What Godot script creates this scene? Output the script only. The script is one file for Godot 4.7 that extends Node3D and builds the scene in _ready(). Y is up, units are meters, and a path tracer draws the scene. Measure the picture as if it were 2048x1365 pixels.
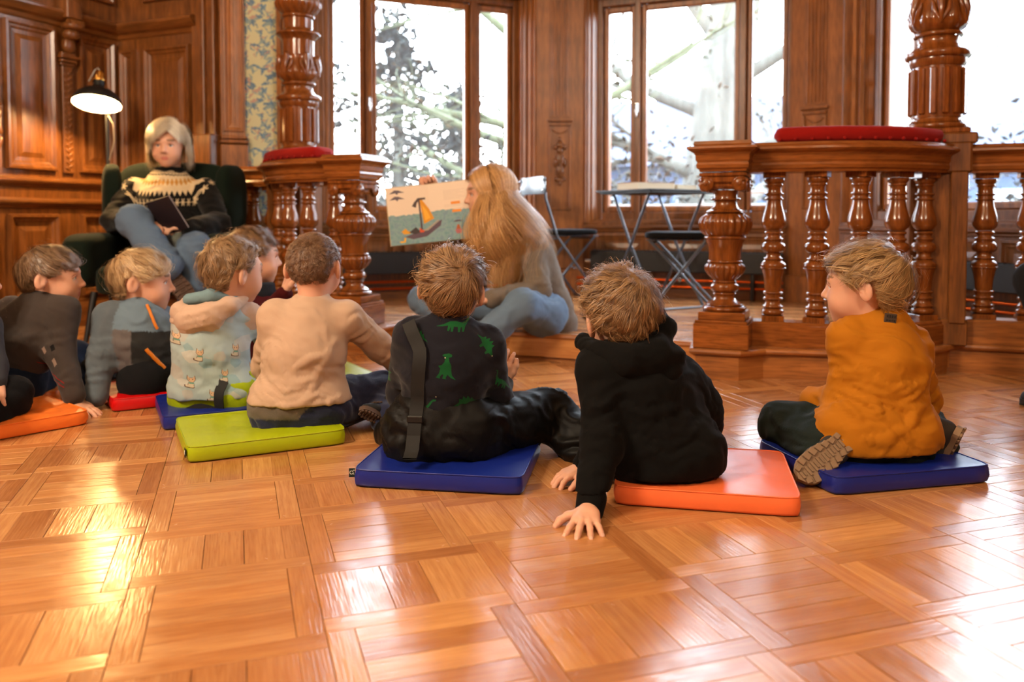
extends Node3D
# A story hour in a panelled bay room. World frame: x along the platform edge, -z into the bay, y up, metres.

const CC := 0.9238795
const SS := 0.3826834
const PLAT := 0.135
var M := {}
var taken := {}

# ------------------------------------------------------------------ small helpers
func pt(x: float, y: float, d: float) -> Vector3:      # plan frame of the seated circle, turned 22.5 degrees against the platform edge
	return Vector3(x * CC - d * SS + 1.445, y, -(x * SS + d * CC - 3.775))

func numbered(called: String) -> String:
	if not taken.has(called):
		taken[called] = 0
		return called
	taken[called] += 1
	return "%s_%03d" % [called, taken[called]]

func thing(called: String, label: String, category: String, at := Transform3D.IDENTITY, group := "") -> Node3D:
	var o := Node3D.new()
	o.name = numbered(called)
	add_child(o)
	o.transform = at
	o.set_meta("label", label)
	o.set_meta("category", category)
	if group != "":
		o.set_meta("group", group)
	return o

func struct(called: String, at := Transform3D.IDENTITY, label := "") -> Node3D:
	var o := Node3D.new()
	o.name = called
	add_child(o, true)
	o.transform = at
	o.set_meta("kind", "structure")
	if label != "":
		o.set_meta("label", label)
	return o

func put(mb: MB, called: String, mat: Material, parent: Node, label := "") -> MeshInstance3D:
	var o := MeshInstance3D.new()
	o.mesh = mb.commit()
	o.material_override = mat
	o.name = called
	parent.add_child(o, true)
	if label != "":
		o.set_meta("label", label)
	return o

func putm(mesh: Mesh, called: String, mat: Material, parent: Node, at := Transform3D.IDENTITY) -> MeshInstance3D:
	var o := MeshInstance3D.new()
	o.mesh = mesh
	o.material_override = mat
	o.name = called
	o.transform = at
	parent.add_child(o, true)
	return o

# ------------------------------------------------------------------ mesh builder
class MB:
	var v := PackedVector3Array()
	var n := PackedVector3Array()
	var uv := PackedVector2Array()
	var c := PackedColorArray()
	var ix := PackedInt32Array()
	var use_uv := false
	var use_c := false

	func commit() -> ArrayMesh:
		var a := []
		a.resize(Mesh.ARRAY_MAX)
		a[Mesh.ARRAY_VERTEX] = v
		a[Mesh.ARRAY_NORMAL] = n
		if use_uv:
			if uv.size() != v.size():
				uv.resize(v.size())
			a[Mesh.ARRAY_TEX_UV] = uv
		if use_c:
			while c.size() < v.size():
				c.append(Color.WHITE)
			a[Mesh.ARRAY_COLOR] = c
		a[Mesh.ARRAY_INDEX] = ix
		var m := ArrayMesh.new()
		m.add_surface_from_arrays(Mesh.PRIMITIVE_TRIANGLES, a)
		return m

	func add(other: MB, t := Transform3D.IDENTITY) -> void:
		var b := v.size()
		v.append_array(t * other.v)
		var r := t.basis.inverse().transposed()
		for q in other.n:
			n.append((r * q).normalized())
		if other.use_uv or use_uv:
			use_uv = true
			uv.resize(b)
			uv.append_array(other.uv)
			uv.resize(v.size())
		if other.use_c or use_c:
			use_c = true
			while c.size() < b:
				c.append(Color.WHITE)
			c.append_array(other.c)
			while c.size() < v.size():
				c.append(Color.WHITE)
		if t.basis.determinant() < 0:
			for k in range(0, other.ix.size(), 3):
				ix.append(b + other.ix[k]); ix.append(b + other.ix[k + 2]); ix.append(b + other.ix[k + 1])
		else:
			for k in other.ix:
				ix.append(b + k)

	# corners run counter-clockwise seen from outside; the indices are turned for the engine
	func tri(p: Vector3, q: Vector3, r: Vector3) -> void:
		var m := (q - p).cross(r - p).normalized()
		var b := v.size()
		v.append(p); v.append(q); v.append(r)
		n.append(m); n.append(m); n.append(m)
		ix.append(b); ix.append(b + 2); ix.append(b + 1)

	func quad(p: Vector3, q: Vector3, r: Vector3, s: Vector3) -> void:
		var m := (r - p).cross(s - q).normalized()
		var b := v.size()
		v.append(p); v.append(q); v.append(r); v.append(s)
		n.append(m); n.append(m); n.append(m); n.append(m)
		ix.append(b); ix.append(b + 2); ix.append(b + 1)
		ix.append(b); ix.append(b + 3); ix.append(b + 2)

	func quv(p: Vector3, q: Vector3, r: Vector3, s: Vector3, u0: Vector2, u1: Vector2) -> void:
		use_uv = true
		uv.resize(v.size())
		quad(p, q, r, s)
		uv.append(u0); uv.append(Vector2(u1.x, u0.y)); uv.append(u1); uv.append(Vector2(u0.x, u1.y))

	func box(ctr: Vector3, size: Vector3, e := 0.003, bs := Basis.IDENTITY) -> void:
		var h := size * 0.5
		e = minf(e, minf(h.x, minf(h.y, h.z)) * 0.9)
		var ax := [Vector3.RIGHT, Vector3.UP, Vector3.BACK]
		for a in 3:
			for s in [-1.0, 1.0]:
				var i: Vector3 = ax[a]
				var j: Vector3 = ax[(a + 1) % 3]
				var k: Vector3 = ax[(a + 2) % 3]
				var hj: float = h[(a + 1) % 3] - e
				var hk: float = h[(a + 2) % 3] - e
				var o: Vector3 = i * h[a] * s
				var p := [o - j * hj - k * hk, o + j * hj - k * hk, o + j * hj + k * hk, o - j * hj + k * hk]
				if s < 0:
					p.reverse()
				quad(ctr + bs * p[0], ctr + bs * p[1], ctr + bs * p[2], ctr + bs * p[3])
		if e <= 0.0:
			return
		for a in 3:                                     # the twelve bevels
			var i: Vector3 = ax[a]
			var j: Vector3 = ax[(a + 1) % 3]
			var k: Vector3 = ax[(a + 2) % 3]
			var li: Vector3 = i * (h[a] - e)
			var hj: float = h[(a + 1) % 3]
			var hk: float = h[(a + 2) % 3]
			for s in [-1.0, 1.0]:
				for t in [-1.0, 1.0]:
					var p0: Vector3 = j * s * hj + k * t * (hk - e)
					var p1: Vector3 = j * s * (hj - e) + k * t * hk
					var p := [p0 - li, p0 + li, p1 + li, p1 - li]
					var m: Vector3 = (p[2] - p[0]).cross(p[3] - p[1])
					if m.dot(j * s + k * t) < 0:
						p.reverse()
					quad(ctr + bs * p[0], ctr + bs * p[1], ctr + bs * p[2], ctr + bs * p[3])

	# a smooth sheet of points; rows[i][j]; wraps when closed. Outside is (d/di) x (d/dj)
	func sheet(rows: Array, close_i := false, close_j := false, uvs := []) -> void:
		var ni := rows.size()
		var nj: int = rows[0].size()
		var b := v.size()
		var acc := PackedVector3Array()
		acc.resize(ni * nj)
		for i in ni:
			v.append_array(rows[i])
		var ei := ni if close_i else ni - 1
		var ej := nj if close_j else nj - 1
		for i in ei:
			var i2 := (i + 1) % ni
			for j in ej:
				var j2 := (j + 1) % nj
				var a0 := i * nj + j
				var a1 := i2 * nj + j
				var a2 := i2 * nj + j2
				var a3 := i * nj + j2
				var m := (v[b + a2] - v[b + a0]).cross(v[b + a3] - v[b + a1])
				acc[a0] += m; acc[a1] += m; acc[a2] += m; acc[a3] += m
				ix.append(b + a0); ix.append(b + a2); ix.append(b + a1)
				ix.append(b + a0); ix.append(b + a3); ix.append(b + a2)
		for q in acc:
			n.append(q.normalized() if q.length_squared() > 0 else Vector3.UP)
		if uvs.size() > 0:
			use_uv = true
			uv.resize(b)
			for r in uvs:
				uv.append_array(r)

	# turned work: sections of (radius, height), each section smooth in itself
	func lathe(sections: Array, o := Vector3.ZERO, seg := 24, lobes := 0, depth := 0.0) -> void:
		for s in sections:
			var rows := []
			for k in s.size():
				var row := PackedVector3Array()
				var fade := sin(PI * clampf(float(k) / (s.size() - 1), 0.02, 0.98))
				for j in seg:
					var a := -TAU * j / seg
					var r: float = s[k].x
					if lobes > 0:
						r *= 1.0 - depth * fade * (1.0 - absf(cos(a * lobes * 0.5)))
					row.append(o + Vector3(cos(a) * r, s[k].y, sin(a) * r))
				rows.append(row)
			sheet(rows, false, true)

	func cap(ctr: Vector3, r: float, up := true, seg := 24) -> void:
		for j in seg:
			var a := TAU * j / seg
			var b := TAU * (j + 1) / seg
			var p := ctr + Vector3(cos(a) * r, 0, -sin(a) * r)
			var q := ctr + Vector3(cos(b) * r, 0, -sin(b) * r)
			if up:
				tri(ctr, p, q)
			else:
				tri(ctr, q, p)

	func tube(path: Array, rad, seg := 8, ends := true) -> void:
		var rows := []
		var side := Vector3.ZERO
		for k in path.size():
			var p: Vector3 = path[k]
			var t: Vector3 = ((path[mini(k + 1, path.size() - 1)] as Vector3) - (path[maxi(k - 1, 0)] as Vector3)).normalized()
			if side == Vector3.ZERO:
				side = t.cross(Vector3.UP if absf(t.y) < 0.9 else Vector3.RIGHT).normalized()
			side = (side - t * side.dot(t)).normalized()
			var up := t.cross(side)
			var r: float = rad if rad is float else rad[k]
			var row := PackedVector3Array()
			for j in seg:
				var a := TAU * j / seg
				row.append(p + (side * cos(a) + up * sin(a)) * r)
			rows.append(row)
		sheet(_turned(rows), false, true)
		if ends:
			for e in [0, rows.size() - 1]:
				var ctr: Vector3 = path[e]
				for j in seg:
					var p: Vector3 = rows[e][j]
					var q: Vector3 = rows[e][(j + 1) % seg]
					if e == 0:
						tri(ctr, q, p)
					else:
						tri(ctr, p, q)

	func _turned(rows: Array) -> Array:
		var out := []
		for r in rows:
			var t: PackedVector3Array = r.duplicate()
			t.reverse()
			out.append(t)
		return out

	# a moulding profile (out, up) carried along a path of points on plan; out is to the right of the way
	func mould(path: Array, prof: Array, closed := false, smooth := false) -> void:
		var np := path.size()
		var cols := []
		for k in np:
			var a: Vector3 = path[(k - 1 + np) % np] if closed or k > 0 else path[k]
			var p: Vector3 = path[k]
			var b: Vector3 = path[(k + 1) % np] if closed or k < np - 1 else path[k]
			var d0 := (p - a).normalized() if a != p else (b - p).normalized()
			var d1 := (b - p).normalized() if b != p else d0
			var r0 := d0.cross(Vector3.UP)
			var r1 := d1.cross(Vector3.UP)
			var o := (r0 + r1).normalized()
			o /= maxf(o.dot(r0), 0.3)
			var col := PackedVector3Array()
			for q in prof:
				col.append(p + o * q.x + Vector3.UP * q.y)
			cols.append(col)
		if smooth:
			for j in prof.size() - 1:
				var rows := []
				for col in cols:
					rows.append(PackedVector3Array([col[j], col[j + 1]]))
				sheet(rows, closed)
			return
		for k in (np if closed else np - 1):
			var k2 := (k + 1) % np
			for j in prof.size() - 1:
				quad(cols[k][j], cols[k2][j], cols[k2][j + 1], cols[k][j + 1])
		if not closed:
			for e in [0, np - 1]:
				var ctr := Vector3.ZERO
				for q in cols[e]:
					ctr += q
				ctr /= cols[e].size()
				for j in prof.size() - 1:
					if e == 0:
						tri(ctr, cols[e][j], cols[e][j + 1])
					else:
						tri(ctr, cols[e][j + 1], cols[e][j])

	# a flat outline (x, y), counter-clockwise, made solid towards +z by depth
	func prism(poly: PackedVector2Array, depth: float, t := Transform3D.IDENTITY, e := 0.0) -> void:
		if Geometry2D.is_polygon_clockwise(poly):
			poly = poly.duplicate()
			poly.reverse()
		var inner := poly
		if e > 0.0:
			var g := Geometry2D.offset_polygon(poly, -e, Geometry2D.JOIN_MITER)
			if g.size() == 1 and g[0].size() == poly.size():
				inner = _aligned(g[0], poly)
			else:
				e = 0.0
		var ids := Geometry2D.triangulate_polygon(inner)
		for k in range(0, ids.size(), 3):
			var a := inner[ids[k]]
			var b := inner[ids[k + 1]]
			var q := inner[ids[k + 2]]
			if (b - a).cross(q - a) < 0:
				var w := b
				b = q
				q = w
			tri(t * Vector3(a.x, a.y, depth), t * Vector3(b.x, b.y, depth), t * Vector3(q.x, q.y, depth))
			tri(t * Vector3(a.x, a.y, 0), t * Vector3(q.x, q.y, 0), t * Vector3(b.x, b.y, 0))
		for k in poly.size():
			var a := poly[k]
			var b := poly[(k + 1) % poly.size()]
			quad(t * Vector3(a.x, a.y, 0), t * Vector3(b.x, b.y, 0), t * Vector3(b.x, b.y, depth - e), t * Vector3(a.x, a.y, depth - e))
			if e > 0.0:
				var c0 := inner[k]
				var c1 := inner[(k + 1) % poly.size()]
				quad(t * Vector3(a.x, a.y, depth - e), t * Vector3(b.x, b.y, depth - e), t * Vector3(c1.x, c1.y, depth), t * Vector3(c0.x, c0.y, depth))

	func _aligned(g: PackedVector2Array, poly: PackedVector2Array) -> PackedVector2Array:
		if Geometry2D.is_polygon_clockwise(g):
			g.reverse()
		var best := 0
		for k in g.size():
			if g[k].distance_squared_to(poly[0]) < g[best].distance_squared_to(poly[0]):
				best = k
		var o := PackedVector2Array()
		for k in g.size():
			o.append(g[(k + best) % g.size()])
		return o

	# a rounded soft block: superellipsoid
	func pillow(ctr: Vector3, half: Vector3, bs := Basis.IDENTITY, pw := 0.35, seg := 28, rings := 14) -> void:
		var rows := []
		for i in rings + 1:
			var row := PackedVector3Array()
			var la := PI * (float(i) / rings - 0.5)
			for j in seg:
				var lo := -TAU * j / seg
				var cl := _sp(cos(la), pw)
				row.append(ctr + bs * Vector3(half.x * cl * _sp(cos(lo), pw), half.y * _sp(sin(la), pw), half.z * cl * _sp(sin(lo), pw)))
			rows.append(row)
		sheet(rows, false, true)

	func _sp(x: float, p: float) -> float:
		return signf(x) * pow(absf(x), p)

# ------------------------------------------------------------------ textures and materials
func noise_bytes(seed_: int, freq: float, w: int, h: int, rw: int, rh: int, oct := 4, kind := FastNoiseLite.TYPE_SIMPLEX_SMOOTH) -> PackedByteArray:
	var f := FastNoiseLite.new()
	f.seed = seed_
	f.frequency = freq
	f.noise_type = kind
	f.fractal_octaves = oct
	var im := f.get_seamless_image(w, h, false, false, 0.15, true)
	if rw != w or rh != h:
		im.resize(rw, rh, Image.INTERPOLATE_CUBIC)
	im.convert(Image.FORMAT_L8)
	return im.get_data()

func tex(im: Image) -> ImageTexture:
	return ImageTexture.create_from_image(im)

func bump_tex(seed_: int, freq: float, w: int, h: int, rw: int, rh: int, amount: float, oct := 3) -> ImageTexture:
	var b := noise_bytes(seed_, freq, w, h, rw, rh, oct)
	var im := Image.create_from_data(rw, rh, false, Image.FORMAT_L8, b)
	im.convert(Image.FORMAT_RGBA8)
	im.bump_map_to_normal_map(amount)
	return tex(im)

func wood_image(seed_: int, along_u: bool, dark: Color, light: Color, fleck := 0.0) -> Image:
	var S := 512
	var g := noise_bytes(seed_, 0.045, 256, 16, S, S, 4) if not along_u else noise_bytes(seed_, 0.045, 16, 256, S, S, 4)
	var g2 := noise_bytes(seed_ + 1, 0.09, 512, 48, S, S, 3) if not along_u else noise_bytes(seed_ + 1, 0.09, 48, 512, S, S, 3)
	var g3 := noise_bytes(seed_ + 2, 0.02, 128, 128, S, S, 3)
	var out := PackedByteArray()
	out.resize(S * S * 3)
	for k in S * S:
		var x := (g[k] * 0.45 + g2[k] * 0.35 + g3[k] * 0.2) / 255.0
		x = clampf((x - 0.5) * 1.35 + 0.5, 0.0, 1.0)
		if g2[k] < 78:
			x *= 0.72
		if fleck > 0.0 and g2[k] > 190:
			x = minf(x + fleck, 1.0)
		out[k * 3] = int((dark.r + (light.r - dark.r) * x) * 255)
		out[k * 3 + 1] = int((dark.g + (light.g - dark.g) * x) * 255)
		out[k * 3 + 2] = int((dark.b + (light.b - dark.b) * x) * 255)
	var im := Image.create_from_data(S, S, false, Image.FORMAT_RGB8, out)
	im.generate_mipmaps()
	return im

func mat(col: Color, rough := 0.7, spec := 0.5) -> StandardMaterial3D:
	var m := StandardMaterial3D.new()
	m.albedo_color = col
	m.roughness = rough
	m.metallic_specular = spec
	return m

func tri_mat(t: Texture2D, scale: float, rough: float, tint := Color.WHITE, world := false) -> StandardMaterial3D:
	var m := mat(tint, rough)
	m.albedo_texture = t
	m.uv1_triplanar = true
	m.uv1_world_triplanar = world
	m.uv1_scale = Vector3(scale, scale, scale)
	return m

func cloth(col: Color, nt: Texture2D, scale := 14.0, depth := 0.6, rough := 0.92, rim := 0.25) -> StandardMaterial3D:
	var m := mat(col, rough, 0.3)
	m.normal_enabled = true
	m.normal_texture = nt
	m.normal_scale = depth
	m.uv1_triplanar = true
	m.uv1_scale = Vector3(scale, scale, scale)
	if rim > 0.0:
		m.rim_enabled = true
		m.rim = rim
		m.rim_tint = 0.6
	return m

func metal(col: Color, rough := 0.35) -> StandardMaterial3D:
	var m := mat(col, rough)
	m.metallic = 1.0
	return m

func make_materials() -> void:
	var wv := tex(wood_image(3, false, Color(0.32, 0.185, 0.082), Color(0.57, 0.35, 0.165)))
	var wh := tex(wood_image(3, true, Color(0.32, 0.185, 0.082), Color(0.57, 0.35, 0.165)))
	M.wood_v = tri_mat(wv, 1.6, 0.3)
	M.wood_h = tri_mat(wh, 1.6, 0.3)
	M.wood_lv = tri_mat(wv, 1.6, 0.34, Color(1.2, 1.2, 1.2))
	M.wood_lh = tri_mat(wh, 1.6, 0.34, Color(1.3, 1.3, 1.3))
	M.turned = tri_mat(wv, 3.0, 0.16, Color(1.05, 0.96, 0.86))
	M.turned_h = tri_mat(wh, 2.2, 0.2, Color(1.15, 1.08, 0.98))
	for k in ["wood_v", "wood_h", "wood_lv", "wood_lh", "turned", "turned_h"]:
		var m: StandardMaterial3D = M[k]
		m.metallic_specular = 0.5
	var oak := tex(wood_image(21, true, Color(0.65, 0.435, 0.26), Color(0.78, 0.575, 0.37), 0.06))
	var oakn := bump_tex(25, 0.09, 48, 512, 512, 512, 2.2)
	var rgh := noise_bytes(31, 0.02, 256, 256, 256, 256, 4)
	for k in rgh.size():
		rgh[k] = int(40 + rgh[k] * 0.12)
	var rt := tex(Image.create_from_data(256, 256, false, Image.FORMAT_L8, rgh))
	M.oak = []
	for tint in [Color(0.95, 0.93, 0.91), Color(0.91, 0.87, 0.83), Color(1.0, 0.99, 0.96), Color(0.86, 0.80, 0.75), Color(0.95, 0.90, 0.84), Color(1.03, 1.02, 0.98), Color(0.90, 0.84, 0.78)]:
		var m := mat(tint, 1.0)
		m.albedo_texture = oak
		m.normal_enabled = true
		m.normal_texture = oakn
		m.normal_scale = 0.22
		m.roughness_texture = rt
		m.metallic_specular = 0.55
		M.oak.append(m)
	M.oak_flat = tri_mat(oak, 1.4, 0.26, Color(1.0, 0.95, 0.86))
	M.gap = mat(Color(0.09, 0.04, 0.02), 0.9)
	M.weave = bump_tex(41, 0.22, 128, 128, 256, 256, 3.0)
	M.knit = bump_tex(43, 0.12, 128, 128, 256, 256, 4.0)
	M.black_metal = mat(Color(0.03, 0.03, 0.035), 0.5)
	M.copper = metal(Color(0.78, 0.32, 0.12), 0.3)
	M.brass = metal(Color(0.8, 0.6, 0.3), 0.3)
	M.steel = metal(Color(0.75, 0.75, 0.76), 0.25)
	M.blue_metal = mat(Color(0.16, 0.22, 0.29), 0.28, 0.7)
	M.velvet_red = cloth(Color(0.54, 0.075, 0.05), M.weave, 20.0, 0.5, 0.95, 0.5)
	M.plaster = mat(Color(0.82, 0.76, 0.64), 0.9)
	var g := StandardMaterial3D.new()
	g.transparency = BaseMaterial3D.TRANSPARENCY_ALPHA
	g.albedo_color = Color(0.93, 0.97, 1.0, 0.06)
	g.roughness = 0.02
	M.glass = g

# ------------------------------------------------------------------ camera, sky, lamps, exposure
func set_camera() -> void:
	var cam := Camera3D.new()
	cam.name = "camera"
	cam.projection = Camera3D.PROJECTION_FRUSTUM
	cam.near = 0.05
	cam.far = 300.0
	cam.size = 1365.0 / 1640.0 * 0.05
	cam.frustum_offset = Vector2(0, -(682.5 - 503.9) / 1640.0 * 0.05)
	cam.transform = Transform3D(Basis.from_euler(Vector3(deg_to_rad(-2.3), deg_to_rad(22.5), 0)), Vector3(1.445, 0.70, 3.775))
	var lens := CameraAttributesPhysical.new()
	lens.exposure_aperture = 2.4
	lens.frustum_focus_distance = 2.25
	lens.frustum_focal_length = 29.0
	lens.auto_exposure_enabled = false
	cam.attributes = lens
	cam.projection = Camera3D.PROJECTION_FRUSTUM
	add_child(cam)
	cam.current = true

func set_light() -> void:
	var we := WorldEnvironment.new()
	we.name = "world"
	var e := Environment.new()
	var sm := ProceduralSkyMaterial.new()
	sm.sky_top_color = Color(0.86, 0.93, 1.0)
	sm.sky_horizon_color = Color(0.97, 0.985, 1.0)
	sm.ground_horizon_color = Color(0.75, 0.78, 0.8)
	sm.ground_bottom_color = Color(0.35, 0.35, 0.33)
	sm.sun_angle_max = 0.1
	var sky := Sky.new()
	sky.sky_material = sm
	e.background_mode = Environment.BG_SKY
	e.sky = sky
	e.background_energy_multiplier = 28.0
	e.tonemap_mode = Environment.TONE_MAPPER_LINEAR
	e.tonemap_exposure = 1.0
	e.sdfgi_enabled = true
	e.ssao_enabled = true
	e.ssil_enabled = true
	we.environment = e
	add_child(we)

func _ready() -> void:
	set_camera()
	set_light()
	make_materials()
	build_floor()
	build_shell()
	build_bay()
	build_balustrades()
	build_columns()
	build_chandeliers()
	build_outside()
	build_furniture()
	build_mats()
	build_people()

# ------------------------------------------------------------------ parquet
func plank_mesh(l: float, w: float, variant: int) -> ArrayMesh:      # grain along x
	var mb := MB.new()
	var e := 0.0007
	var h := 0.012
	var a := Vector2(l / 2, w / 2)
	var u0 := Vector2(fmod(variant * 0.371, 1.0), fmod(variant * 0.617, 1.0))
	var us := Vector2(l / 0.55, w / 0.30)
	var i := a - Vector2(e, e)
	mb.quv(Vector3(-i.x, 0, i.y), Vector3(i.x, 0, i.y), Vector3(i.x, 0, -i.y), Vector3(-i.x, 0, -i.y), u0, u0 + us)
	for s in [[Vector3(-a.x, -e, a.y), Vector3(a.x, -e, a.y), Vector3(i.x, 0, i.y), Vector3(-i.x, 0, i.y)], [Vector3(a.x, -e, -a.y), Vector3(-a.x, -e, -a.y), Vector3(-i.x, 0, -i.y), Vector3(i.x, 0, -i.y)],
			[Vector3(a.x, -e, a.y), Vector3(a.x, -e, -a.y), Vector3(i.x, 0, -i.y), Vector3(i.x, 0, i.y)], [Vector3(-a.x, -e, -a.y), Vector3(-a.x, -e, a.y), Vector3(-i.x, 0, i.y), Vector3(-i.x, 0, -i.y)]]:
		mb.quv(s[0], s[1], s[2], s[3], u0, u0 + Vector2(us.x, 0.02))
		var d := Vector3(0, h - e, 0)
		mb.quv(s[0] - d, s[1] - d, s[1], s[0], u0, u0 + Vector2(us.x, 0.02))
	return mb.commit()

func build_floor() -> void:
	var fl := struct("floor", Transform3D.IDENTITY, "worn orange oak parquet floor laid in framed squares")
	var sub := MB.new()
	sub.box(Vector3(1.0, -0.062, 2.3), Vector3(8.6, 0.1, 8.0), 0.0)
	put(sub, "subfloor", M.gap, fl)
	var rng := RandomNumberGenerator.new()
	rng.seed = 77
	var TA := 0.338
	var TB := 0.287
	var sw := 0.048
	# parquet axes: a runs right, b runs away, turned 18.5 degrees the other way
	var pa := deg_to_rad(-18.53)
	var o := Vector2(0.134, 1.390)
	var pieces := []
	for i in range(-16, 17):
		for j in range(-10, 22):
			var ca := o.x + (i + 0.5) * TA
			var cb := o.y + (j + 0.5) * TB
			var turn := (i + j) % 2 != 0
			var g := 0.0005
			var list := []
			var sa := sw if turn else sw * 1.02
			list.append([0.0, TB / 2 - sw / 2, TA - 2 * sw * float(turn), sw, false])
			list.append([0.0, -TB / 2 + sw / 2, TA - 2 * sw * float(turn), sw, false])
			list.append([TA / 2 - sa / 2, 0.0, TB - 2 * sw * float(not turn), sa, true])
			list.append([-TA / 2 + sa / 2, 0.0, TB - 2 * sw * float(not turn), sa, true])
			var wa := TA - 2 * sw
			var wb := TB - 2 * sw
			for k in 3:
				if turn:
					list.append([0.0, (k - 1) * wb / 3, wa, wb / 3, false])
				else:
					list.append([(k - 1) * wa / 3, 0.0, wb, wa / 3, true])
			for q in list:
				var a: float = ca + q[0]
				var b: float = cb + q[1]
				var X := a * cos(pa) + b * sin(pa)
				var D := -a * sin(pa) + b * cos(pa)
				var p := pt(X, 0, D)
				if p.x < -3.3 or p.x > 4.9 or p.z < -0.6 or p.z > 6.0:
					continue
				var near := 9.0
				var inview := D > 1.15 and absf(X) < D * 0.66 + 0.15
				if inview:
					near = D
				pieces.append([near, p, q[4], snappedf(q[2], 0.0005) - g * 2, snappedf(q[3], 0.0005) - g * 2])
	pieces.sort_custom(func(x, y): return x[0] < y[0])
	var yaw_a := deg_to_rad(22.5) + pa * -1.0
	var cache := {}
	var rest := []
	for k in M.oak.size():
		rest.append(MB.new())
	var n := 0
	for q in pieces:
		var vr := rng.randi() % 4
		var key := "%.4f_%.4f_%d" % [q[3], q[4], vr]
		if not cache.has(key):
			cache[key] = plank_mesh(q[3], q[4], vr)
		var tone: int = rng.randi() % M.oak.size()
		var at := Transform3D(Basis(Vector3.UP, deg_to_rad(22.5) - pa + (PI / 2 if q[2] else 0.0)), q[1] + Vector3(0, rng.randf_range(-0.0004, 0.0), 0))
		if rng.randf() < 0.5:
			at.basis = at.basis.rotated(Vector3.UP, PI)
		if n < 300:
			putm(cache[key], "plank", M.oak[tone], fl, at)
		else:
			var arr: Array = (cache[key] as ArrayMesh).surface_get_arrays(0)
			var mb := MB.new()
			mb.v = arr[Mesh.ARRAY_VERTEX]
			mb.n = arr[Mesh.ARRAY_NORMAL]
			mb.uv = arr[Mesh.ARRAY_TEX_UV]
			mb.use_uv = true
			mb.ix = arr[Mesh.ARRAY_INDEX]
			(rest[tone] as MB).add(mb, at)
		n += 1
	# the far planks: one part, a surface for every tone
	var am := ArrayMesh.new()
	var mi := MeshInstance3D.new()
	for k in rest.size():
		var one: ArrayMesh = (rest[k] as MB).commit()
		am.add_surface_from_arrays(Mesh.PRIMITIVE_TRIANGLES, one.surface_get_arrays(0))
		am.surface_set_material(k, M.oak[k])
	mi.mesh = am
	mi.name = "far_planks"
	mi.set_meta("kind", "stuff")
	fl.add_child(mi)

# ------------------------------------------------------------------ room shell
const CEIL := 4.0

func frame_on(o: Vector3, along: Vector3) -> Transform3D:      # x along the wall, y up, z into the room
	var x := along.normalized()
	return Transform3D(Basis(x, Vector3.UP, x.cross(Vector3.UP)), o)

# a raised panel in a bolection frame; u, h are the lower left corner on the wall
func panel(parent: Node, u: float, h: float, w: float, t: float, z := 0.0, m: Material = null, depth := 0.03) -> void:
	if m == null:
		m = M.wood_v
	var mb := MB.new()
	var pr := [[0.0, 0.0], [0.004, depth], [0.018, depth * 1.05], [0.030, depth * 0.55], [0.040, depth * 0.5], [0.052, 0.004], [0.075, 0.002], [0.105, depth * 0.45], [0.11, depth * 0.45]]
	var lim := minf(w, t) * 0.42
	for k in pr.size() - 1:
		var a: float = minf(pr[k][0], lim)
		var b: float = minf(pr[k + 1][0], lim)
		var za: float = z + pr[k][1]
		var zb: float = z + pr[k + 1][1]
		var A := [Vector3(u + a, h + a, za), Vector3(u + w - a, h + a, za), Vector3(u + w - a, h + t - a, za), Vector3(u + a, h + t - a, za)]
		var B := [Vector3(u + b, h + b, zb), Vector3(u + w - b, h + b, zb), Vector3(u + w - b, h + t - b, zb), Vector3(u + b, h + t - b, zb)]
		for s in 4:
			mb.quad(A[s], A[(s + 1) % 4], B[(s + 1) % 4], B[s])
	var e: float = minf(0.11, lim)
	var zf: float = z + pr[8][1]
	mb.quad(Vector3(u + e, h + e, zf), Vector3(u + w - e, h + e, zf), Vector3(u + w - e, h + t - e, zf), Vector3(u + e, h + t - e, zf))
	put(mb, "panel", m, parent)

func rail_mould(parent: Node, called: String, u0: float, u1: float, h: float, prof: Array, m: Material, z := 0.0) -> void:
	var mb := MB.new()
	mb.mould([Vector3(u0, h, z), Vector3(u1, h, z)], prof)
	put(mb, called, m, parent)

const DADO := [Vector2(0, -0.035), Vector2(0.012, -0.03), Vector2(0.016, -0.018), Vector2(0.03, -0.012), Vector2(0.038, 0.0), Vector2(0.038, 0.012), Vector2(0.03, 0.02), Vector2(0.012, 0.024), Vector2(0, 0.03)]
const CORN := [Vector2(0, -0.06), Vector2(0.012, -0.05), Vector2(0.02, -0.03), Vector2(0.045, -0.015), Vector2(0.06, 0.0), Vector2(0.075, 0.02), Vector2(0.075, 0.035), Vector2(0.05, 0.045), Vector2(0.0, 0.055)]
const BASEB := [Vector2(0, 0), Vector2(0.03, 0), Vector2(0.03, 0.13), Vector2(0.022, 0.15), Vector2(0.012, 0.158), Vector2(0.01, 0.175), Vector2(0, 0.18)]

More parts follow.
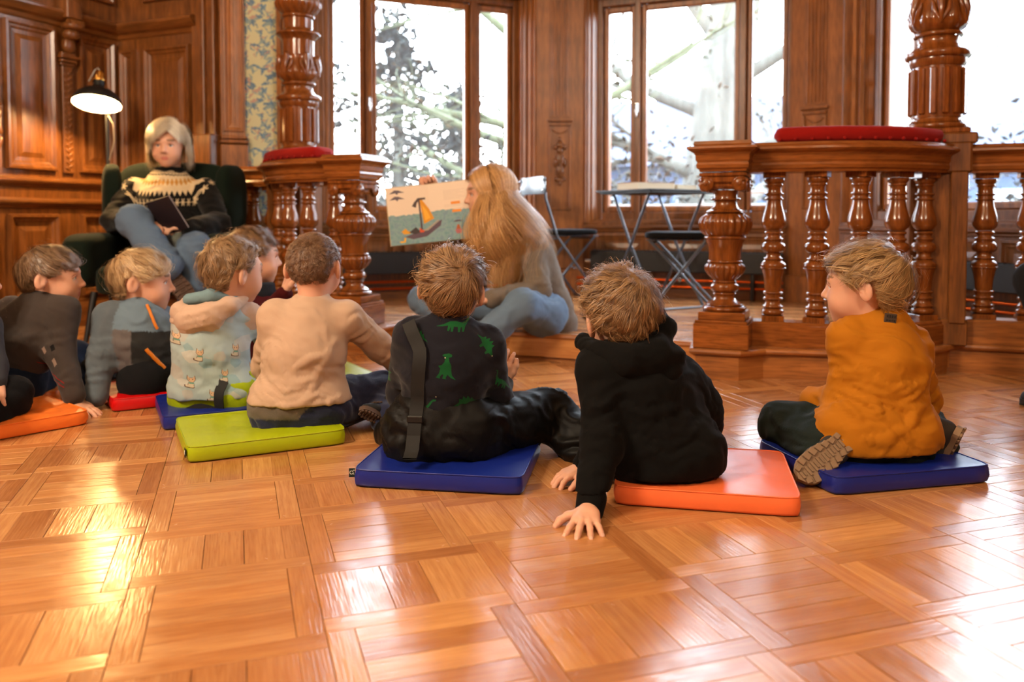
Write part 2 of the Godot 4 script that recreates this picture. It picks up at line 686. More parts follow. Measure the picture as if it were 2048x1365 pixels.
func build_shell() -> void:
	var th := 0.25
	# left wall: x = -3.2, u runs from the far room end towards the corner
	var wl := struct("wall_left", frame_on(Vector3(-3.2, 0, 6.2), Vector3(0, 0, -1)), "brown panelled wall behind the lamp")
	var L := 6.611
	var mb := MB.new()
	mb.box(Vector3(L / 2, CEIL / 2, -th / 2), Vector3(L, CEIL, th), 0.0)
	put(mb, "boarding", M.wood_v, wl)
	# u = 6.2 - z
	for q in [[4.70, 0.28], [5.10, 0.28], [5.50, 0.20], [5.785, 0.335], [6.285, 0.285]]:
		panel(wl, q[0], 1.0, q[1], 0.89)
		panel(wl, q[0], 0.2, q[1] * 1.02, 0.53)
		panel(wl, q[0], 2.14, q[1], 0.9)
	for u in [0.3, 1.2, 2.1, 3.0, 3.9]:
		panel(wl, u, 1.0, 0.7, 0.89)
		panel(wl, u, 0.2, 0.7, 0.53)
		panel(wl, u, 2.14, 0.7, 0.9)
	rail_mould(wl, "upper_dado", 0, L, 0.93, DADO, M.wood_h)
	rail_mould(wl, "lower_dado", 0, L, 0.80, DADO, M.wood_h)
	rail_mould(wl, "cornice", 0, L, 1.97, CORN, M.wood_h)
	rail_mould(wl, "base_mould", 0, L, 0, BASEB, M.wood_h)
	# carved pilaster with a console
	mb = MB.new()
	mb.box(Vector3(6.20, 1.33, 0.012), Vector3(0.075, 0.68, 0.024), 0.004)
	for k in 34:
		mb.pillow(Vector3(6.20 + 0.022 * (1 if k % 2 else -1) * 0.6, 1.02 + k * 0.0185, 0.026), Vector3(0.02, 0.008, 0.006), Basis(Vector3.BACK, 0.6 if k % 2 else -0.6), 0.8, 8, 6)
	put(mb, "carved_pilaster", M.wood_v, wl)
	mb = MB.new()
	for s in [[1.68, 0.10, 0.03], [1.70, 0.115, 0.045], [1.725, 0.13, 0.055], [1.745, 0.10, 0.04]]:
		mb.box(Vector3(6.20, s[0], s[2] / 2), Vector3(s[1], 0.02, s[2]), 0.004)
	mb.pillow(Vector3(6.20, 1.80, 0.035), Vector3(0.042, 0.05, 0.03), Basis.IDENTITY, 0.8, 14, 10)
	mb.pillow(Vector3(6.20, 1.865, 0.06), Vector3(0.05, 0.035, 0.045), Basis.IDENTITY, 0.8, 14, 10)
	mb.pillow(Vector3(6.20, 1.915, 0.075), Vector3(0.062, 0.028, 0.06), Basis.IDENTITY, 0.7, 14, 10)
	mb.tube([Vector3(6.15, 1.93, 0.10), Vector3(6.25, 1.93, 0.10)], 0.026, 12)
	mb.box(Vector3(6.20, 2.02, 0.05), Vector3(0.11, 0.12, 0.1), 0.006)
	put(mb, "console", M.wood_v, wl)
	# flat carved ornament on the stile beyond the last seen panel
	mb = MB.new()
	for k in 6:
		mb.pillow(Vector3(5.745, 1.15 + k * 0.085, 0.01), Vector3(0.016, 0.04, 0.012), Basis(Vector3.BACK, 0.3 * (1 if k % 2 else -1)), 0.9, 10, 8)
	put(mb, "carved_ornament", M.wood_v, wl)

	# back wall left of the bay
	var wb := struct("wall_back", frame_on(Vector3(-3.2, 0, -0.411), Vector3(1, 0, 0)), "brown panelled wall behind the armchair")
	var Lb := 0.882
	mb = MB.new()
	mb.box(Vector3(Lb / 2, CEIL / 2, -th / 2), Vector3(Lb, CEIL, th), 0.0)
	put(mb, "boarding", M.wood_v, wb)
	panel(wb, 0.03, 1.0, 0.14, 0.84)
	panel(wb, 0.25, 1.0, 0.40, 0.84)
	panel(wb, 0.03, 0.2, 0.14, 0.53)
	panel(wb, 0.25, 0.2, 0.40, 0.53)
	panel(wb, 0.25, 2.14, 0.40, 0.9)
	rail_mould(wb, "upper_dado", 0, Lb - 0.1, 0.93, DADO, M.wood_h)
	rail_mould(wb, "lower_dado", 0, Lb - 0.1, 0.80, DADO, M.wood_h)
	rail_mould(wb, "cornice", 0, Lb - 0.17, 1.97, CORN, M.wood_h)
	rail_mould(wb, "base_mould", 0, Lb, 0, BASEB, M.wood_h)
	mb = MB.new()
	for q in [[0.70, 0.05, 0.03], [0.76, 0.06, 0.055], [0.80, 0.03, 0.075], [0.845, 0.06, 0.05]]:
		mb.box(Vector3(q[0], CEIL / 2, q[2] / 2), Vector3(q[1], CEIL, q[2]), 0.006)
	mb.box(Vector3(0.80, 1.13, 0.05), Vector3(0.17, 0.22, 0.1), 0.008)
	put(mb, "corner_trim", M.wood_v, wb)

	# walls the picture does not show: right, behind, and the returns beside the bay
	var wr := struct("wall_right", frame_on(Vector3(4.8, 0, -0.411), Vector3(0, 0, 1)), "brown panelled wall right of the bay")
	mb = MB.new()
	mb.box(Vector3(L / 2, CEIL / 2, -th / 2), Vector3(L, CEIL, th), 0.0)
	put(mb, "boarding", M.wood_v, wr)
	for k in 6:
		panel(wr, 0.2 + k * 1.05, 1.0, 0.85, 0.89)
		panel(wr, 0.2 + k * 1.05, 0.2, 0.85, 0.53)
	rail_mould(wr, "upper_dado", 0, L, 0.93, DADO, M.wood_h)
	rail_mould(wr, "cornice", 0, L, 1.97, CORN, M.wood_h)
	var wf := struct("wall_front", frame_on(Vector3(4.8, 0, 6.2), Vector3(-1, 0, 0)), "brown panelled wall behind the viewer")
	mb = MB.new()
	mb.box(Vector3(4.0, CEIL / 2, -th / 2), Vector3(8.0, CEIL, th), 0.0)
	put(mb, "boarding", M.wood_v, wf)
	for k in 7:
		panel(wf, 0.3 + k * 1.1, 1.0, 0.9, 0.89)
		panel(wf, 0.3 + k * 1.1, 0.2, 0.9, 0.53)
	rail_mould(wf, "upper_dado", 0, 8.0, 0.93, DADO, M.wood_h)
	rail_mould(wf, "cornice", 0, 8.0, 1.97, CORN, M.wood_h)
	var wq := struct("wall_beside_bay", frame_on(Vector3(2.945, 0, -0.411), Vector3(1, 0, 0)), "brown panelled wall right of the bay opening")
	mb = MB.new()
	mb.box(Vector3(0.9275, CEIL / 2, -th / 2), Vector3(1.855, CEIL, th), 0.0)
	put(mb, "boarding", M.wood_v, wq)
	var ce := struct("ceiling", Transform3D.IDENTITY, "pale plaster ceiling")
	mb = MB.new()
	mb.box(Vector3(0.8, CEIL + 0.1, 1.6), Vector3(8.8, 0.2, 9.8), 0.0)
	put(mb, "plaster_ceiling", M.plaster, ce)

# ------------------------------------------------------------------ the bay: platform, walls, windows
const P0 := Vector3(-2.318, 0, -0.411)
const P1 := Vector3(-0.743, 0, -1.986)
const P2 := Vector3(-0.42, 0, -2.12)
const P3 := Vector3(1.046, 0, -2.12)
const P4 := Vector3(1.37, 0, -1.986)
const P5 := Vector3(2.945, 0, -0.411)

func plan_prism(mb: MB, pts: Array, y0: float, y1: float, e := 0.0) -> void:       # pts as world (x, z)
	var poly := PackedVector2Array()
	for p in pts:
		poly.append(Vector2(p.x, -p.y))
	mb.prism(poly, y1 - y0, Transform3D(Basis(Vector3.RIGHT, Vector3.FORWARD, Vector3.UP), Vector3(0, y0, 0)), e)

# outline of the step, from the left jamb to the right one: (x, room depth)
func step_outline(inset := 0.0) -> Array:
	var o := []
	var half := func(sg: float, cx: float, nx: float) -> Array:
		var h := []
		h.append(Vector2(0.775 * 1.0, 0.0))
		h.append(Vector2(0.80, -0.17 + inset))
		h.append(Vector2(nx + 0.085 - inset * 0.4, -0.17 + inset))
		h.append(Vector2(nx + 0.18, -0.075 + inset))
		var R := 0.74 - inset
		for k in 13:
			var a := deg_to_rad(lerpf(4.0, 66.0, k / 12.0))
			h.append(Vector2(cx + R * sin(a), 0.7 - R * cos(a)))
		h.append(Vector2(cx + 0.67, 0.42 + inset))
		h.append(Vector2(2.318 if sg < 0 else 2.945, 0.42 + inset))
		for k in h.size():
			h[k] = Vector2(h[k].x * sg, h[k].y)
		return h
	var l: Array = half.call(-1.0, 1.285, 1.01)
	l.reverse()
	o.append_array(l)
	o.append_array(half.call(1.0, 1.2, 0.926))
	return o

func build_bay() -> void:
	var pf := struct("floor_platform", Transform3D.IDENTITY, "raised wooden platform of the window bay")
	var mb := MB.new()
	var line := []
	for q in step_outline():
		line.append(Vector3(q.x, 0, -q.y))
	mb.mould(line, [Vector2(-0.02, 0.0), Vector2(-0.02, 0.104), Vector2(-0.006, 0.106), Vector2(0.004, 0.112), Vector2(0.008, 0.120), Vector2(0.006, 0.129), Vector2(0.0, PLAT - 0.001), Vector2(-0.03, PLAT)])
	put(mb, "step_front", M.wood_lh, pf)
	mb = MB.new()
	var poly := []
	for q in step_outline(0.028):
		poly.append(Vector2(q.x, -q.y))
	poly.append(Vector2(2.945, -0.60)); poly.append(Vector2(1.42, -2.2)); poly.append(Vector2(1.046, -2.4)); poly.append(Vector2(-0.42, -2.4)); poly.append(Vector2(-0.79, -2.2)); poly.append(Vector2(-2.318, -0.60))
	plan_prism(mb, poly, 0.02, PLAT - 0.004)
	put(mb, "platform_base", M.oak_flat, pf)
	# boards of the platform, laid along the bay
	var rng := RandomNumberGenerator.new()
	rng.seed = 5
	var clip := PackedVector2Array()
	for q in poly:
		clip.append(q)
	for r in 25:
		var z1 := -0.0 + 0.17 - r * 0.1
		var x := -2.4 - rng.randf() * 0.8
		while x < 3.0:
			var l := rng.randf_range(0.7, 1.2)
			var rect := PackedVector2Array([Vector2(x + 0.0006, z1), Vector2(x + l - 0.0006, z1), Vector2(x + l - 0.0006, z1 - 0.0988), Vector2(x + 0.0006, z1 - 0.0988)])
			for piece in Geometry2D.intersect_polygons(rect, clip):
				var b := MB.new()
				var pp := []
				for q in piece:
					pp.append(q)
				plan_prism(b, pp, PLAT - 0.004, PLAT - rng.randf() * 0.0005)
				b.use_uv = true
				b.uv.resize(b.v.size())
				for k in b.v.size():
					b.uv[k] = Vector2(b.v[k].x / 0.9 + r * 0.37, b.v[k].z / 0.5 + r * 0.21)
				put(b, "board", M.oak[rng.randi() % M.oak.size()], pf)
			x += l

	# walls of the bay
	build_bay_wall("wall_bay_left", frame_on(P0, P1 - P0), 2.227, 0.68, 1.47, 1)
	build_bay_wall("wall_bay_back", frame_on(P2, P3 - P2), 1.466, 0.06, 1.42, 2)
	build_bay_wall("wall_bay_right", frame_on(P4, P5 - P4), 2.227, 0.12, 1.47, 3)
	build_pier("trim_2", P1, P2, [Vector2(-0.345, -2.28), Vector2(-0.345, -2.62), Vector2(-1.2, -2.45), Vector2(-0.93, -2.05)])
	build_pier("trim_3", P3, P4, [Vector2(1.62, -2.03), Vector2(1.85, -2.45), Vector2(1.07, -2.62), Vector2(1.07, -2.28)])
	# lintel over the opening, carried by the columns
	var li := struct("trim_1", Transform3D.IDENTITY, "wooden lintel above the columns")
	mb = MB.new()
	mb.box(Vector3(0.3, 3.63, -0.5), Vector3(5.2, 0.74, 0.26), 0.01)
	put(mb, "lintel_beam", M.wood_h, li)

func build_pier(called: String, a: Vector3, b: Vector3, back: Array) -> void:
	var st := struct(called, Transform3D.IDENTITY, "fluted wooden pier between two bay windows")
	var mb := MB.new()
	var pts := [Vector2(a.x, a.z), Vector2(b.x, b.z)]
	pts.append_array(back)
	plan_prism(mb, pts, 0.0, CEIL)
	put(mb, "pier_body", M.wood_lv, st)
	var n := Node3D.new()
	n.name = "pilaster"
	n.transform = frame_on(a, b - a)
	st.add_child(n)
	var w := (b - a).length()
	mb = MB.new()
	mb.box(Vector3(w / 2, 0.135 + 0.09, 0.018), Vector3(w * 1.02, 0.18, 0.036), 0.004)
	mb.box(Vector3(w / 2, 0.135 + 0.33, 0.006), Vector3(w * 0.42, 0.28, 0.012), 0.004)
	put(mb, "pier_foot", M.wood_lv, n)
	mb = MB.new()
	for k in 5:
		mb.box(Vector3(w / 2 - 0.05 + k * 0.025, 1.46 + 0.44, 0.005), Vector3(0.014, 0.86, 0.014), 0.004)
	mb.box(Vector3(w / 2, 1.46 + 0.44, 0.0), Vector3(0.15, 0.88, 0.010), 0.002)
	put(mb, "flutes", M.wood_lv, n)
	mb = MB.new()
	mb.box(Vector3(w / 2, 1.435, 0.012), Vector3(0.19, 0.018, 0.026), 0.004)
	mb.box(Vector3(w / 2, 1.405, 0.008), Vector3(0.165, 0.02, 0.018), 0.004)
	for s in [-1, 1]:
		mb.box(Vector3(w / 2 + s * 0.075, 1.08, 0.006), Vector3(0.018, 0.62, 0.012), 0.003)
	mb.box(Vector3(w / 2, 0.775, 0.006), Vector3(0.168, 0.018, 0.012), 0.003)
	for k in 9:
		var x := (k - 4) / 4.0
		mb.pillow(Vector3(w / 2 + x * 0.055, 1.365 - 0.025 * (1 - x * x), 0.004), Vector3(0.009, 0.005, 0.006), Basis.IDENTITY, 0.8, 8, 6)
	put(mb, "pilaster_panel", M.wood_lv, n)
	mb = MB.new()
	for q in [[0, 1.29, 0.013, 0.02], [0, 1.25, 0.03, 0.025], [0, 1.21, 0.024, 0.03], [0, 1.14, 0.032, 0.06], [0, 1.06, 0.028, 0.05], [0, 0.99, 0.03, 0.02], [0, 0.965, 0.014, 0.02], [-0.034, 1.235, 0.014, 0.02], [0.034, 1.235, 0.014, 0.02], [-0.036, 1.12, 0.012, 0.035], [0.036, 1.12, 0.012, 0.035], [-0.03, 1.0, 0.012, 0.018], [0.03, 1.0, 0.012, 0.018], [0, 1.17, 0.014, 0.014], [0, 1.1, 0.012, 0.03]]:
		mb.pillow(Vector3(w / 2 + q[0], q[1], 0.008), Vector3(q[2], q[3], 0.016), Basis.IDENTITY, 0.9, 14, 10)
	put(mb, "carved_cartouche", M.wood_v, n)

func build_bay_wall(called: String, at: Transform3D, L: float, u0: float, W: float, num: int) -> void:
	var st := struct(called, at, "panelled bay wall under and around a window")
	var u1 := u0 + W
	var zf := -0.16                                     # window plane
	var hs := 0.675
	var ht := 2.36
	var th := 0.36
	var mb := MB.new()
	mb.box(Vector3(L / 2, hs / 2, -th / 2), Vector3(L, hs, th), 0.0)
	mb.box(Vector3(L / 2, ht + 0.07, -th / 2), Vector3(L, 0.14, th), 0.0)
	mb.box(Vector3(L / 2, (CEIL + 3.5) / 2, -th / 2), Vector3(L, CEIL - 3.5, th), 0.0)
	if u0 > 0.3:
		mb.box(Vector3(u0 / 2 - 0.02, 3.0, -th / 2), Vector3(u0 - 0.04, 1.0, th), 0.0)
	if L - u1 > 0.3:
		mb.box(Vector3((u1 + L) / 2 + 0.02, 3.0, -th / 2), Vector3(L - u1 - 0.04, 1.0, th), 0.0)
	put(mb, "wall_body", M.wood_v, st)
	mb = MB.new()
	if u0 > 0.3:
		mb.box(Vector3(u0 / 2 - 0.02, (hs + ht) / 2, -th / 2), Vector3(u0 - 0.04, ht - hs, th), 0.0)
		mb.box(Vector3(u0 - 0.05, (hs + ht) / 2, -0.02), Vector3(0.06, ht - hs, 0.06), 0.008)
		mb.box(Vector3(u0 - 0.005, (hs + ht) / 2, -0.1), Vector3(0.03, ht - hs, 0.2), 0.005)
	if L - u1 > 0.3:
		mb.box(Vector3((u1 + L) / 2 + 0.02, (hs + ht) / 2, -th / 2), Vector3(L - u1 - 0.04, ht - hs, th), 0.0)
	if num == 2:
		mb.box(Vector3(u1 + 0.03, (hs + ht) / 2, -0.2), Vector3(0.06, ht - hs, 0.3), 0.0)
	if mb.v.size() > 0:
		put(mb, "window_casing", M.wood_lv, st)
	# splayed reveal boards with their quirks, at the side next to a pier
	for s in [0, 1]:
		if (s == 0 and u0 > 0.3) or (s == 1 and num == 3):
			continue
		if s == 1 and num == 2:
			continue
		mb = MB.new()
		var ua := 0.0 if s == 0 else L
		var ub := u0 if s == 0 else u1
		var dirv := Vector3(ub - ua, 0, zf).normalized()
		var nrm := Vector3(-dirv.z, 0, dirv.x) * (1.0 if s == 0 else -1.0)
		var len := Vector3(ub - ua, 0, zf).length()
		var bs := Basis(dirv, Vector3.UP, dirv.cross(Vector3.UP))
		for q in [[0.02, 0.03, 0.02], [0.27, 0.16, 0.012], [0.52, 0.16, 0.02], [0.78, 0.2, 0.012]]:
			mb.box(Vector3(ua, (hs + ht) / 2, 0) + dirv * len * (q[0] + q[1] * 0.5) + nrm * q[2] * 0.3, Vector3(len * q[1], ht - hs, q[2]), 0.004, bs)
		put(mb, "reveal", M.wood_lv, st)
	# window board, dado panels, radiator niche
	mb = MB.new()
	mb.box(Vector3(L / 2, hs - 0.035, -0.02), Vector3(L - 0.02, 0.03, 0.09), 0.008)
	mb.box(Vector3(L / 2, hs - 0.06, 0.0), Vector3(L - 0.03, 0.02, 0.03), 0.006)
	mb.box(Vector3((u0 + u1) / 2, hs + 0.004, -0.14), Vector3(W, 0.03, 0.16), 0.004)
	put(mb, "window_board", M.wood_h, st)
	var n := 3
	for k in n:
		panel(st, u0 + 0.03 + k * W / n, 0.33, W / n - 0.06, 0.265, 0.0, M.wood_v, 0.018)
	mb = MB.new()
	mb.box(Vector3(L / 2, PLAT + 0.04, 0.01), Vector3(L - 0.02, 0.08, 0.02), 0.004)
	put(mb, "base_mould", M.wood_h, st)
	if num == 1:                                        # panelled jamb and wallpaper left of the window
		mb = MB.new()
		mb.box(Vector3(0.075, 1.80, 0.012), Vector3(0.15, 1.2, 0.024), 0.004)
		put(mb, "jamb_board", M.wood_lv, st)
		panel(st, 0.012, 1.26, 0.126, 1.08, 0.024, M.wood_lv, 0.012)
		mb = MB.new()
		mb.box(Vector3(0.08, 1.225, 0.022), Vector3(0.165, 0.02, 0.05), 0.006)
		mb.box(Vector3(0.08, 1.195, 0.028), Vector3(0.18, 0.018, 0.06), 0.006)
		mb.box(Vector3(0.08, 0.93, 0.02), Vector3(0.17, 0.5, 0.04), 0.005)
		put(mb, "jamb_foot", M.wood_lv, st)
		mb = MB.new()
		mb.quv(Vector3(0.15, 0.72, 0.003), Vector3(0.36, 0.72, 0.003), Vector3(0.36, 2.5, 0.003), Vector3(0.15, 2.5, 0.003), Vector2(0, 1.78), Vector2(0.21, 0))
		put(mb, "wallpaper", wallpaper(), st)
		mb = MB.new()
		for q in [[0.365, 0.03, 0.02], [0.44, 0.10, 0.012], [0.53, 0.06, 0.03], [0.59, 0.05, 0.05]]:
			mb.box(Vector3(q[0], 1.6, q[2] / 2), Vector3(q[1], 1.8, q[2]), 0.004)
		put(mb, "casing_boards", M.wood_lv, st)
	build_window(num, at * Transform3D(Basis.IDENTITY, Vector3(u0, 0, zf)), W, hs + 0.015, ht)
	build_window(num + 3, at * Transform3D(Basis.IDENTITY, Vector3(u0, 0, zf)), W, ht + 0.14, 3.5)
	build_radiator(at, u0, W, num)

func wallpaper() -> StandardMaterial3D:
	var w := 256
	var h := 512
	var im := Image.create(w, h, false, Image.FORMAT_RGB8)
	im.fill(Color(0.72, 0.69, 0.53))
	var rng := RandomNumberGenerator.new()
	rng.seed = 91
	for k in 170:
		var p := Vector2(rng.randf() * w, rng.randf() * h)
		var a := rng.randf() * TAU
		var bend := rng.randf_range(-0.12, 0.12)
		var r0 := rng.randf_range(4.0, 11.0)
		var col: Color = [Color(0.36, 0.45, 0.51), Color(0.42, 0.51, 0.55), Color(0.50, 0.56, 0.53), Color(0.66, 0.53, 0.46), Color(0.36, 0.45, 0.51)][rng.randi() % 5]
		if col.r > 0.5 and rng.randf() < 0.5:
			bend = 0.25
		var steps := 16
		for s in steps:
			var t := float(s) / steps
			var r := r0 * sin(PI * (0.12 + 0.86 * t)) * (0.75 + 0.35 * sin(t * 17.0))
			for dx in range(-int(r), int(r) + 1):
				for dy in range(-int(r), int(r) + 1):
					if dx * dx + dy * dy <= r * r:
						im.set_pixel(posmod(int(p.x) + dx, w), posmod(int(p.y) + dy, h), col)
			p += Vector2(cos(a), sin(a)) * 3.0
			a += bend
	var m := mat(Color.WHITE, 0.85)
	m.albedo_texture = tex(im)
	m.uv1_scale = Vector3(1.0 / 0.27, 1.0 / 0.54, 1)
	return m

func build_window(num: int, at: Transform3D, W: float, h0: float, h1: float) -> void:
	var st := struct("window_%d" % num, at, "tall wooden casement window with three lights" if num < 4 else "wooden transom window above the casements")
	var H := h1 - h0
	var k := W / 1.47
	var mb := MB.new()
	var d := 0.08
	for q in [[0.0, 0.045], [0.30, 0.345], [1.085, 1.135], [1.425, 1.47]]:
		mb.box(Vector3((q[0] + q[1]) * 0.5 * k, h0 + H / 2, -0.03), Vector3((q[1] - q[0]) * k, H, d), 0.005)
	for y in [h0 + 0.03, h1 - 0.03]:
		mb.box(Vector3(W / 2, y, -0.032), Vector3(W - 0.002, 0.06, d - 0.006), 0.005)
	put(mb, "frame", M.wood_v, st)
	var hh := MB.new()
	for q in [[0.045, 0.30, 1], [0.345, 1.085, 1], [1.135, 1.425, 0]]:
		var a: float = q[0] * k
		var b: float = q[1] * k
		var s := 0.038
		var y0 := h0 + 0.06
		var y1 := h1 - 0.06
		var n := Node3D.new()
		n.name = "casement"
		st.add_child(n, true)
		mb = MB.new()
		for x in [a + s / 2, b - s / 2]:
			mb.box(Vector3(x, (y0 + y1) / 2, -0.052), Vector3(s, y1 - y0, 0.05), 0.009)
		for y in [y0 + s * 0.6, y1 - s * 0.6]:
			mb.box(Vector3((a + b) / 2, y, -0.052), Vector3(b - a - s * 2 + 0.01, s * 1.2, 0.048), 0.009)
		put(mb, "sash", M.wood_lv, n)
		mb = MB.new()
		mb.box(Vector3((a + b) / 2, (y0 + y1) / 2, -0.055), Vector3(b - a - s * 2 + 0.012, y1 - y0 - s * 2.2, 0.004), 0.0)
		put(mb, "pane", M.glass, n)
	if num > 3:
		return
	hh.box(Vector3(0.322 * k, 1.53, 0.014), Vector3(0.026, 0.07, 0.012), 0.004)
	hh.tube([Vector3(0.322 * k, 1.545, 0.02), Vector3(0.322 * k, 1.545, 0.045), Vector3(0.322 * k, 1.50, 0.05), Vector3(0.322 * k, 1.46, 0.047)], [0.008, 0.009, 0.01, 0.007], 8)
	put(hh, "window_handle", M.steel, st)

func build_radiator(at: Transform3D, u0: float, W: float, num: int) -> void:
	var o := thing("radiator", ["long black radiator under the window behind the picture book", "long black radiator under the window behind the table", "black radiator under the window beside the straight balustrade"][num - 1], "radiator", at)
	var mb := MB.new()
	var a := u0 - 0.10 if num == 1 else u0 + 0.03
	var b := u0 + W - 0.04
	mb.box(Vector3((a + b) / 2, 0.395, 0.075), Vector3(b - a, 0.15, 0.075), 0.006)
	put(mb, "casing", M.black_metal, o)
	mb = MB.new()
	for k in int((b - a) / 0.03):
		mb.box(Vector3(a + 0.02 + k * 0.03, 0.4705, 0.075), Vector3(0.012, 0.006, 0.06), 0.0)
	put(mb, "top_grille", M.black_metal, o)
	for x in [a + 0.2, b - 0.2]:
		mb = MB.new()
		mb.box(Vector3(x, 0.23, 0.07), Vector3(0.025, 0.19, 0.03), 0.003)
		put(mb, "bracket", M.black_metal, o)
	for y in [0.215, 0.262]:
		mb = MB.new()
		mb.tube([Vector3(a - 0.12, y, 0.045), Vector3(b, y, 0.045)], 0.0095, 10)
		put(mb, "copper_pipe", M.copper, o)
	mb = MB.new()
	mb.tube([Vector3(a - 0.045, 0.39, 0.075), Vector3(a + 0.005, 0.39, 0.075)], 0.018, 12)
	put(mb, "valve", M.steel, o)

# ------------------------------------------------------------------ turned balusters, newels, columns
func arc_pts(r0: float, y0: float, r1: float, y1: float, bulge: float, n := 7) -> Array:     # a bowed profile piece
	var o := []
	for k in n:
		var t := float(k) / (n - 1)
		o.append(Vector2(lerpf(r0, r1, t) + bulge * sin(PI * t), lerpf(y0, y1, t)))
	return o

func torus_pts(r: float, y0: float, y1: float, out: float, n := 8) -> Array:
	var o := []
	for k in n:
		var a := PI * k / (n - 1)
		o.append(Vector2(r + out * sin(a), (y0 + y1) / 2 - cos(a) * (y1 - y0) / 2))
	return o

func baluster_mesh() -> ArrayMesh:      # stands on y = 0, 0.665 high
	var mb := MB.new()
	var s := 0.0011
	var Y := func(z: float) -> float: return (1325.0 - z) * s * 0.983
	mb.box(Vector3(0, 0.0125, 0), Vector3(0.094, 0.025, 0.094), 0.002)
	mb.box(Vector3(0, 0.652, 0), Vector3(0.094, 0.026, 0.094), 0.002)
	var sec := []
	sec.append(torus_pts(0.036, Y.call(1300), Y.call(1274), 0.014))
	sec.append(arc_pts(0.037, Y.call(1274), 0.044, Y.call(1266), 0.0, 3))
	sec.append(torus_pts(0.040, Y.call(1270), Y.call(1260), 0.006))
	sec.append(arc_pts(0.040, Y.call(1260), 0.034, Y.call(1237), -0.003, 5))
	sec.append(torus_pts(0.036, Y.call(1238), Y.call(1226), 0.008))
	sec.append(arc_pts(0.036, Y.call(1226), 0.036, Y.call(1213), -0.001, 3))
	sec.append(torus_pts(0.036, Y.call(1213), Y.call(1202), 0.008))
	sec.append(arc_pts(0.036, Y.call(1202), 0.050, Y.call(1110), -0.0035, 9))
	sec.append(torus_pts(0.050, Y.call(1110), Y.call(1101), 0.0065))
	sec.append(arc_pts(0.055, Y.call(1101), 0.034, Y.call(1072), 0.008, 8))
	sec.append(torus_pts(0.034, Y.call(1072), Y.call(1062), 0.008))
	sec.append(arc_pts(0.034, Y.call(1062), 0.032, Y.call(1040), -0.003, 5))
	sec.append(torus_pts(0.032, Y.call(1042), Y.call(998), 0.0205, 11))
	sec.append(arc_pts(0.034, Y.call(998), 0.036, Y.call(990), 0.0, 3))
	sec.append(torus_pts(0.034, Y.call(992), Y.call(980), 0.007))
	sec.append(arc_pts(0.034, Y.call(980), 0.033, Y.call(966), -0.003, 4))
	sec.append(torus_pts(0.032, Y.call(966), Y.call(954), 0.008))
	var vase := []
	for q in [[950, 29], [944, 36], [936, 43], [925, 47.5], [912, 48], [898, 46], [880, 41.5], [862, 36.5], [845, 32.5], [830, 30.5], [824, 30]]:
		vase.append(Vector2(q[1] * s, Y.call(q[0])))
	sec.append(vase)
	sec.append(torus_pts(0.033, Y.call(826), Y.call(815), 0.008))
	sec.append(arc_pts(0.034, Y.call(815), 0.034, Y.call(804), -0.002, 3))
	sec.append(torus_pts(0.033, Y.call(804), Y.call(794), 0.008))
	sec.append(arc_pts(0.034, Y.call(794), 0.033, Y.call(768), -0.002, 5))
	sec.append(torus_pts(0.034, Y.call(768), Y.call(757), 0.004))
	sec.append(arc_pts(0.036, Y.call(757), 0.044, Y.call(736), 0.004, 6))
	mb.lathe(sec, Vector3.ZERO, 24)
	return mb.commit()

func volute(mb: MB, ctr: Vector3, r: float, axis: Vector3, flip: float) -> void:     # a scroll: a spiral roll with an eye
	var bs := Basis(axis.cross(Vector3.UP).normalized(), Vector3.UP, axis)
	var path := []
	var rad := []
	for k in 34:
		var t := k / 33.0
		var a := 0.4 + t * TAU * 2.1
		var rr := r * (1.0 - t * 0.82)
		path.append(ctr + bs * Vector3(flip * cos(a) * rr, sin(a) * rr, t * 0.004))
		rad.append(r * 0.2 * (1.0 - t * 0.4))
	mb.tube(path, rad, 7)
	mb.pillow(ctr, Vector3(r * 0.9, r * 0.9, 0.014), bs, 0.9, 14, 8)
	mb.pillow(ctr + axis * 0.01, Vector3(r * 0.2, r * 0.2, 0.012), bs, 0.9, 10, 8)

